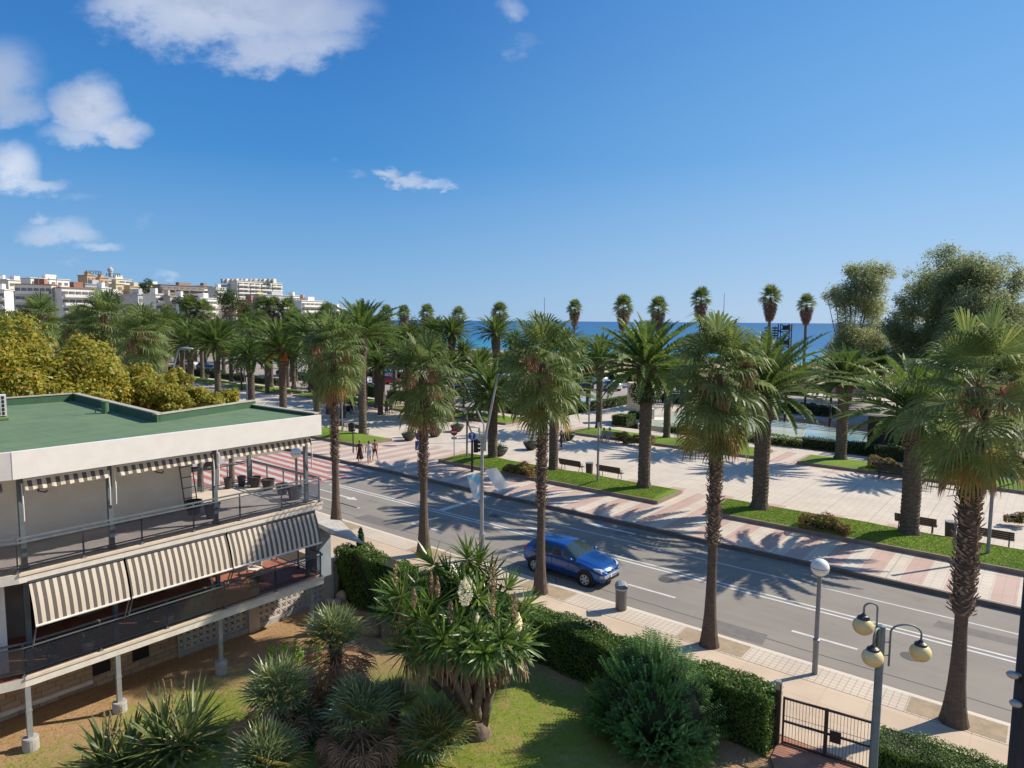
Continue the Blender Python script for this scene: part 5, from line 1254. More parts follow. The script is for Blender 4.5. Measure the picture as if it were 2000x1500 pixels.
# grass blades on the nearest lawn beds, scrub along the beach
lb = leafmat('lawn_blade', (.11, .20, .02), (.22, .31, .05), .3, .7)
for i, (x0, x1, y0, y1, n) in enumerate(((-14.8, 2, 36.05, 39.2, 26000), (-36.0, -18.4, 36.15, 39.2, 26000))):
    rg = np.random.default_rng(i+80); P = np.stack([rg.uniform(x0, x1, n), rg.uniform(y0, y1, n), np.zeros(n)], 1); u = (P[:, 1]-y0)/(y1-y0)
    P[:, 2] = .44+np.minimum(1, np.minimum(u, 1-u)*4)*(.16+.10*np.sin(P[:, 0]*.75+1.2)); o = leafcloud('grass', P, np.tile((0, -.8, .4), (n, 1)), .075, lb, None, .3, i); tag(o, 'short green grass of the %s lawn bed' % ('near right', 'near middle')[i], 'grass', None, 'stuff')
for i, (px, py, r) in enumerate(((1480, 742, 1.6), (1515, 748, 2.0), (1588, 735, 2.2), (1612, 748, 1.8), (1700, 735, 2.4), (1760, 748, 2.2), (1340, 752, 1.8), (1015, 735, 1.6), (1290, 757, 1.8), (1075, 742, 1.5))):
    q = spot(px, py, -.3); P, N = clumps(np.random.default_rng(i+400), [(rnd.gauss(0, r*.6), rnd.gauss(0, r*.5), r*.4+rnd.random()*r*.5, r*.5) for _ in range(9)], 60); o = leafcloud('beach_shrub', P, N, .4, green_m, None, .5, i, loc=q); tag(o, 'dark salt shrub between car park and sea, %s of the ten from the left' % ('fourth', 'fifth', 'sixth', 'seventh', 'eighth', 'ninth', 'third', 'first', 'second last', 'second')[i] if i != 8 else 'dark salt shrub just right of the cream monument wall', 'shrub', 'salt shrubs by the beach')

for k, (x0, x1, y, hh) in enumerate(((-110, -89, 84, 1.2), (-86, -60, 83, 1.2), (-140, -119, 61.8, 1.3), (-58, -45, 104, 1.3), (-42, -20, 84, 1.3), (-100, -74, 104.5, 1.6), (-130, -102, 105, 1.6))):
    hedge('dark planted strip across the car park, %s of several' % ('far left upper one', 'central one behind the red cars', 'far left lower one', 'one before the beach at the path', 'one right of the beach path', 'left one before the beach', 'leftmost one before the beach')[k], x0, x1, y, y+1.3, .1, hh, 40+k, bush_m, 40, .3, group=HB, wob=.25)
# ------------------------------------------------------------------ street furniture
lamp_grey = mat('lamp_grey', (.24, .25, .26), (.20, .21, .22), .45, 4, metal=.2)
def globe_lamp(px, py, gpy, label, z=.12, r=.27):
    q = spot(px, py, z); h = zat(q.x, q.y, gpy)-z; t = thing('street_lamp', label, 'street lamp', q, 0, 'white globe street lamps')
    k = MB(); k.lathe([(.085, 0), (.085, 1.05), (.10, 1.06), (.10, 1.12), (.07, 1.14), (.062, h-r*.9), (.10, h-r*.85), (.10, h-r*.7), (0, h-r*.7)], n=14); k.build('pole', lamp_grey, t)
    k = MB(); k.sphere((0, 0, h), r, 24, 16); k.build('globe', globe_white, t, smooth=True)
    k = MB(); k.lathe([(r*1.005, -.012), (r*1.03, 0), (r*1.005, .012)], (0, 0, h), 24); k.build('globe_ring', lamp_grey, t); return t
globe_lamp(1591, 1316, 1108, 'white globe street lamp on the near pavement left of the triple garden lamp')
q = Vector((-30.2, 19.6, .12))
t = globe_lamp(1591, 1316, 1108, 'white globe street lamp seen behind the upper terrace railing'); q2 = atd(578, 885, 36.0); t.location = (q2.x, q2.y, q2.z-3.42)
k = [c for c in t.children if c.name.startswith('pole')][0]
# triple ball garden lamp
q = atd(1722, 1222, 13.6); t = thing('garden_lamp', 'tall grey garden lamp with three cream yellow hanging globes', 'lamp', (q.x, q.y, -.8)); h = q.z+.8
ggrey = mat('garden_lamp_paint', (.17, .215, .225), (.13, .17, .18), .5, 5)
k = MB(); k.lathe([(.09, 0), (.09, 2.55), (.11, 2.57), (.11, 2.64), (.075, 2.66), (.07, h), (.0, h+.02)], n=16); k.build('pole', ggrey, t)
yglobe = mat('cream_globe', (.76, .62, .30), (.68, .53, .24), .35, 2.5)
def dirpx(a): return RT0*cos(a)+FW0*sin(a)
for i, (a, L, dz) in enumerate(((radians(178), .33, .75), (radians(225), .42, .8), (radians(-8), .68, .62))):
    d = dirpx(a); k = MB(); z0 = h-.42; P = []
    s = d*.09 if i < 2 else d*.16
    P.append(s+Vector((0, 0, h-.62 if i < 2 else h-.75)))
    R_ = (L-s.length)/2; cc = s+d*R_
    zt = h+[.38, -.06, -.06][i]
    for j in range(11): ang = pi-pi*j/10; P.append(cc+d*R_*cos(ang)+Vector((0, 0, zt-.05+R_*dz*sin(ang))))
    P.append(cc+d*R_+Vector((0, 0, zt-.16))); k.tube(P, .018, 8)
    if i == 2: k.tube([Vector((0, 0, h-.3)), s+Vector((0, 0, h-.3))], .012, 6); k.tube([Vector((0, 0, h-.55)), s+Vector((0, 0, h-.55))], .012, 6)
    a_ = k.build('arm', ggrey, t, smooth=True); e = cc+d*R_+Vector((0, 0, zt-.16))
    k = MB(); k.lathe([(.03, 0), (.05, -.03), (.10, -.06), (.11, -.10), (0, -.10)], e, 16); k.build('cap', dark_metal, a_)
    k = MB(); k.sphere(e-Vector((0, 0, .23)), .18, 24, 16, 0, 1, 1, .93); k.build('globe', yglobe, a_, smooth=True)
# tall banner lamp pole
pole_grey = mat('galvanised', (.42, .43, .44), (.34, .35, .36), .4, 3, metal=.5)
P0 = spot(941, 1092, .12)
def zpx(v, py): return zat(v.x, v.y, py)
t = thing('banner_lamp_pole', 'tall silver lamp pole with slanting arm at the near kerb', 'street light', P0)
zt_ = zpx(P0, 872)-.12; zz = zpx(P0, 842)-.12
k = MB(); k.lathe([(.13, 0), (.13, 1.2), (.10, 1.3), (.085, zpx(P0, 1030)-.12), (.07, zt_), (0, zt_)], n=16); k.build('pole', pole_grey, t)
k = MB()
top = atd(972, 735, math.hypot(P0.x, P0.y)-.0)-P0; m = Vector((0, 0, zt_-.6))
k.tube([Vector((0, 0, zt_-.1)), RT0*.12+Vector((0, 0, zt_+.35)), top], [.075, .065, .045], 12); k.tube([Vector((0, 0, zt_-.1)), -RT0*.16+Vector((0, 0, zt_+.9))], .045, 8)
k.box((RT0.x*.05, RT0.y*.05, zt_+.15), (.26, .10, .7), TH)
k.build('arm', pole_grey, t)
def lamp_head(parent, c, L, rz, tilt=.1, m_=None):
    k = MB(); vs = []; n = 14
    for i in range(9):
        u = i/8; r = L*.26*sin(pi*min(1, u*.9+.06))**.7
        for j in range(n): a = 2*pi*j/n; vs.append((L*u, r*cos(a), L*.02+r*.55*sin(a)*(1 if sin(a) > 0 else .35)+tilt*L*u*.3))
    fs = [(i*n+j, i*n+(j+1) % n, (i+1)*n+(j+1) % n, (i+1)*n+j) for i in range(8) for j in range(n)]+[tuple(range(n-1, -1, -1)), tuple(8*n+j for j in range(n))]
    k.add(vs, fs); k.build('lamp_head', m_ or lamp_grey, parent, c, smooth=True, rot=(0, 0, rz))
lamp_head(t, top-RT0*.1, .75, TH+.15)
lamp_head(t, -RT0*.12+Vector((0, 0, zt_+.86)), .52, TH+pi-.1, .02, mat('lamp_white', (.6, .6, .58), None, .4, 3))
def m_banner(name, seed):
    m, tt, b = newmat(name); tc = tt.nodes.new('ShaderNodeTexCoord'); v = tc.outputs['Object']; x, y, z = sepxyz(tt, v)
    n = nz(tt, v, 2.2+seed, 4, .6); 
    base = mixc(tt, n.smooth(.42, .62), (.86, .88, .90) if seed else (.26, .66, .84), (.86, .88, .90))
    sp_ = (nz(tt, v, 7, 3, .6).smooth(.62, .70))*(nz(tt, v, 1.5, 2).smooth(.45, .6)); col = mixc(tt, sp_*.4, base, (.25, .4, .7))
    col = mixc(tt, (nz(tt, v, 11, 2).smooth(.68, .72))*.5, col, (.55, .2, .3))
    tt.links.new(col, b.inputs['Base Color']); b.inputs['Roughness'].default_value = .7
    tr = tt.nodes.new('ShaderNodeBsdfTranslucent'); tt.links.new(col, tr.inputs[0]); mx = tt.nodes.new('ShaderNodeMixShader'); mx.inputs[0].default_value = .75
    tt.links.new(b.outputs[0], mx.inputs[1]); tt.links.new(tr.outputs[0], mx.inputs[2]); tt.links.new(mx.outputs[0], tt.nodes['Material Output'].inputs[0]); return m
def banner(corners, label, m_, bow):
    D = math.hypot(P0.x, P0.y); C = [atd(px, py, D+dd) for px, py, dd in corners]; o = C[0]; k = MB(); N_ = 10
    def pt(u, v):
        p = C[0]*(1-u)*(1-v)+C[1]*u*(1-v)+C[2]*u*v+C[3]*(1-u)*v
        return p-o+FW0*bow*sin(pi*u)*(.3+v)+FW0*.04*sin(v*9+u*4)
    for i in range(N_):
        for j in range(N_): k.quad(pt(i/N_, j/N_), pt((i+1)/N_, j/N_), pt((i+1)/N_, (j+1)/N_), pt(i/N_, (j+1)/N_))
    b_ = k.build('banner', m_, None, o, smooth=True); tag(b_, label, 'banner'); return b_
banner([(912, 930, -.1), (939, 922, 0), (943, 974, 0), (926, 978, -.1)], 'pale blue banner hanging left of the tall lamp pole', m_banner('banner_blue', 0), .05)
banner([(946, 918, 0), (970, 913, .2), (994, 948, .2), (972, 960, .0)], 'white banner blown out right of the tall lamp pole', m_banner('banner_white', 1), -.04)
# near litter bin
q = spot(1213, 1190, .12); t = thing('litter_bin', 'tall grey brown litter bin with silver hood on the near pavement', 'litter bin', q, 0)
k = MB(); k.lathe([(.20, 0), (.20, .05), (.215, .06), (.225, .84), (.0, .84)], n=20); k.build('body', mat('bin_slats', (.13, .11, .10), (.20, .175, .16), .5, 3, stretch=(14, 14, .2)), t)
k = MB(); vs = []; n = 20
for i in range(7):
    a = pi*i/6
    for j in range(2): vs.append((.24*cos(a), (-.23 if j == 0 else .23), .86+.20*sin(a)))
k.add(vs, [(2*i, 2*i+1, 2*i+3, 2*i+2) for i in range(6)]); k.lathe([(.245, .80), (.245, .86), (.20, .86)], n=20)
k.build('hood', pole_grey, t, rot=(0, 0, .6)); k = MB(); k.lathe([(.0, .845), (.21, .85), (.0, .855)], n=14); k.build('opening', black, t)
# benches
wood = mat('bench_wood', (.075, .045, .03), (.05, .03, .02), .6, 8, stretch=(1, 8, 8))
def bench_proto():
    t = thing('park_bench', 'x', 'bench', (0, 0, 0), 0, 'dark wooden benches along the promenade'); k = MB()
    for i in range(4): k.box((0, -.08+i*.11, .44), (1.9, .09, .035))
    k.build('seat', wood, t); k = MB()
    for i in range(4): k.box((0, -.19-.035*i, .54+i*.105), (1.9, .03, .09), rx=radians(12))
    k.build('backrest', wood, t)
    for sx in (-1, 1):
        k = MB(); k.tube([(sx*.75, .28, 0), (sx*.75, .22, .42), (sx*.75, -.12, .42), (sx*.75, -.22, 0)], .025, 6); k.tube([(sx*.75, -.12, .42), (sx*.75, -.32, .9)], .022, 6); k.tube([(sx*.75, .25, .42), (sx*.75, .27, .62), (sx*.75, -.2, .64)], .018, 6)
        k.build('leg', dark_metal, t)
    return t
BN = bench_proto(); used = [False]
def bench(x, y, rz, label):
    if not used[0]: BN.location = (x, y, .2); BN.rotation_euler = (0, 0, rz); BN['label'] = label; used[0] = True; return BN
    return place_copy(BN, (x, y, .2), rz, label)
bench(-26.9, 40.05, 0, 'dark bench on the plaza left of the litter bin, behind the near lawn'); bench(-23.7, 40.05, 0, 'dark bench on the plaza right of the litter bin, behind the near lawn')
bench(-5.3, 40.05, 0, 'dark bench behind the squat date palm trunk'); bench(-2.1, 39.9, 0, 'dark bench beside the slim light column near the right edge')
bench(-31.0, 52.3, pi, 'dark bench with the seated couple'); bench(-27.9, 52.3, pi, 'dark bench partly behind the tallest date palm trunk')
bench(-8.6, 52.6, pi, 'left one of two dark benches facing us before the second row lawn at the right'); bench(-5.0, 52.6, pi, 'right one of two dark benches facing us before the second row lawn')
bench(-54.5, 40.4, 0, 'dark bench left of the small box behind the lawn by the bathers'); bench(-51.2, 40.4, 0, 'dark bench right of the small box behind the lawn by the bathers')
bench(-52.0, 52.9, pi, 'dark bench on the far lawn edge behind the second fan palm, left one'); bench(-48.5, 52.8, pi, 'dark bench on the far lawn edge right of the second fan palm')
bench(-91.5, 53.3, pi, 'dark bench far left before the second row lawn')
slat = mat('slat_bin', (.09, .07, .06), (.05, .04, .035), .6, 3, stretch=(20, 20, .3))
def pbin(x, y, label):
    t = thing('litter_bin', label, 'litter bin', (x, y, .2), 0, 'round slatted litter bins'); k = MB(); k.lathe([(.24, .08), (.27, .86), (.25, .86), (.22, .5), (0, .5)], n=18); k.build('body', slat, t)
    k = MB(); k.lathe([(.275, .84), (.29, .88), (.23, .88)], n=18); k.build('rim', pole_grey, t)
    for sx in (-1, 1): k = MB(); k.box((sx*.17, 0, .05), (.05, .05, .1)); k.build('foot', dark_metal, t)
pbin(-25.35, 40.0, 'slatted litter bin between the two benches behind the near lawn'); pbin(-3.75, 39.95, 'slatted litter bin right of the squat date palm trunk'); pbin(-29.5, 52.4, 'dark litter bin between the benches beyond the plaza, left of the tallest date palm'); pbin(-52.8, 40.4, 'dark box like bin between the benches by the bathers')
pbin(-6.8, 52.6, 'dark litter bin between the two benches before the second row lawn')
# slim light columns
glassm = mat('lamp_glass', (.55, .56, .56), (.48, .5, .5), .2, 3)
def column(px, py, topy, label, z=.45, r=.075, x=None, y=None):
    q = spot(px, py, z) if x is None else Vector((x, y, z)); h = zat(q.x, q.y, topy)-z; t = thing('light_column', label, 'street light', q, 0, 'slim light columns with glass tops')
    k = MB(); k.lathe([(r*1.15, 0), (r, .1), (r, h*.78), (0, h*.78)], n=12); k.build('pole', lamp_grey, t); k = MB(); k.lathe([(r*.95, h*.78), (r*.95, h*.98), (0, h*.98)], n=12); k.build('glass_tube', glassm, t)
    k = MB(); k.lathe([(r*1.2, h*.98), (r*1.2, h), (0, h)], n=12); k.build('cap', dark_metal, t)
column(1167, 945, 822, 'slim light column on the lawn right of the litter bin'); column(1929, 1085, 908, 'slim light column on the lawn near the right edge')
column(1150, 842, 776, 'dark light column at the corner of the beach path'); column(1364, 868, 780, 'slim light column on the lawn before the long pool'); column(1979, 948, 820, 'light column on the second lawn at the right edge')
column(668, 851, 760, 'slim light column beside the leftmost tall fan palm', x=-51.6, y=38.5); column(933, 806, 755, 'slim light column right of the second fan palm, beyond the plaza'); column(912, 895, 800, 'green grey post left of the blue arrow sign on the lawn')
column(457, 800, 735, 'slim light column on the promenade above the yellow tree', x=-72, y=40.6); column(471, 740, 690, 'slim light column far left near the car park', x=-107, y=60)
# planters
plm = mat('planter_bowl', (.05, .055, .05), (.035, .04, .035), .55, 5); cyc = leafmat('planter_palm_leaf', (.04, .10, .03), (.09, .17, .05), .25, .45)
def planter_proto():
    t = thing('palm_planter', 'x', 'planter', (0, 0, 0), 0, 'dark bowl planters with small palms'); k = MB(); k.lathe([(.28, 0), (.42, .12), (.62, .42), (.68, .62), (.64, .66), (.58, .6), (0, .58)], n=22); k.build('bowl', plm, t)
    g = MB(); rd = random.Random(3)
    for j in range(30): az = j*2.4; el = radians(80)-j/30*radians(70); can_frond(g, (0, 0, .62), az, el, rd.uniform(.55, .8), .8, .3, rd, 12, 0, .03)
    rg = np.random.default_rng(2); g.build('plant', cyc, t); P = rg.normal(0, .24, (260, 3))*(1.25, 1.25, .35)+(0, 0, .66); leafcloud('ground_cover', P, np.tile((0, 0, 1.), (260, 1)), .1, cyc, t, .6, 3); return t
PL = planter_proto(); first = True
for (px, py, lab) in ((799, 862, 'dark bowl planter left of the second fan palm trunk'), (849, 855, 'dark bowl planter just right of the second fan palm trunk'), (893, 845, 'dark bowl planter beyond the no entry sign'), (976, 892, 'dark bowl planter behind the short date palm on the lawn'), (1037, 880, 'dark bowl planter standing alone left of the middle fan palm trunk'), (1109, 862, 'dark bowl planter behind the walker dressed in black'), (402, 742, 'dark bowl planter far left on the promenade between two date palm trunks')):
    q = spot(px, py-2, .2)
    if first: PL.location = q; PL['label'] = lab; first = False
    else: place_copy(PL, q, px*.1, lab)
# ---- signs and signals
sign_blue = mat('sign_blue', (.02, .10, .42), None, .4, 3); sign_red = mat('sign_red', (.55, .02, .02), None, .4, 3); sign_white = mat('sign_white', (.8, .8, .8), None, .4, 3)
def disc(mb, c, r, d=.0, mi=0, n=24, y=0):
    vs = [(c[0]+r*cos(2*pi*i/n), y, c[1]+r*sin(2*pi*i/n)) for i in range(n)]; mb.add(vs, [tuple(range(n))], mi)
def sign_post(px, py, label, h, face, z=.2, rz=TH, cat='road sign', px2=None):
    q = spot(px, py, z); t = thing('road_sign', label, cat, q, rz); k = MB(); k.lathe([(.035, 0), (.035, h), (0, h)], n=10); k.build('post', mid_metal, t); face(t, h); return t
def f_noentry(t, h):
    k = MB(); k.lathe([(.0, -.02), (.28, -.02), (.28, .0), (0, .0)], (0, 0, 0), 28); k.box((0, 0, .006), (.40, .10, .008), 0, 1); k.build('disc', [sign_red, sign_white], t, (0, -.05, h-.3), rot=(pi/2, 0, 0))
    k = MB(); k.box((0, -.05, h-.78), (.42, .015, .2), 0, 0); k.box((0, -.06, h-.78), (.32, .006, .03), 0, 1); k.build('plate', [sign_white, sign_red], t)
zh = lambda px, py, ty, z=.2: zat(spot(px, py, z).x, spot(px, py, z).y, ty)-z
sign_post(887, 898, 'red no entry sign with white bar on the plaza', zh(887, 898, 836), f_noentry)
def f_cross(t, h):
    k = MB(); k.lathe([(.0, -.02), (.31, -.02), (.31, .0), (0, .0)], (0, 0, 0), 28, 0); k.lathe([(.0, .004), (.25, .004), (.25, .006), (0, .006)], (0, 0, 0), 28, 1)
    k.box((0, 0, .01), (.52, .06, .006), radians(-45), 0); k.build('no_parking_disc', [sign_red, sign_blue], t, (0, -.05, h-.32), rot=(pi/2, 0, 0))
    k = MB(); k.box((0, -.05, h-1.0), (.64, .02, .66), 0, 0)
    k.add([(-.25, -.063, h-1.24), (.25, -.063, h-1.24), (0, -.063, h-.76)], [(0, 1, 2)], 1)
    # walking figure
    k.add([(-.04, -.068, h-1.1), (.03, -.068, h-1.1), (.03, -.068, h-.95), (-.03, -.068, h-.95)], [(0, 1, 2, 3)], 2); k.add([(-.10, -.068, h-1.21), (-.05, -.068, h-1.21), (.02, -.068, h-1.08), (-.04, -.068, h-1.08)], [(0, 1, 2, 3)], 2)
    k.add([(.05, -.068, h-1.21), (.10, -.068, h-1.21), (.03, -.068, h-1.08), (-.02, -.068, h-1.08)], [(0, 1, 2, 3)], 2); k.sphere((0, -.068, h-.905), .03, 8, 6, 2, 1, .2, 1)
    k.build('crossing_plate', [sign_blue, sign_white, black], t)
sign_post(820, 920, 'no parking disc above a blue pedestrian crossing sign, left of the second fan palm', zh(820, 920, 843), f_cross)
# curved mast with blue arrow and signal
q = spot(922, 922, .2); t = thing('signal_mast', 'black curved traffic mast with blue arrow sign and traffic light', 'traffic light', q, TH)
z1 = zh(922, 922, 845); k = MB(); k.lathe([(.10, 0), (.085, .3), (.075, z1), (0, z1)], n=12)
zt = zh(922, 922, 795); P = [(0, 0, z1-.1)]+[(-.3-1.0*sin(a)*0-2.2*(1-cos(a)), 0, z1-.1+(zt-z1+.1)*sin(a)) for a in (0.3, .6, .9, 1.2, 1.5)]; k.tube([(0, 0, z1-.1), (-.25, 0, z1+.55), (-.7, 0, zt-.35), (-1.3, 0, zt-.1), (-2.1, 0, zt)], .05, 8); k.build('mast', dark_metal, t)
k = MB(); k.lathe([(.0, -.02), (.29, -.02), (.29, .0), (0, .0)], (0, 0, 0), 28, 1); k.lathe([(.0, .002), (.265, .002), (.265, .006), (0, .006)], (0, 0, 0), 28, 0)
k.box((0, -.04, .01), (.07, .34, .006), 0, 1); k.add([(-.14, .06, .013), (.14, .06, .013), (0, .24, .013)], [(0, 1, 2)], 1); k.build('arrow_sign', [sign_blue, sign_white], t, (0, -.1, zh(922, 922, 851)), rot=(pi/2, 0, 0))
def signal(parent, x, z, s=1.0):
    k = MB(); k.box((x, 0, z), (.30*s, .26, .92*s)); o = k.build('signal_head', black, parent)
    for j in range(3):
        kk = MB(); kk.tube([(x+.12*s, 0, z+(.29-.29*j)*s), (x+.32*s, 0, z+(.27-.29*j)*s)], .12*s, 10); kk.build('lens_hood', dark_metal, o)
signal(t, .26, zh(922, 922, 871)+.0)
q = spot(690, 884, .2); t = thing('pedestrian_signal', 'thin black pedestrian signal post before the lawn, right of the roof corner', 'traffic light', q, TH); z1 = zh(690, 884, 826); k = MB(); k.lathe([(.06, 0), (.05, z1), (0, z1)], n=10); k.build('post', dark_metal, t); signal(t, -.12, z1-.35, .8)
# curved silver street lights beyond
def road_lamp(px0, py0, px1, py1, D, label):
    q = atd(px0, py0, D); t = thing('street_light', label, 'street light', (q.x, q.y, .1), 0, 'silver curved street lights'); q1 = atd(px1, py1, D)-Vector((q.x, q.y, .1))
    k = MB(); k.tube([(0, 0, 0), (0, 0, q.z-.1), q1], [.09, .07, .045], 10); k.build('pole', pole_grey, t); lamp_head(t, q1-RT0*.1, D*.0215, TH)
road_lamp(336, 728, 349, 683, 62, 'silver curved street light rising from the yellow tree')
road_lamp(945, 830, 905, 742, 60, 'white street light head among the palms above the no entry sign, lower one'); road_lamp(955, 800, 915, 735, 64, 'white street light head just above the other beyond the no entry sign')
# tall masts
for (px, top, lab) in ((1063, 580, 'thin mast above the middle fan palm'), (1413, 572, 'thin mast above the fourth fan palm')):
    q = atd(px, 626, 150); t = thing('mast', lab, 'mast', (q.x, q.y, -.3)); k = MB(); h = 11.3+(626-top)/1326*150; k.tube([(0, 0, 0), (0, 0, h)], [.12, .04], 6); k.build('pole', dark_metal, t)
# gate with steel mesh
gp = mat('gate_paint', (.045, .035, .03), None, .5, 5)
gt = thing('garden_gate', 'dark steel double gate of vertical bars between the two hedges', 'gate', (0, 0, 0)); A = Vector((-4.98, 17.36, 0)); B = Vector((-2.95, 17.62, 0)); d = (B-A).normalized(); L = (B-A).length; ang = atan2(d.y, d.x)
zb, ztp = .14, 1.40
for (p, wd, hh, m_) in ((A-d*.12, .13, 1.75, gp), (B+d*.06, .08, 1.5, white_paint)):
    k = MB(); k.box((p.x, p.y, (hh-.5)/2), (wd, wd, hh+.5), ang); o = k.build('gate_post', m_, gt)
k = MB(); p = A-d*.14; k.box((p.x, p.y, 1.68), (.12, .14, .22), ang); k.build('camera_box', pole_grey, gt)
for s0, s1 in ((.02, L/2-.02), (L/2+.02, L-.02)):
    k = MB(); a_, b_ = A+d*s0, A+d*s1
    for p in (a_, b_): k.box((p.x, p.y, (zb+ztp)/2), (.05, .05, ztp-zb), ang)
    c = (a_+b_)/2
    for z in (zb+.03, .75, ztp-.03): k.box((c.x, c.y, z), ((b_-a_).length, .045, .05), ang)
    o = k.build('gate_leaf', gp, gt); k = MB(); n = 13
    for i in range(1, n): p = a_+(b_-a_)*i/n; k.box((p.x, p.y, (zb+ztp)/2), (.010, .010, ztp-zb-.04), ang)
    for z in (.2, .9): k.box((c.x, c.y, z), ((b_-a_).length, .008, .008), ang)
    k.build('bars', gp, o)
k = MB(); p = A+d*(L/2+.22); k.box((p.x, p.y, .72), (.26, .03, .3), ang); k.build('lock_box', dark_metal, gt)
# utility pole on the right edge
q = atd(2000, 1500, 8.6); t = thing('utility_pole', 'dark pole with pale clamps at the right edge, very near the camera', 'pole', (q.x+.03, q.y, -.8)); k = MB(); k.tube([(0, 0, 0), (0, 0, 4), (.02, .02, 13.0)], [.20, .19, .16], 16); k.build('shaft', mat('tarred_wood', (.03, .027, .025), (.05, .04, .035), .85, 5, stretch=(6, 6, .4)), t, smooth=True)
for (px, py) in ((1978, 1318), (1984, 1374)):
    c = atd(px, py, 8.45)-Vector(t.location); k = MB(); k.sphere(c, .045, 12, 8, 0, 1.3, 1, .9); k.tube([c, c+RT0*.2], .022, 8); k.box(c+RT0*.09-Vector((0, 0, .05)), (.06, .05, .05), TH, 1); k.build('clamp', [pole_grey, black], t)
# scaffold tower and signal like posts by the beach, pergola and kiosk
q = atd(1531, 690, 122); t = thing('scaffold_tower', 'dark lattice tower on the beach in front of the sea', 'tower', (q.x, q.y, -.4)); k = MB(); h = 11+(626-628)/1326*122+.4
for sx in (-.9, .9):
    for sy in (-.6, .6): k.tube([(sx, sy, 0), (sx, sy, h)], .09, 5)
k.build('uprights', black, t); k = MB()
for i in range(9): z = h*i/9; k.box((0, 0, z), (1.9, 1.3, .12)); k.tube([(-.9, -.6, z), (.9, -.6, z+h/9)], .06, 4); k.tube([(.9, .6, z), (-.9, .6, z+h/9)], .06, 4)
k.build('lattice', black, t); k = MB()
for i in (2, 4, 6, 8): k.box((.3*(-1)**i, 0, h*(i+.5)/9), (1.2, .8, .8))
k.build('speaker_boxes', dark_metal, t)
for (px, lab) in ((1498, 'stack of dark louvres on a pole before the sea, left one'), (1513, 'stack of dark louvres on a pole before the sea, right one')):
    q = atd(px, 660, 120); t = thing('loudspeaker_mast', lab, 'mast', (q.x, q.y, -.3), TH); z = 11+(626-643)/1326*120+.3; k = MB(); k.tube([(0, 0, 0), (0, 0, z+1)], .07, 6); k.build('pole', dark_metal, t); k = MB()
    for i in range(5): k.box((0, 0, z-1+i*.42), (.8, .5, .26))
    k.build('louvres', dark_metal, t)
brown = mat('kiosk_brown', (.045, .032, .03), (.03, .022, .02), .8, 3); beam = mat('pergola_beam', (.17, .10, .08), (.12, .07, .06), .7, 3)
t = thing('pergola_kiosk', 'dark brown slatted kiosk with striped roof beams behind the second row', 'kiosk'); a0 = spot(1652, 905, .2)
k = MB(); k.span(-12.2, -4.2, 62.6, 66.6, .2, 3.3); k.build('wall', brown, t)
for i in range(9): k = MB(); k.box((-8.2, 62.3+i*.6, 3.42+.0*i), (9.2, .18, .16)); k.build('beam', beam if i % 2 else white_paint, t)
t = thing('pergola', 'open pergola of reddish beams beyond the dark kiosk', 'pergola')
for i in range(8): k = MB(); k.box((-14.5, 74+i*1.1, 3.9), (17, .22, .3)); k.build('beam', beam, t)
for x in (-22.5, -18, -12, -7): 
    for y in (74.2, 81.4): k = MB(); k.box((x, y, 2.0), (.2, .2, 3.7)); k.build('post', brown, t)
# monument wall
mon = mat('monument_render', (.66, .54, .36), (.58, .47, .31), .8, 2)
t = thing('monument_wall', 'tall cream slab shaped wall beside the beach path', 'wall'); k = MB(); m0 = atd(1249, 800, 74.5); zlo, zhi = zat(m0.x, m0.y, 797), zat(m0.x, m0.y, 747); k.box((m0.x, m0.y, (zlo+zhi)/2), (2.5, 1.4, zhi-zlo), TH)
k.build('upper_slab', mon, t); k = MB(); m1 = atd(1258, 810, 74.5); k.box((m1.x, m1.y, (zlo+.1)/2), (2.0, 1.2, zlo-.104), TH); k.box((m1.x+.5, m1.y+.4, .3), (3.4, 2.4, .4), TH); k.build('lower_slab', mat('monument_white', (.68, .62, .52), None, .8, 2), t)
# pools
def pool(name, pts, label, cols, z=.45, water=None):
    b = MB(); b.poly(pts, -.2, z); o = b.build(name, mat('pool_rim', (.50, .49, .40), None, .8, 3)); tag(o, kind='structure')
    c = (sum(p[0] for p in pts)/len(pts), sum(p[1] for p in pts)/len(pts)); b = MB(); b.poly([(c[0]+(p[0]-c[0])*.97, c[1]+(p[1]-c[1])*.97) for p in pts], z, z+.012); o = b.build('pool_water', water); tag(o, kind='structure')
def m_pool(name, c1, c2, r):
    m, tt, b = newmat(name); p = pos(tt); x, y, z = sepxyz(tt, p); n = nz(tt, p, .25, 3); ln = (y.mod(3.2)).lt(.14)
    col = mixc(tt, n.smooth(.4, .6), c1, c2); col = mixc(tt, ln*.6, col, (.3, .3, .25)); tt.links.new(col, b.inputs['Base Color']); b.inputs['Roughness'].default_value = r; b.inputs['Specular IOR Level'].default_value = .5; return m
pw1 = m_pool('pool_green', (.42, .46, .33), (.48, .50, .38), .25); pw2 = m_pool('pool_blue', (.20, .36, .42), (.42, .48, .40), .12)
pool('pool_rim', [(-33.5, 62.0), (-18.2, 62.0), (-16.0, 65.4), (-18.5, 74), (-33, 76), (-36.0, 68)], '', 0, .45, pw1); pool('pool_rim', [(-17.5, 62.4), (-11.5, 62.4), (-13.0, 72), (-20.0, 73.5)], '', 0, .5, pw2)
pool('pool_rim', [(-54.5, 65.5), (-47, 64.2), (-45.9, 66.5), (-44.2, 76.5), (-44.2, 79), (-51, 79.8), (-55.5, 74)], '', 0, .4, pw2)
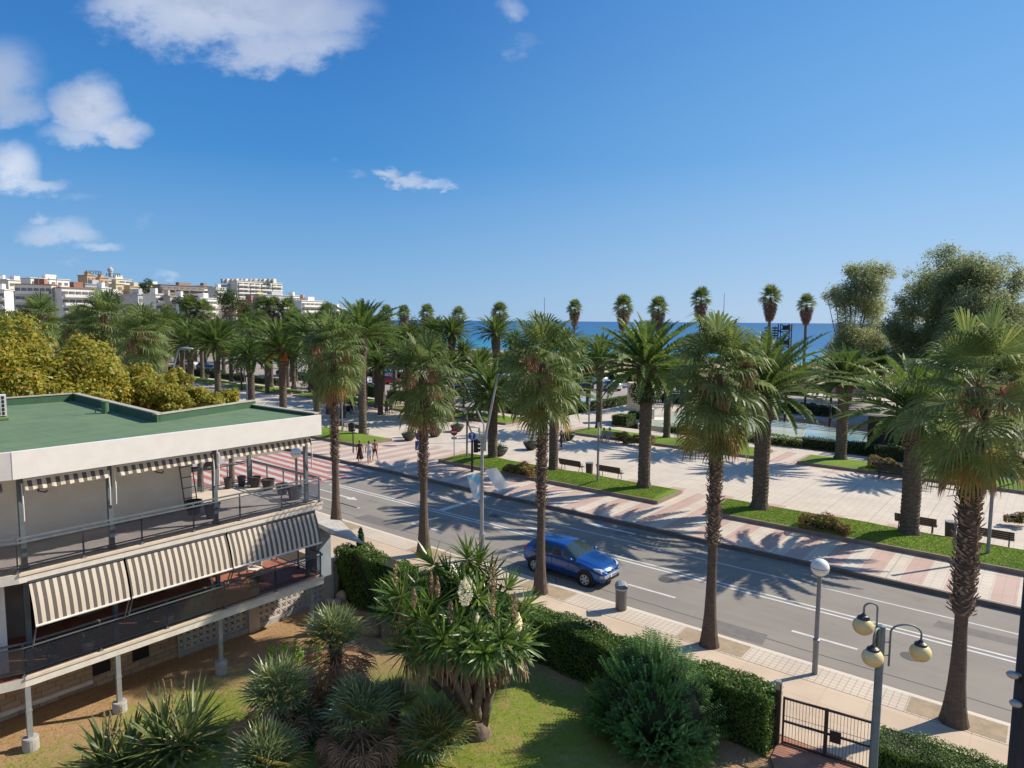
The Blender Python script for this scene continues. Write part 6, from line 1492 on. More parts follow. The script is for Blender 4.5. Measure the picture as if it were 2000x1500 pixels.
# ------------------------------------------------------------------ cars
def carpaint(name, c, rough=.28, metal=.25): 
    m, t, b = newmat(name); b.inputs['Base Color'].default_value = (*c, 1); b.inputs['Roughness'].default_value = rough; b.inputs['Metallic'].default_value = metal; b.inputs['Coat Weight'].default_value = .8; b.inputs['Coat Roughness'].default_value = .04; return m
car_glass = mat('car_glass', (.03, .045, .045), None, .05, 3, spec=.9); headl = mat('headlight_glass', (.6, .63, .66), None, .12, 4, metal=.2); taill = mat('tail_light', (.45, .02, .02), None, .2, 4)
alloy = mat('alloy', (.55, .55, .57), None, .35, 4); plastic = mat('bumper_grey', (.33, .35, .38), None, .4, 4)
STN = [  # x, z_bottom, z_belt, z_top, half width low, belt, top   (front = +x), hatchback 4.2 m
    (2.10, .34, .62, .66, .52, .50, .40), (2.02, .24, .70, .74, .70, .66, .50), (1.85, .22, .76, .84, .82, .78, .60), (1.55, .22, .84, .93, .87, .84, .66), (1.15, .22, .92, 1.00, .885, .86, .70),
    (.82, .22, .96, 1.05, .89, .865, .72), (.78, .22, .965, 1.07, .89, .87, .73), (.10, .22, .98, 1.42, .89, .875, .60), (.04, .22, .98, 1.435, .89, .875, .60), (-.40, .22, .985, 1.46, .89, .875, .60), (-.46, .22, .985, 1.46, .89, .875, .60),
    (-1.00, .22, 1.00, 1.44, .885, .87, .58), (-1.06, .22, 1.0, 1.435, .885, .87, .58), (-1.50, .24, 1.02, 1.40, .87, .85, .56), (-1.56, .26, 1.02, 1.39, .865, .84, .55), (-1.86, .30, 1.03, 1.16, .84, .81, .60), (-2.02, .36, 1.0, 1.04, .80, .77, .60), (-2.10, .42, .82, .86, .62, .60, .50)]
def car_model(name, label, paint, detail=True, height=1.0, length=1.0):
    t = thing(name, label, 'car'); k = MB(); R = []
    for (x, zb, zl, ztp, wl, wb, wt) in STN:
        zl *= height if zl > .9 else 1; ztp *= height
        crown = .035
        half = [(0, zb), (wl*.85, zb), (wl*.98, zb+.14), (wl, zb+.30 if zl-zb > .4 else (zb+zl)/2), (wb+.01, zl-.10), (wb-.02, zl), (wt+.015, ztp-.05), (wt-.07, ztp), (0, ztp+crown)]
        ring = [(x*length, y, z) for y, z in half]+[(x*length, -y, z) for y, z in half[-2:0:-1]]; R.append(ring)
    n = len(R[0]); vs = [p for r in R for p in r]
    for i in range(len(R)-1):
        x0, x1 = STN[i][0], STN[i+1][0]
        for j in range(n):
            j2 = (j+1) % n; seg = j if j < 8 else 15-j; mi = 0
            if seg == 5:                      # belt to roof: side windows
                if (x0 <= .10 and x1 >= -.40 and (x0-x1) > .2) or (x0 <= -.46 and x1 >= -1.0 and (x0-x1) > .2) or (x0 <= -1.06 and x1 >= -1.5 and x0-x1 > .2) or (x0 == .78): mi = 1
            if seg in (6, 7) and ((x0, x1) == (.78, .10)): mi = 1     # windscreen
            if seg in (5,) and (x0, x1) == (.78, .10): mi = 1
            if seg in (6, 7) and (x0, x1) == (-1.56, -1.86): mi = 1
            k.add([vs[i*n+j], vs[i*n+j2], vs[(i+1)*n+j2], vs[(i+1)*n+j]], [(0, 1, 2, 3)], mi)
    k.add(R[0], [tuple(range(n))], 0); k.add(R[-1], [tuple(range(n-1, -1, -1))], 0)
    # merge by position so shading is smooth
    idx = {}; nv = []; mp = []
    for p in k.v:
        q = (round(p[0], 4), round(p[1], 4), round(p[2], 4))
        if q not in idx: idx[q] = len(nv); nv.append(p)
        mp.append(idx[q])
    k.v = nv; k.f = [tuple(dict.fromkeys(mp[i] for i in f)) for f in k.f]; z = [(f, m) for f, m in zip(k.f, k.m) if len(f) > 2]; k.f = [a for a, b in z]; k.m = [b for a, b in z]
    k.f = [tuple(reversed(f)) for f in k.f]
    body = k.build('body', [paint, car_glass], t, smooth=True)
    me = body.data; me.set_sharp_from_angle(angle=radians(32))
    if detail:
        sub = body.modifiers.new('bevel', 'BEVEL'); sub.width = .018; sub.segments = 2; sub.limit_method = 'ANGLE'; sub.angle_limit = radians(25)
    for sx in (1.29*length, -1.31*length):
        for sy in (-1, 1):
            kk = MB(); kk.tube([(sx, sy*.60, .33), (sx, sy*.893, .33)], .40, 26); kk.build('wheel_arch', black, t)
            kk = MB(); kk.tube([(sx, sy*.66, .305), (sx, sy*.70, .305), (sx, sy*.885, .305), (sx, sy*.905, .305)], [.28, .305, .305, .285], 26); w = kk.build('wheel', rubber, t)
            kk = MB()
            for a in range(6):
                q = a*pi/3; c = (sx+.115*cos(q), sy*.912, .305+.115*sin(q)); kk.box(c, (.19, .02, .075), 0, 0, 0, -q)
            kk.tube([(sx, sy*.905, .305), (sx, sy*.925, .305)], .05, 12)
            n_ = 26; vs = []
            for r in (.19, .215):
                for a in range(n_): vs.append((sx+r*cos(2*pi*a/n_), sy*.913, .305+r*sin(2*pi*a/n_)))
            kk.add(vs, [(a, (a+1) % n_, n_+(a+1) % n_, n_+a) for a in range(n_)]); kk.build('rim', alloy, w)
    if not detail:
        kk = MB(); kk.box((2.03*length, 0, .62), (.1, 1.25, .12)); kk.build('front_lights', headl, t); kk = MB()
        for sy in (-1, 1): kk.box((-2.03*length, sy*.6, .85), (.12, .2, .18))
        kk.build('tail_lights', taill, t); return t
    for sy in (-1, 1):
        kk = MB(); P = [(2.02, sy*.42, .60), (1.97, sy*.68, .62), (1.72, sy*.80, .74), (1.60, sy*.80, .82), (1.85, sy*.60, .80), (1.97, sy*.44, .72)]
        c = Vector((1.84, sy*.66, .80)); P2 = [Vector(p)+Vector((.03, sy*.02, .02)) for p in P]; kk.add(P2+[c+Vector((.07, sy*.05, .0))], [(i, (i+1) % 6, 6) if sy < 0 else ((i+1) % 6, i, 6) for i in range(6)]); kk.build('headlight', headl, t)
        kk = MB(); kk.box((-1.97, sy*.71, .92), (.09, .12, .26)); kk.build('tail_light', taill, t)
        kk = MB(); kk.sphere((.62, sy*.98, 1.03), .09, 12, 8, 0, .8, 1.1, .75); kk.box((.66, sy*.90, 1.0), (.06, .1, .03)); kk.build('wing_mirror', paint, t, smooth=True)
        for x in (-.25, -1.15):
            kk = MB(); kk.box((x, sy*.895, .86), (.18, .03, .03)); kk.build('door_handle', paint, t)
        kk = MB(); kk.box((-.22, sy*.892, .56), (2.3, .012, .045)); kk.build('side_moulding', paint, t)
        for x in (.45, -.42, -1.28): kk = MB(); kk.box((x, sy*.8905, .64), (.012, .008, .66)); kk.build('door_gap', black, t)
    kk = MB(); kk.box((2.06, 0, .50), (.16, 1.36, .10)); kk.box((1.98, -.66, .50), (.2, .18, .10), radians(35)); kk.box((1.98, .66, .50), (.2, .18, .10), radians(-35)); kk.build('front_bumper', plastic, t)
    kk = MB(); kk.box((2.10, 0, .34), (.06, .95, .10)); kk.box((2.08, .24, .66), (.06, .26, .06), radians(-8)); kk.box((2.08, -.24, .66), (.06, .26, .06), radians(8)); kk.build('grille', black, t)
    kk = MB(); kk.box((2.155, 0, .50), (.015, .52, .11), 0, 0)
    kk.box((2.165, .235, .50), (.006, .04, .10), 0, 1)
    for i, w in enumerate((0, 1, 2, 3, 5, 6, 7)): kk.box((2.166, .17-i*.052, .50), (.004, .028, .065), 0, 2)
    kk.build('number_plate', [sign_white, sign_blue, black], t)
    kk = MB(); kk.add([(2.11, 0, .80), (2.13, -.045, .74), (2.12, 0, .68), (2.13, .045, .74)], [(0, 1, 2, 3)]); kk.tube([(2.10, 0, .74), (2.12, 0, .74)], .02, 4); kk.build('badge', chrome, t)
    kk = MB(); kk.tube([(.80, -.5, 1.075), (.55, -.1, 1.20)], .008, 4); kk.tube([(.80, .1, 1.085), (.56, .5, 1.20)], .008, 4); kk.build('wipers', black, t)
    kk = MB(); kk.tube([(-1.25, 0, 1.44), (-1.35, 0, 1.60)], .008, 5); kk.build('aerial', black, t)
    return t
blue = carpaint('blue_paint', (.012, .075, .30), .22, .4)
car = car_model('parked_car', 'metallic blue hatchback driving along the near lane behind the middle fan palm', blue); car.location = (-16.05, 23.98, 0)
car.name = 'blue_car'
whitep = carpaint('white_car_paint', (.72, .73, .74), .3, 0); redp = carpaint('red_car_paint', (.45, .015, .02), .3, 0); darkp = carpaint('dark_car_paint', (.02, .025, .035), .3, .3); silverp = carpaint('silver_car_paint', (.42, .44, .47), .3, .6); bluep = carpaint('pale_blue_car_paint', (.16, .26, .42), .3, .4)
PR = {c: car_model('parked_car', 'x', p, False, h, l) for c, p, h, l in (('w', whitep, 1.02, 1.0), ('r', redp, 1.0, .95), ('d', darkp, 1.0, 1.0), ('s', silverp, 1.0, 1.05), ('b', bluep, 1.0, 1.0), ('v', whitep, 1.25, 1.1))}
for k_ in PR.values(): k_.location = (0, 0, -300)
def park(c, px, py, rz, label, s=1.0):
    q = spot(px, py, .1); return place_copy(PR[c], q, rz, label, 'cars in the car park beyond the promenade', s)
park('w', 1190, 762, 2.7, 'white suv seen from behind in the car park left of the cream wall', 1.1); park('w', 1168, 748, 2.7, 'white car just beyond the white suv'); park('w', 1105, 779, -.3, 'white car nose at the pool edge behind the middle fan palm'); park('d', 1140, 762, 2.6, 'dark car left of the white suv, under the date palm fronds')
park('r', 675, 755, .2, 'red car between two palm trunks at the left'); park('w', 697, 747, .2, 'white car behind the red one at the left'); park('r', 765, 750, .3, 'small red car right of the fourth palm trunk'); park('w', 722, 766, .4, 'white bonnet low in front of the red car'); park('s', 755, 738, .2, 'silver car above the small red one'); park('w', 770, 728, .3, 'white car topmost above the small red one')
park('b', 950, 778, .5, 'pale blue car between the second fan palm and the date palm'); park('w', 925, 766, .5, 'white car just left of the pale blue one'); park('d', 905, 772, .3, 'dark car in the shade left of the pale blue one'); park('d', 1010, 765, .4, 'dark car behind the tall lamp head')
park('w', 375, 716, .1, 'white car far left between two date palm trunks'); park('d', 400, 722, .1, 'dark car right of the far left white car'); park('s', 415, 726, .2, 'silver car at the end of the far left group'); park('w', 480, 712, .3, 'white car half hidden by the small date palm'); park('b', 830, 764, .3, 'blue grey car behind the hedge near the second fan palm')
park('v', 1405, 768, .2, 'white van glimpsed behind the fourth fan palm'); park('d', 590, 742, .2, 'dark car between palm trunks right of the fruit laden palm'); park('d', 560, 735, .2, 'dark car next to the post at the left car park'); park('w', 640, 740, .1, 'white car behind the leftmost tall fan palm')
for (X_, Y_, c, lab) in ((-50, 24, 'w', 'x'),): pass
for k_ in list(PR.values()):
    for ch in list(k_.children_recursive): bpy.data.objects.remove(ch)
    bpy.data.objects.remove(k_)
for (px, py, lab) in ((80, 775, 'white van glimpsed through the yellow tree at the left'), (345, 790, 'white van glimpsed behind the small yellow tree')):
    q = atd(px, py, 54); t = thing('parked_van', lab, 'van', (q.x, q.y, 0), 1.2, 'vans behind the yellow trees'); k = MB(); k.box((0, 0, 1.3), (4.6, 1.9, 1.9)); k.add([(2.3, -.9, .4), (3.0, -.9, .4), (3.0, .9, .4), (2.3, .9, .4), (2.3, -.9, 2.1), (2.75, -.85, 1.2), (2.75, .85, 1.2), (2.3, .9, 2.1)], [(3, 2, 1, 0), (0, 1, 5, 4), (1, 2, 6, 5), (2, 3, 7, 6), (4, 5, 6, 7)]); k.build('body', whitep, t)
    k = MB(); k.add([(2.32, -.8, 2.05), (2.76, -.78, 1.25), (2.76, .78, 1.25), (2.32, .8, 2.05)], [(0, 1, 2, 3)]); k.box((.9, -.955, 1.7), (1.2, .01, .5)); k.build('windows', car_glass, t)
    for x in (-1.5, 1.9):
        for y in (-.9, .9): k = MB(); k.tube([(x, y-.1, .35), (x, y+.1, .35)], .35, 16); k.build('wheel', rubber, t)
# ------------------------------------------------------------------ people
skin = mat('skin', (.52, .30, .20), (.46, .26, .17), .6, 20); tan = mat('tanned_skin', (.36, .19, .12), None, .6, 20)
def cloth(c): return mat('cloth', c, None, .9, 12)
def skinmesh(name, verts, edges, radii, mats, regions, parent, root=0):
    me = bpy.data.meshes.new(name); me.from_pydata(verts, edges, []); o = bpy.data.objects.new(name, me); COL.objects.link(o)
    m = o.modifiers.new('skin', 'SKIN'); m.use_smooth_shade = True; lay = me.skin_vertices[0].data
    for i, r in enumerate(radii): lay[i].radius = (r, r) if not isinstance(r, tuple) else r; lay[i].use_root = (i == root)
    s = o.modifiers.new('sub', 'SUBSURF'); s.levels = 2; s.render_levels = 2
    dg = bpy.context.evaluated_depsgraph_get(); nm = bpy.data.meshes.new_from_object(o.evaluated_get(dg)); bpy.data.objects.remove(o)
    nm.name = name; nm.materials.clear()
    for q in mats: nm.materials.append(q)
    for p in nm.polygons: p.material_index = regions(p.center); p.use_smooth = True
    o = bpy.data.objects.new(name, nm); COL.objects.link(o); o.parent = parent; return o
def person(px, py, rz, label, top, bottom, sk=skin, hair=(.08, .05, .03), pose='walk', stride=.28, z=.2, dress=None, hat=None, longhair=False, s=1.0, loc=None, shorts=.52, sleeves=True, bend=0.0, cat='person'):
    q = loc or spot(px, py, z); t = thing('person', label, cat, q, rz); t.scale = (s, s, s)
    sit = pose == 'sit'
    hz = .50 if sit else .93; V = []; E = []; Rr = []
    def v(p, r, prev=None):
        V.append(p); Rr.append(r)
        if prev is not None: E.append((prev, len(V)-1))
        return len(V)-1
    pel = v((0, 0, hz), (.125, .095)); w = v((0, .005+bend*.1, hz+.20), (.115, .085), pel); ch = v((0, .01+bend*.3, hz+.38), (.15, .10), w); nk = v((0, .01+bend*.45, hz+.53), (.055, .055), ch); hb = v((0, .02+bend*.5, hz+.60), (.075, .085), nk); ht = v((0, .025+bend*.55, hz+.74), (.07, .08), hb)
    nose = v((0, .11+bend*.55, hz+.655), (.014, .016), hb)
    for sx in (-1, 1):
        f = stride*sx if pose == 'walk' else 0
        hip = v((sx*.09, 0, hz-.04), (.10, .10), pel)
        if sit: kn = v((sx*.10, .42, hz+.0), (.07, .07), hip); an = v((sx*.11, .44, .09), (.042, .042), kn); toe = v((sx*.12, .60, .04), (.038, .03), an)
        else:
            kn = v((sx*.095, f*.45+.03, .49), (.065, .065), hip); an = v((sx*.10, f*1.0-.02, .085+(.05 if f < 0 else 0)), (.042, .042), kn); toe = v((sx*.10, f*1.0+.15, .035), (.04, .028), an)
        sh = v((sx*.19, .01+bend*.4, hz+.46), (.058, .058), ch)
        g = -f*.7 if pose == 'walk' else .05
        el = v((sx*.24, g*.45-.02+bend*.4, hz+.20), (.042, .042), sh); wr = v((sx*.25, g+.05+bend*.3, hz-.03) if not sit else (sx*.14, .25, hz+.10), (.03, .03), el)
        pal = v((V[wr][0], V[wr][1]+.03, V[wr][2]-.07), (.032, .018), wr)
        for fi in range(4):
            a = v((V[pal][0]+sx*.0, V[pal][1]+(fi-1.5)*.02, V[pal][2]-.045), (.009, .009), pal); v((V[a][0]-sx*.008, V[a][1]+.004, V[a][2]-(.035 if fi in (1, 2) else .027)), (.008, .008), a)
        v((V[pal][0]-sx*.01, V[pal][1]+.055, V[pal][2]-.02), (.010, .010), pal)
    mt, mb_ = cloth(top), cloth(bottom)
    def reg(c):
        if c.z > hz+.50: return 0
        ax = abs(c.x)
        if c.z > hz+.02:
            if ax > .19 and (c.z < hz+.34 or not sleeves): return 0
            if top is None: return 0
            return 1
        if ax > .205: return 0
        if sit: return 2 if c.y < .40 else 0
        return 2 if c.z > shorts else 0
    skinmesh('body', V, E, Rr, [sk, mt, mb_], reg, t)
    hy = .02+bend*.53; k = MB(); k.sphere((0, hy-.015, hz+.69), .108, 14, 10, 0, .93, 1.02, 1.05)
    k.v = [(x, min(y, hy+.055) if zz < hz+.72 else y, zz) for x, y, zz in k.v]; k.v = [p if p[2] > hz+.60 or p[1] < hy-.01 else (p[0]*.8, min(p[1], hy-.02), hz+.61) for p in k.v]
    if longhair: k.sphere((0, hy-.07, hz+.58), .09, 10, 8, 0, .9, .5, 1.5)
    k.build('hair', mat('hair', hair, None, .6, 20), t, smooth=True)
    k = MB()
    for sx in (-1, 1): k.sphere((sx*.032, hy+.088, hz+.685), .011, 6, 4)
    k.build('eyes', black, t)
    if dress is not None:
        k = MB(); k.lathe([(.15, hz+.36), (.13, hz+.18), (.17, hz-.02), (.24, hz-.45), (.28, .28 if not sit else hz-.1), (.25, .29)], (0, .0, 0), 18, 0, .75); k.build('dress', cloth(dress), t, smooth=True)
    if hat: k = MB(); k.lathe([(.19, 0), (.18, .01), (.11, .02), (.105, .10), (.06, .13), (0, .13)], (0, hy, hz+.74), 18); k.build('hat', cloth(hat), t)
    return t
FACE = lambda a: a          # person faces local +y
person(703, 903, radians(-125), 'woman in a long dark patterned dress, leftmost of the three bathers by the road', (.05, .02, .02), (.04, .02, .02), tan, (.35, .12, .05), dress=(.07, .025, .025), s=1.0, sleeves=False)
person(721, 905, radians(-120), 'man in a white shirt and pale shorts, middle of the three bathers by the road', (.68, .70, .74), (.55, .60, .70), tan, (.05, .035, .03), stride=.2)
person(733, 901, radians(-150), 'bare chested walker in dark trunks, rightmost of the three bathers by the road', (.50, .29, .20), (.06, .02, .03), skin, (.10, .06, .04), stride=.3, shorts=.66)
person(755, 808, radians(10), 'walker in grey seen from behind, left of the pair on the promenade', (.12, .15, .15), (.10, .13, .13), skin, (.3, .25, .2), stride=.1, dress=(.11, .14, .14)); person(763, 808, radians(10), 'walker in a white shirt and dark shorts, right of the pair on the promenade', (.7, .7, .7), (.06, .06, .07), skin, (.2, .15, .1), stride=.15)
person(685, 808, radians(60), 'person in dark clothes by the pushchair left on the promenade', (.04, .03, .03), (.03, .03, .04), tan, (.1, .05, .03), stride=.12); person(690, 809, radians(70), 'person in a dark top right of the pushchair', (.05, .03, .03), (.05, .03, .05), tan, (.3, .15, .08), stride=.2, longhair=True)
q = spot(680, 808, .2); t = thing('pushchair', 'dark pushchair beside the two people on the promenade', 'pushchair', q, 1.0); k = MB(); k.box((0, 0, .55), (.45, .7, .35), 0, 0, .4); k.build('seat', black, t); k = MB(); k.tube([(-.2, -.3, .2), (-.2, .45, 1.0), (.2, .45, 1.0), (.2, -.3, .2)], .015, 6); k.build('handle', dark_metal, t)
for sx, sy in ((-.25, -.3), (.25, -.3), (-.25, .3), (.25, .3)): k = MB(); k.tube([(sx-.02, sy, .12), (sx+.02, sy, .12)], .12, 12); k.build('wheel', rubber, t)
person(1098, 839, radians(20), 'man in a pale blue shirt walking away with a white bag', (.38, .45, .58), (.06, .06, .08), skin, (.6, .6, .6), stride=.15)
q = spot(1100, 839, .2); k = MB(); k.box((.28, 0, .62), (.1, .3, .36)); o = k.build('carrier_bag', white_paint, None, (q.x+.15, q.y, .2)); tag(o, 'white carrier bag hanging beside the man in the pale blue shirt', 'bag')
person(1096, 880, radians(-110), 'woman in black clothes walking in front of the bowl planter', (.02, .02, .025), (.02, .02, .03), tan, (.05, .03, .02), stride=.34, longhair=True, shorts=.2)
person(0, 0, radians(180), 'seated person with brown hair on the bench, left of the couple', (.35, .3, .33), (.12, .13, .2), skin, (.25, .14, .08), 'sit', loc=Vector((-31.5, 52.05, .2)), longhair=True); person(0, 0, radians(180), 'seated person in a straw hat on the bench, right of the couple', (.30, .32, .40), (.10, .12, .2), skin, (.2, .12, .08), 'sit', loc=Vector((-30.9, 52.05, .2)), hat=(.5, .38, .2))
person(985, 798, radians(70), 'person with a bicycle at the hedge beyond the plaza', (.4, .2, .16), (.05, .05, .07), skin, (.1, .06, .04), stride=.1)
q = spot(983, 800, .2); t = thing('bicycle', 'dark bicycle held by the person at the hedge', 'bicycle', (q.x, q.y-.5, .2), .6)
for x in (-.52, .52):
    k = MB(); k.tube([(x+.33*cos(a), 0, .34+.33*sin(a)) for a in [2*pi*i/20 for i in range(21)]], .018, 5, cap=False); k.build('wheel', rubber, t)
k = MB(); k.tube([(-.52, 0, .34), (-.1, 0, .32), (.32, 0, .85), (-.2, 0, .85), (-.1, 0, .32)], .02, 6); k.tube([(.52, 0, .34), (.34, 0, .95), (.25, .2, 1.0)], .018, 6); k.tube([(-.52, 0, .34), (-.2, 0, .85), (-.22, 0, .98)], .016, 6); k.build('frame', dark_metal, t)
k = MB(); k.box((-.22, 0, 1.0), (.24, .12, .05)); k.build('saddle', black, t)
# sunbathers' umbrellas on the beach
for i, (px, py, c, lab) in enumerate(((1215, 706, (.5, .3, .45), 'mauve parasol on the beach seen between the palms'), (1226, 704, (.2, .3, .6), 'blue parasol on the beach right of the mauve one'), (1232, 709, (.6, .5, .4), 'sand coloured parasol on the beach by the monument wall'), (905, 700, (.6, .3, .2), 'orange parasol on the beach left of the short date palm'))):
    q = spot(px, py, -.5); t = thing('beach_umbrella', lab, 'parasol', q); k = MB(); k.lathe([(1.1, 1.9), (.6, 2.2), (.05, 2.35), (0, 2.35)], n=12); k.build('canopy', cloth(c), t); k = MB(); k.tube([(0, 0, 0), (0, 0, 2.3)], .03, 6); k.build('pole', white_paint, t)
# ------------------------------------------------------------------ the town on the slope
wn = [0]
win_m = mat('far_window', (.09, .095, .11), (.26, .25, .25), .25, .9, spec=.5)
def wallm(c): return mat('far_wall', c, tuple(v*.9 for v in c), .8, .15)
W1 = wallm((.76, .71, .63)); W2 = wallm((.82, .78, .72)); TANM = wallm((.55, .36, .20)); SAND = wallm((.58, .48, .32)); BRN = wallm((.26, .21, .18)); GRY = wallm((.42, .42, .44)); YEL = wallm((.68, .46, .12)); ROOF = wallm((.34, .17, .12)); REDW = wallm((.34, .16, .12))
win_me = {}
def window_mesh(w, h):
    key = (round(w, 1), round(h, 1))
    if key not in win_me: k = MB(); k.box((0, 0, 0), (w, .3, h)); o = k.build('window', win_m); win_me[key] = o.data; bpy.data.objects.remove(o)
    return win_me[key]
NW = [0]
def block(px0, px1, ytop, D, floors, label, wall, rot=0.0, depth=9, turn=60, balc=True, bm=None, zbase=None, fh=3.0, wcol=5, roofm=None, name='apartment_building', recess=True, ledge=.9, awn=0):
    a, b_ = atd(px0, ytop, D), atd(px1, ytop, D); w = (b_-a).length; c = (a+b_)/2; tr = radians(turn)+rot*.6; w = max(w*.7, (w-depth*sin(tr)*.8)/cos(tr)); rot = tr; va = radians((1000-(px0+px1)/2)/1326*50); rot += 0*va; c = c + RT0*depth*sin(tr)*.35; zt = c.z; zb = (zt-floors*fh-.9)
    gz_ = min(zb, hillz(D, (px0+px1)/2)-2); t = thing(name, label, 'building', (c.x, c.y, zb), TH+rot, None)
    k = MB(); k.box((0, depth/2, (zt-zb)/2), (w, depth, zt-zb)); k.box((0, depth/2, (gz_-zb)/2), (w, depth, zb-gz_+.02)) if gz_ < zb else None; k.build('wall', wall, t)
    k = MB(); k.box((0, depth/2, zt-zb+.15), (w+.8, depth+.8, .3)); k.box((w*.1, depth*.5, zt-zb+1.3), (w*.28, depth*.4, 2.2)); k.build('roof', roofm or wall, t)
    for f in range(floors):
        z = .5+f*fh
        if balc:
            k = MB(); seg = max(1, int(w/9))
            for s in range(seg): x = -w/2+w*(s+.5)/seg; k.box((x, -.7, z+.1), (w/seg*.9, 1.5, .22)); k.box((x, -1.42, z+.6), (w/seg*.9, .1, ledge))
            k.build('balcony', bm or W2, t)
        for s in range(wcol):
            if NW[0] > 1500: break
            x = -w/2+w*(s+.5)/wcol; ww = w/wcol*(.80 if balc else .5)
            o = bpy.data.objects.new('window', window_mesh(ww, fh*(.62 if balc else .42))); COL.objects.link(o); o.parent = t; o.location = (x, -.02, z+fh*.42); NW[0] += 1
    if awn:
        k = MB(); k.add([(-w*.1, -1.5, fh*awn+.9), (w*.05, -1.5, fh*awn+.9), (w*.05, -.1, fh*awn+2.3), (-w*.1, -.1, fh*awn+2.3)], [(0, 1, 2, 3)]); k.build('awning', YEL, t)
    return t
def text(t, s, size, loc, m_, name='letters'):
    c = bpy.data.curves.new(name, 'FONT'); c.body = s; c.size = size; c.extrude = .15; c.align_x = 'CENTER'; o = bpy.data.objects.new(name, c); COL.objects.link(o)
    dg = bpy.context.evaluated_depsgraph_get(); me = bpy.data.meshes.new_from_object(o.evaluated_get(dg)); bpy.data.objects.remove(o); o = bpy.data.objects.new(name, me); COL.objects.link(o); me.materials.clear(); me.materials.append(m_)
    o.parent = t; o.location = loc; o.rotation_euler = (pi/2, 0, 0); return o
# front left: curved balconies, terracotta roof
T1 = block(15, 102, 556, 300, 6, 'big white block with rounded balconies and terracotta roof at the left', W1, .10, turn=14, roofm=ROOF, wcol=6)
T2 = block(100, 178, 563, 296, 6, 'right wing of the white balconied block, with yellow awnings', W2, -.18, roofm=ROOF, wcol=5, awn=3)
block(-40, 10, 566, 318, 5, 'white flats cut by the left edge of the picture', W2, .1, wcol=3, turn=15)
block(52, 122, 545, 420, 3, 'white penthouse row standing behind the terracotta roof', W2, .05, wcol=6, balc=False)
block(0, 50, 548, 430, 3, 'pale roofs behind the left white block', W1, .2, wcol=3, balc=False); block(-30, 12, 545, 470, 3, 'white house top at the far left edge of the picture', W2, 0, wcol=3, turn=20)
block(150, 205, 556, 380, 3, 'low pale building right of the terracotta roof', GRY, .1, wcol=3)
h1 = block(155, 182, 538, 470, 4, 'orange tower block with a hotel sign on its roof', TANM, .1, wcol=2, balc=False); text(h1, 'HOTEL', 3.2, (2, 0, 4*3+1.6), dark_metal)
block(180, 208, 543, 475, 3, 'orange tan block joining the tower with the hotel sign', TANM, .0, wcol=2, balc=False)
h2 = block(198, 250, 545, 500, 4, 'stepped cream building with a round turret and second hotel sign', W1, -.1, wcol=4); text(h2, 'HOTEL', 3.0, (-3, 0, 4*3+2.2), dark_metal)
k = MB(); k.lathe([(1.2, 0), (1.2, 3.5), (1.6, 3.6), (1.6, 5.2), (.2, 6.6), (0, 6.6)], (-3, 4, 4*3+2), 12); k.build('turret', GRY, h2)
block(210, 236, 555, 400, 4, 'sand coloured windowless block below the turret building', SAND, .1, wcol=1, balc=False); block(236, 280, 560, 402, 3, 'sand coloured flats with long ribbon balconies', SAND, -.05, wcol=3)
block(178, 212, 563, 330, 5, 'white stepped house right of the balconied block', W2, .1, wcol=2, balc=False); block(190, 245, 577, 310, 3, 'white terrace of houses behind the tall fan palms at the left', W2, 0, wcol=6)
block(244, 290, 576, 305, 4, 'lilac grey block with one small window', GRY, .2, wcol=2, balc=False); block(285, 312, 575, 290, 4, 'white flats with dark window strips next to the lilac block', W2, -.1, wcol=3)
block(312, 336, 579, 288, 5, 'beige windowless gable left of the narrow white tower', wallm((.48, .43, .38)), .1, wcol=1, balc=False); block(335, 362, 581, 286, 5, 'narrow white tower with closed blinds', W2, -.05, wcol=2)
block(314, 385, 558, 520, 4, 'long brown building with ribbon balconies on the hill', BRN, 0, wcol=7, bm=BRN); block(276, 316, 556, 560, 3, 'pale houses on the hill left of the brown building', W1, 0, wcol=4, balc=False)
block(380, 412, 559, 540, 4, 'brown roofed houses right of the long brown building', BRN, .1, wcol=3); block(408, 440, 562, 500, 4, 'cream villa with a terrace left of the big hilltop block', W1, 0, wcol=3)
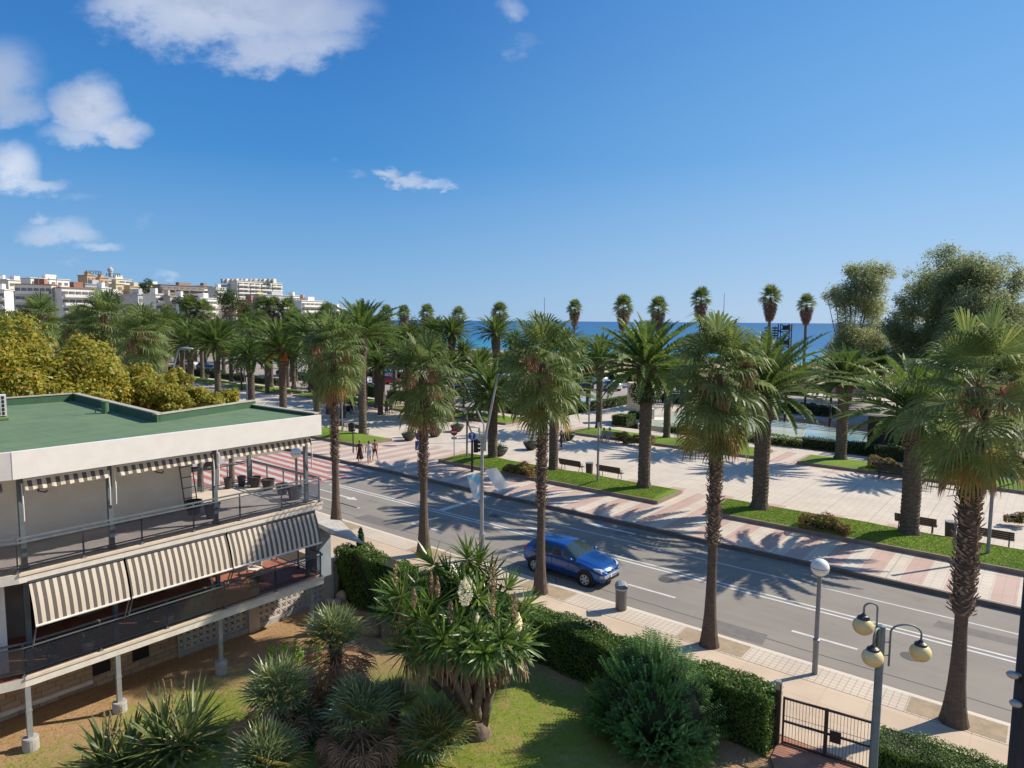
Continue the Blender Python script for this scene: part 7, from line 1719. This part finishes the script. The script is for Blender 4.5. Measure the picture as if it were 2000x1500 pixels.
block(436, 464, 557, 560, 6, 'grey side wing of the big hilltop block', GRY, .3, wcol=2, balc=False); HB1 = block(463, 540, 551, 560, 7, 'big hilltop block with cream balconies and yellow screens', W1, -.15, wcol=8, awn=4)
for i, px in enumerate(range(436, 540, 9)):
    q = atd(px, 549, 562); k = MB(); k.box((0, 0, 0), (2.6, 2.6, 3.4)); o = k.build('chimney', W2 if i % 2 else GRY, HB1); o.location = Matrix.Rotation(-HB1.rotation_euler.z, 3, 'Z') @ (q-HB1.location)
block(370, 420, 583, 330, 4, 'white flats behind the dark tree', W2, .1, wcol=5); block(415, 475, 584, 340, 5, 'row of white balconied flats behind the large dark trees', W1, 0, wcol=6); block(470, 505, 587, 330, 5, 'reddish brown flats with striped awnings', REDW, .1, wcol=4, bm=W2)
block(500, 562, 577, 420, 6, 'grey gabled block behind the two tall dark palms', GRY, .25, wcol=3, balc=False); block(488, 516, 592, 290, 4, 'dark flats with green awnings at the left of the two tall palms', BRN, 0, wcol=3)
block(558, 582, 578, 430, 5, 'narrow white block with a yellow awning storey', W2, 0, wcol=2, awn=3); block(580, 600, 583, 440, 4, 'pinkish stepped block near the right end of the town', wallm((.52, .38, .32)), 0, wcol=2, balc=False); block(575, 627, 588, 400, 5, 'white flats with round stacked balconies at the right end of the town', W2, -.05, wcol=5)
block(640, 672, 603, 380, 3, 'low pale house just right of the town behind the leftmost tall palm', W1, 0, wcol=3)
# aerials and small roof clutter as part of the town sky line
for i, px in enumerate((75, 95, 110, 330, 350, 372, 395, 420, 452, 470, 488, 505, 520, 533, 560, 570)):
    D = 300 if px < 120 else 555; yt0 = 543 if px < 120 else (553 if px < 430 else 548 if px < 545 else 570); q = atd(px, yt0, D); t = thing('roof_aerial', 'thin rooftop aerial standing on the skyline of the town', 'aerial', (q.x, q.y, q.z-3), 0, 'rooftop aerials of the town'); k = MB(); k.tube([(0, 0, -1), (0, 0, 3.4)], .10, 4); k.box((0, 0, 2.8), (1.6, .1, .1)); k.box((0, 0, 2.2), (1.0, .1, .1)); k.build('rods', mid_metal, t)
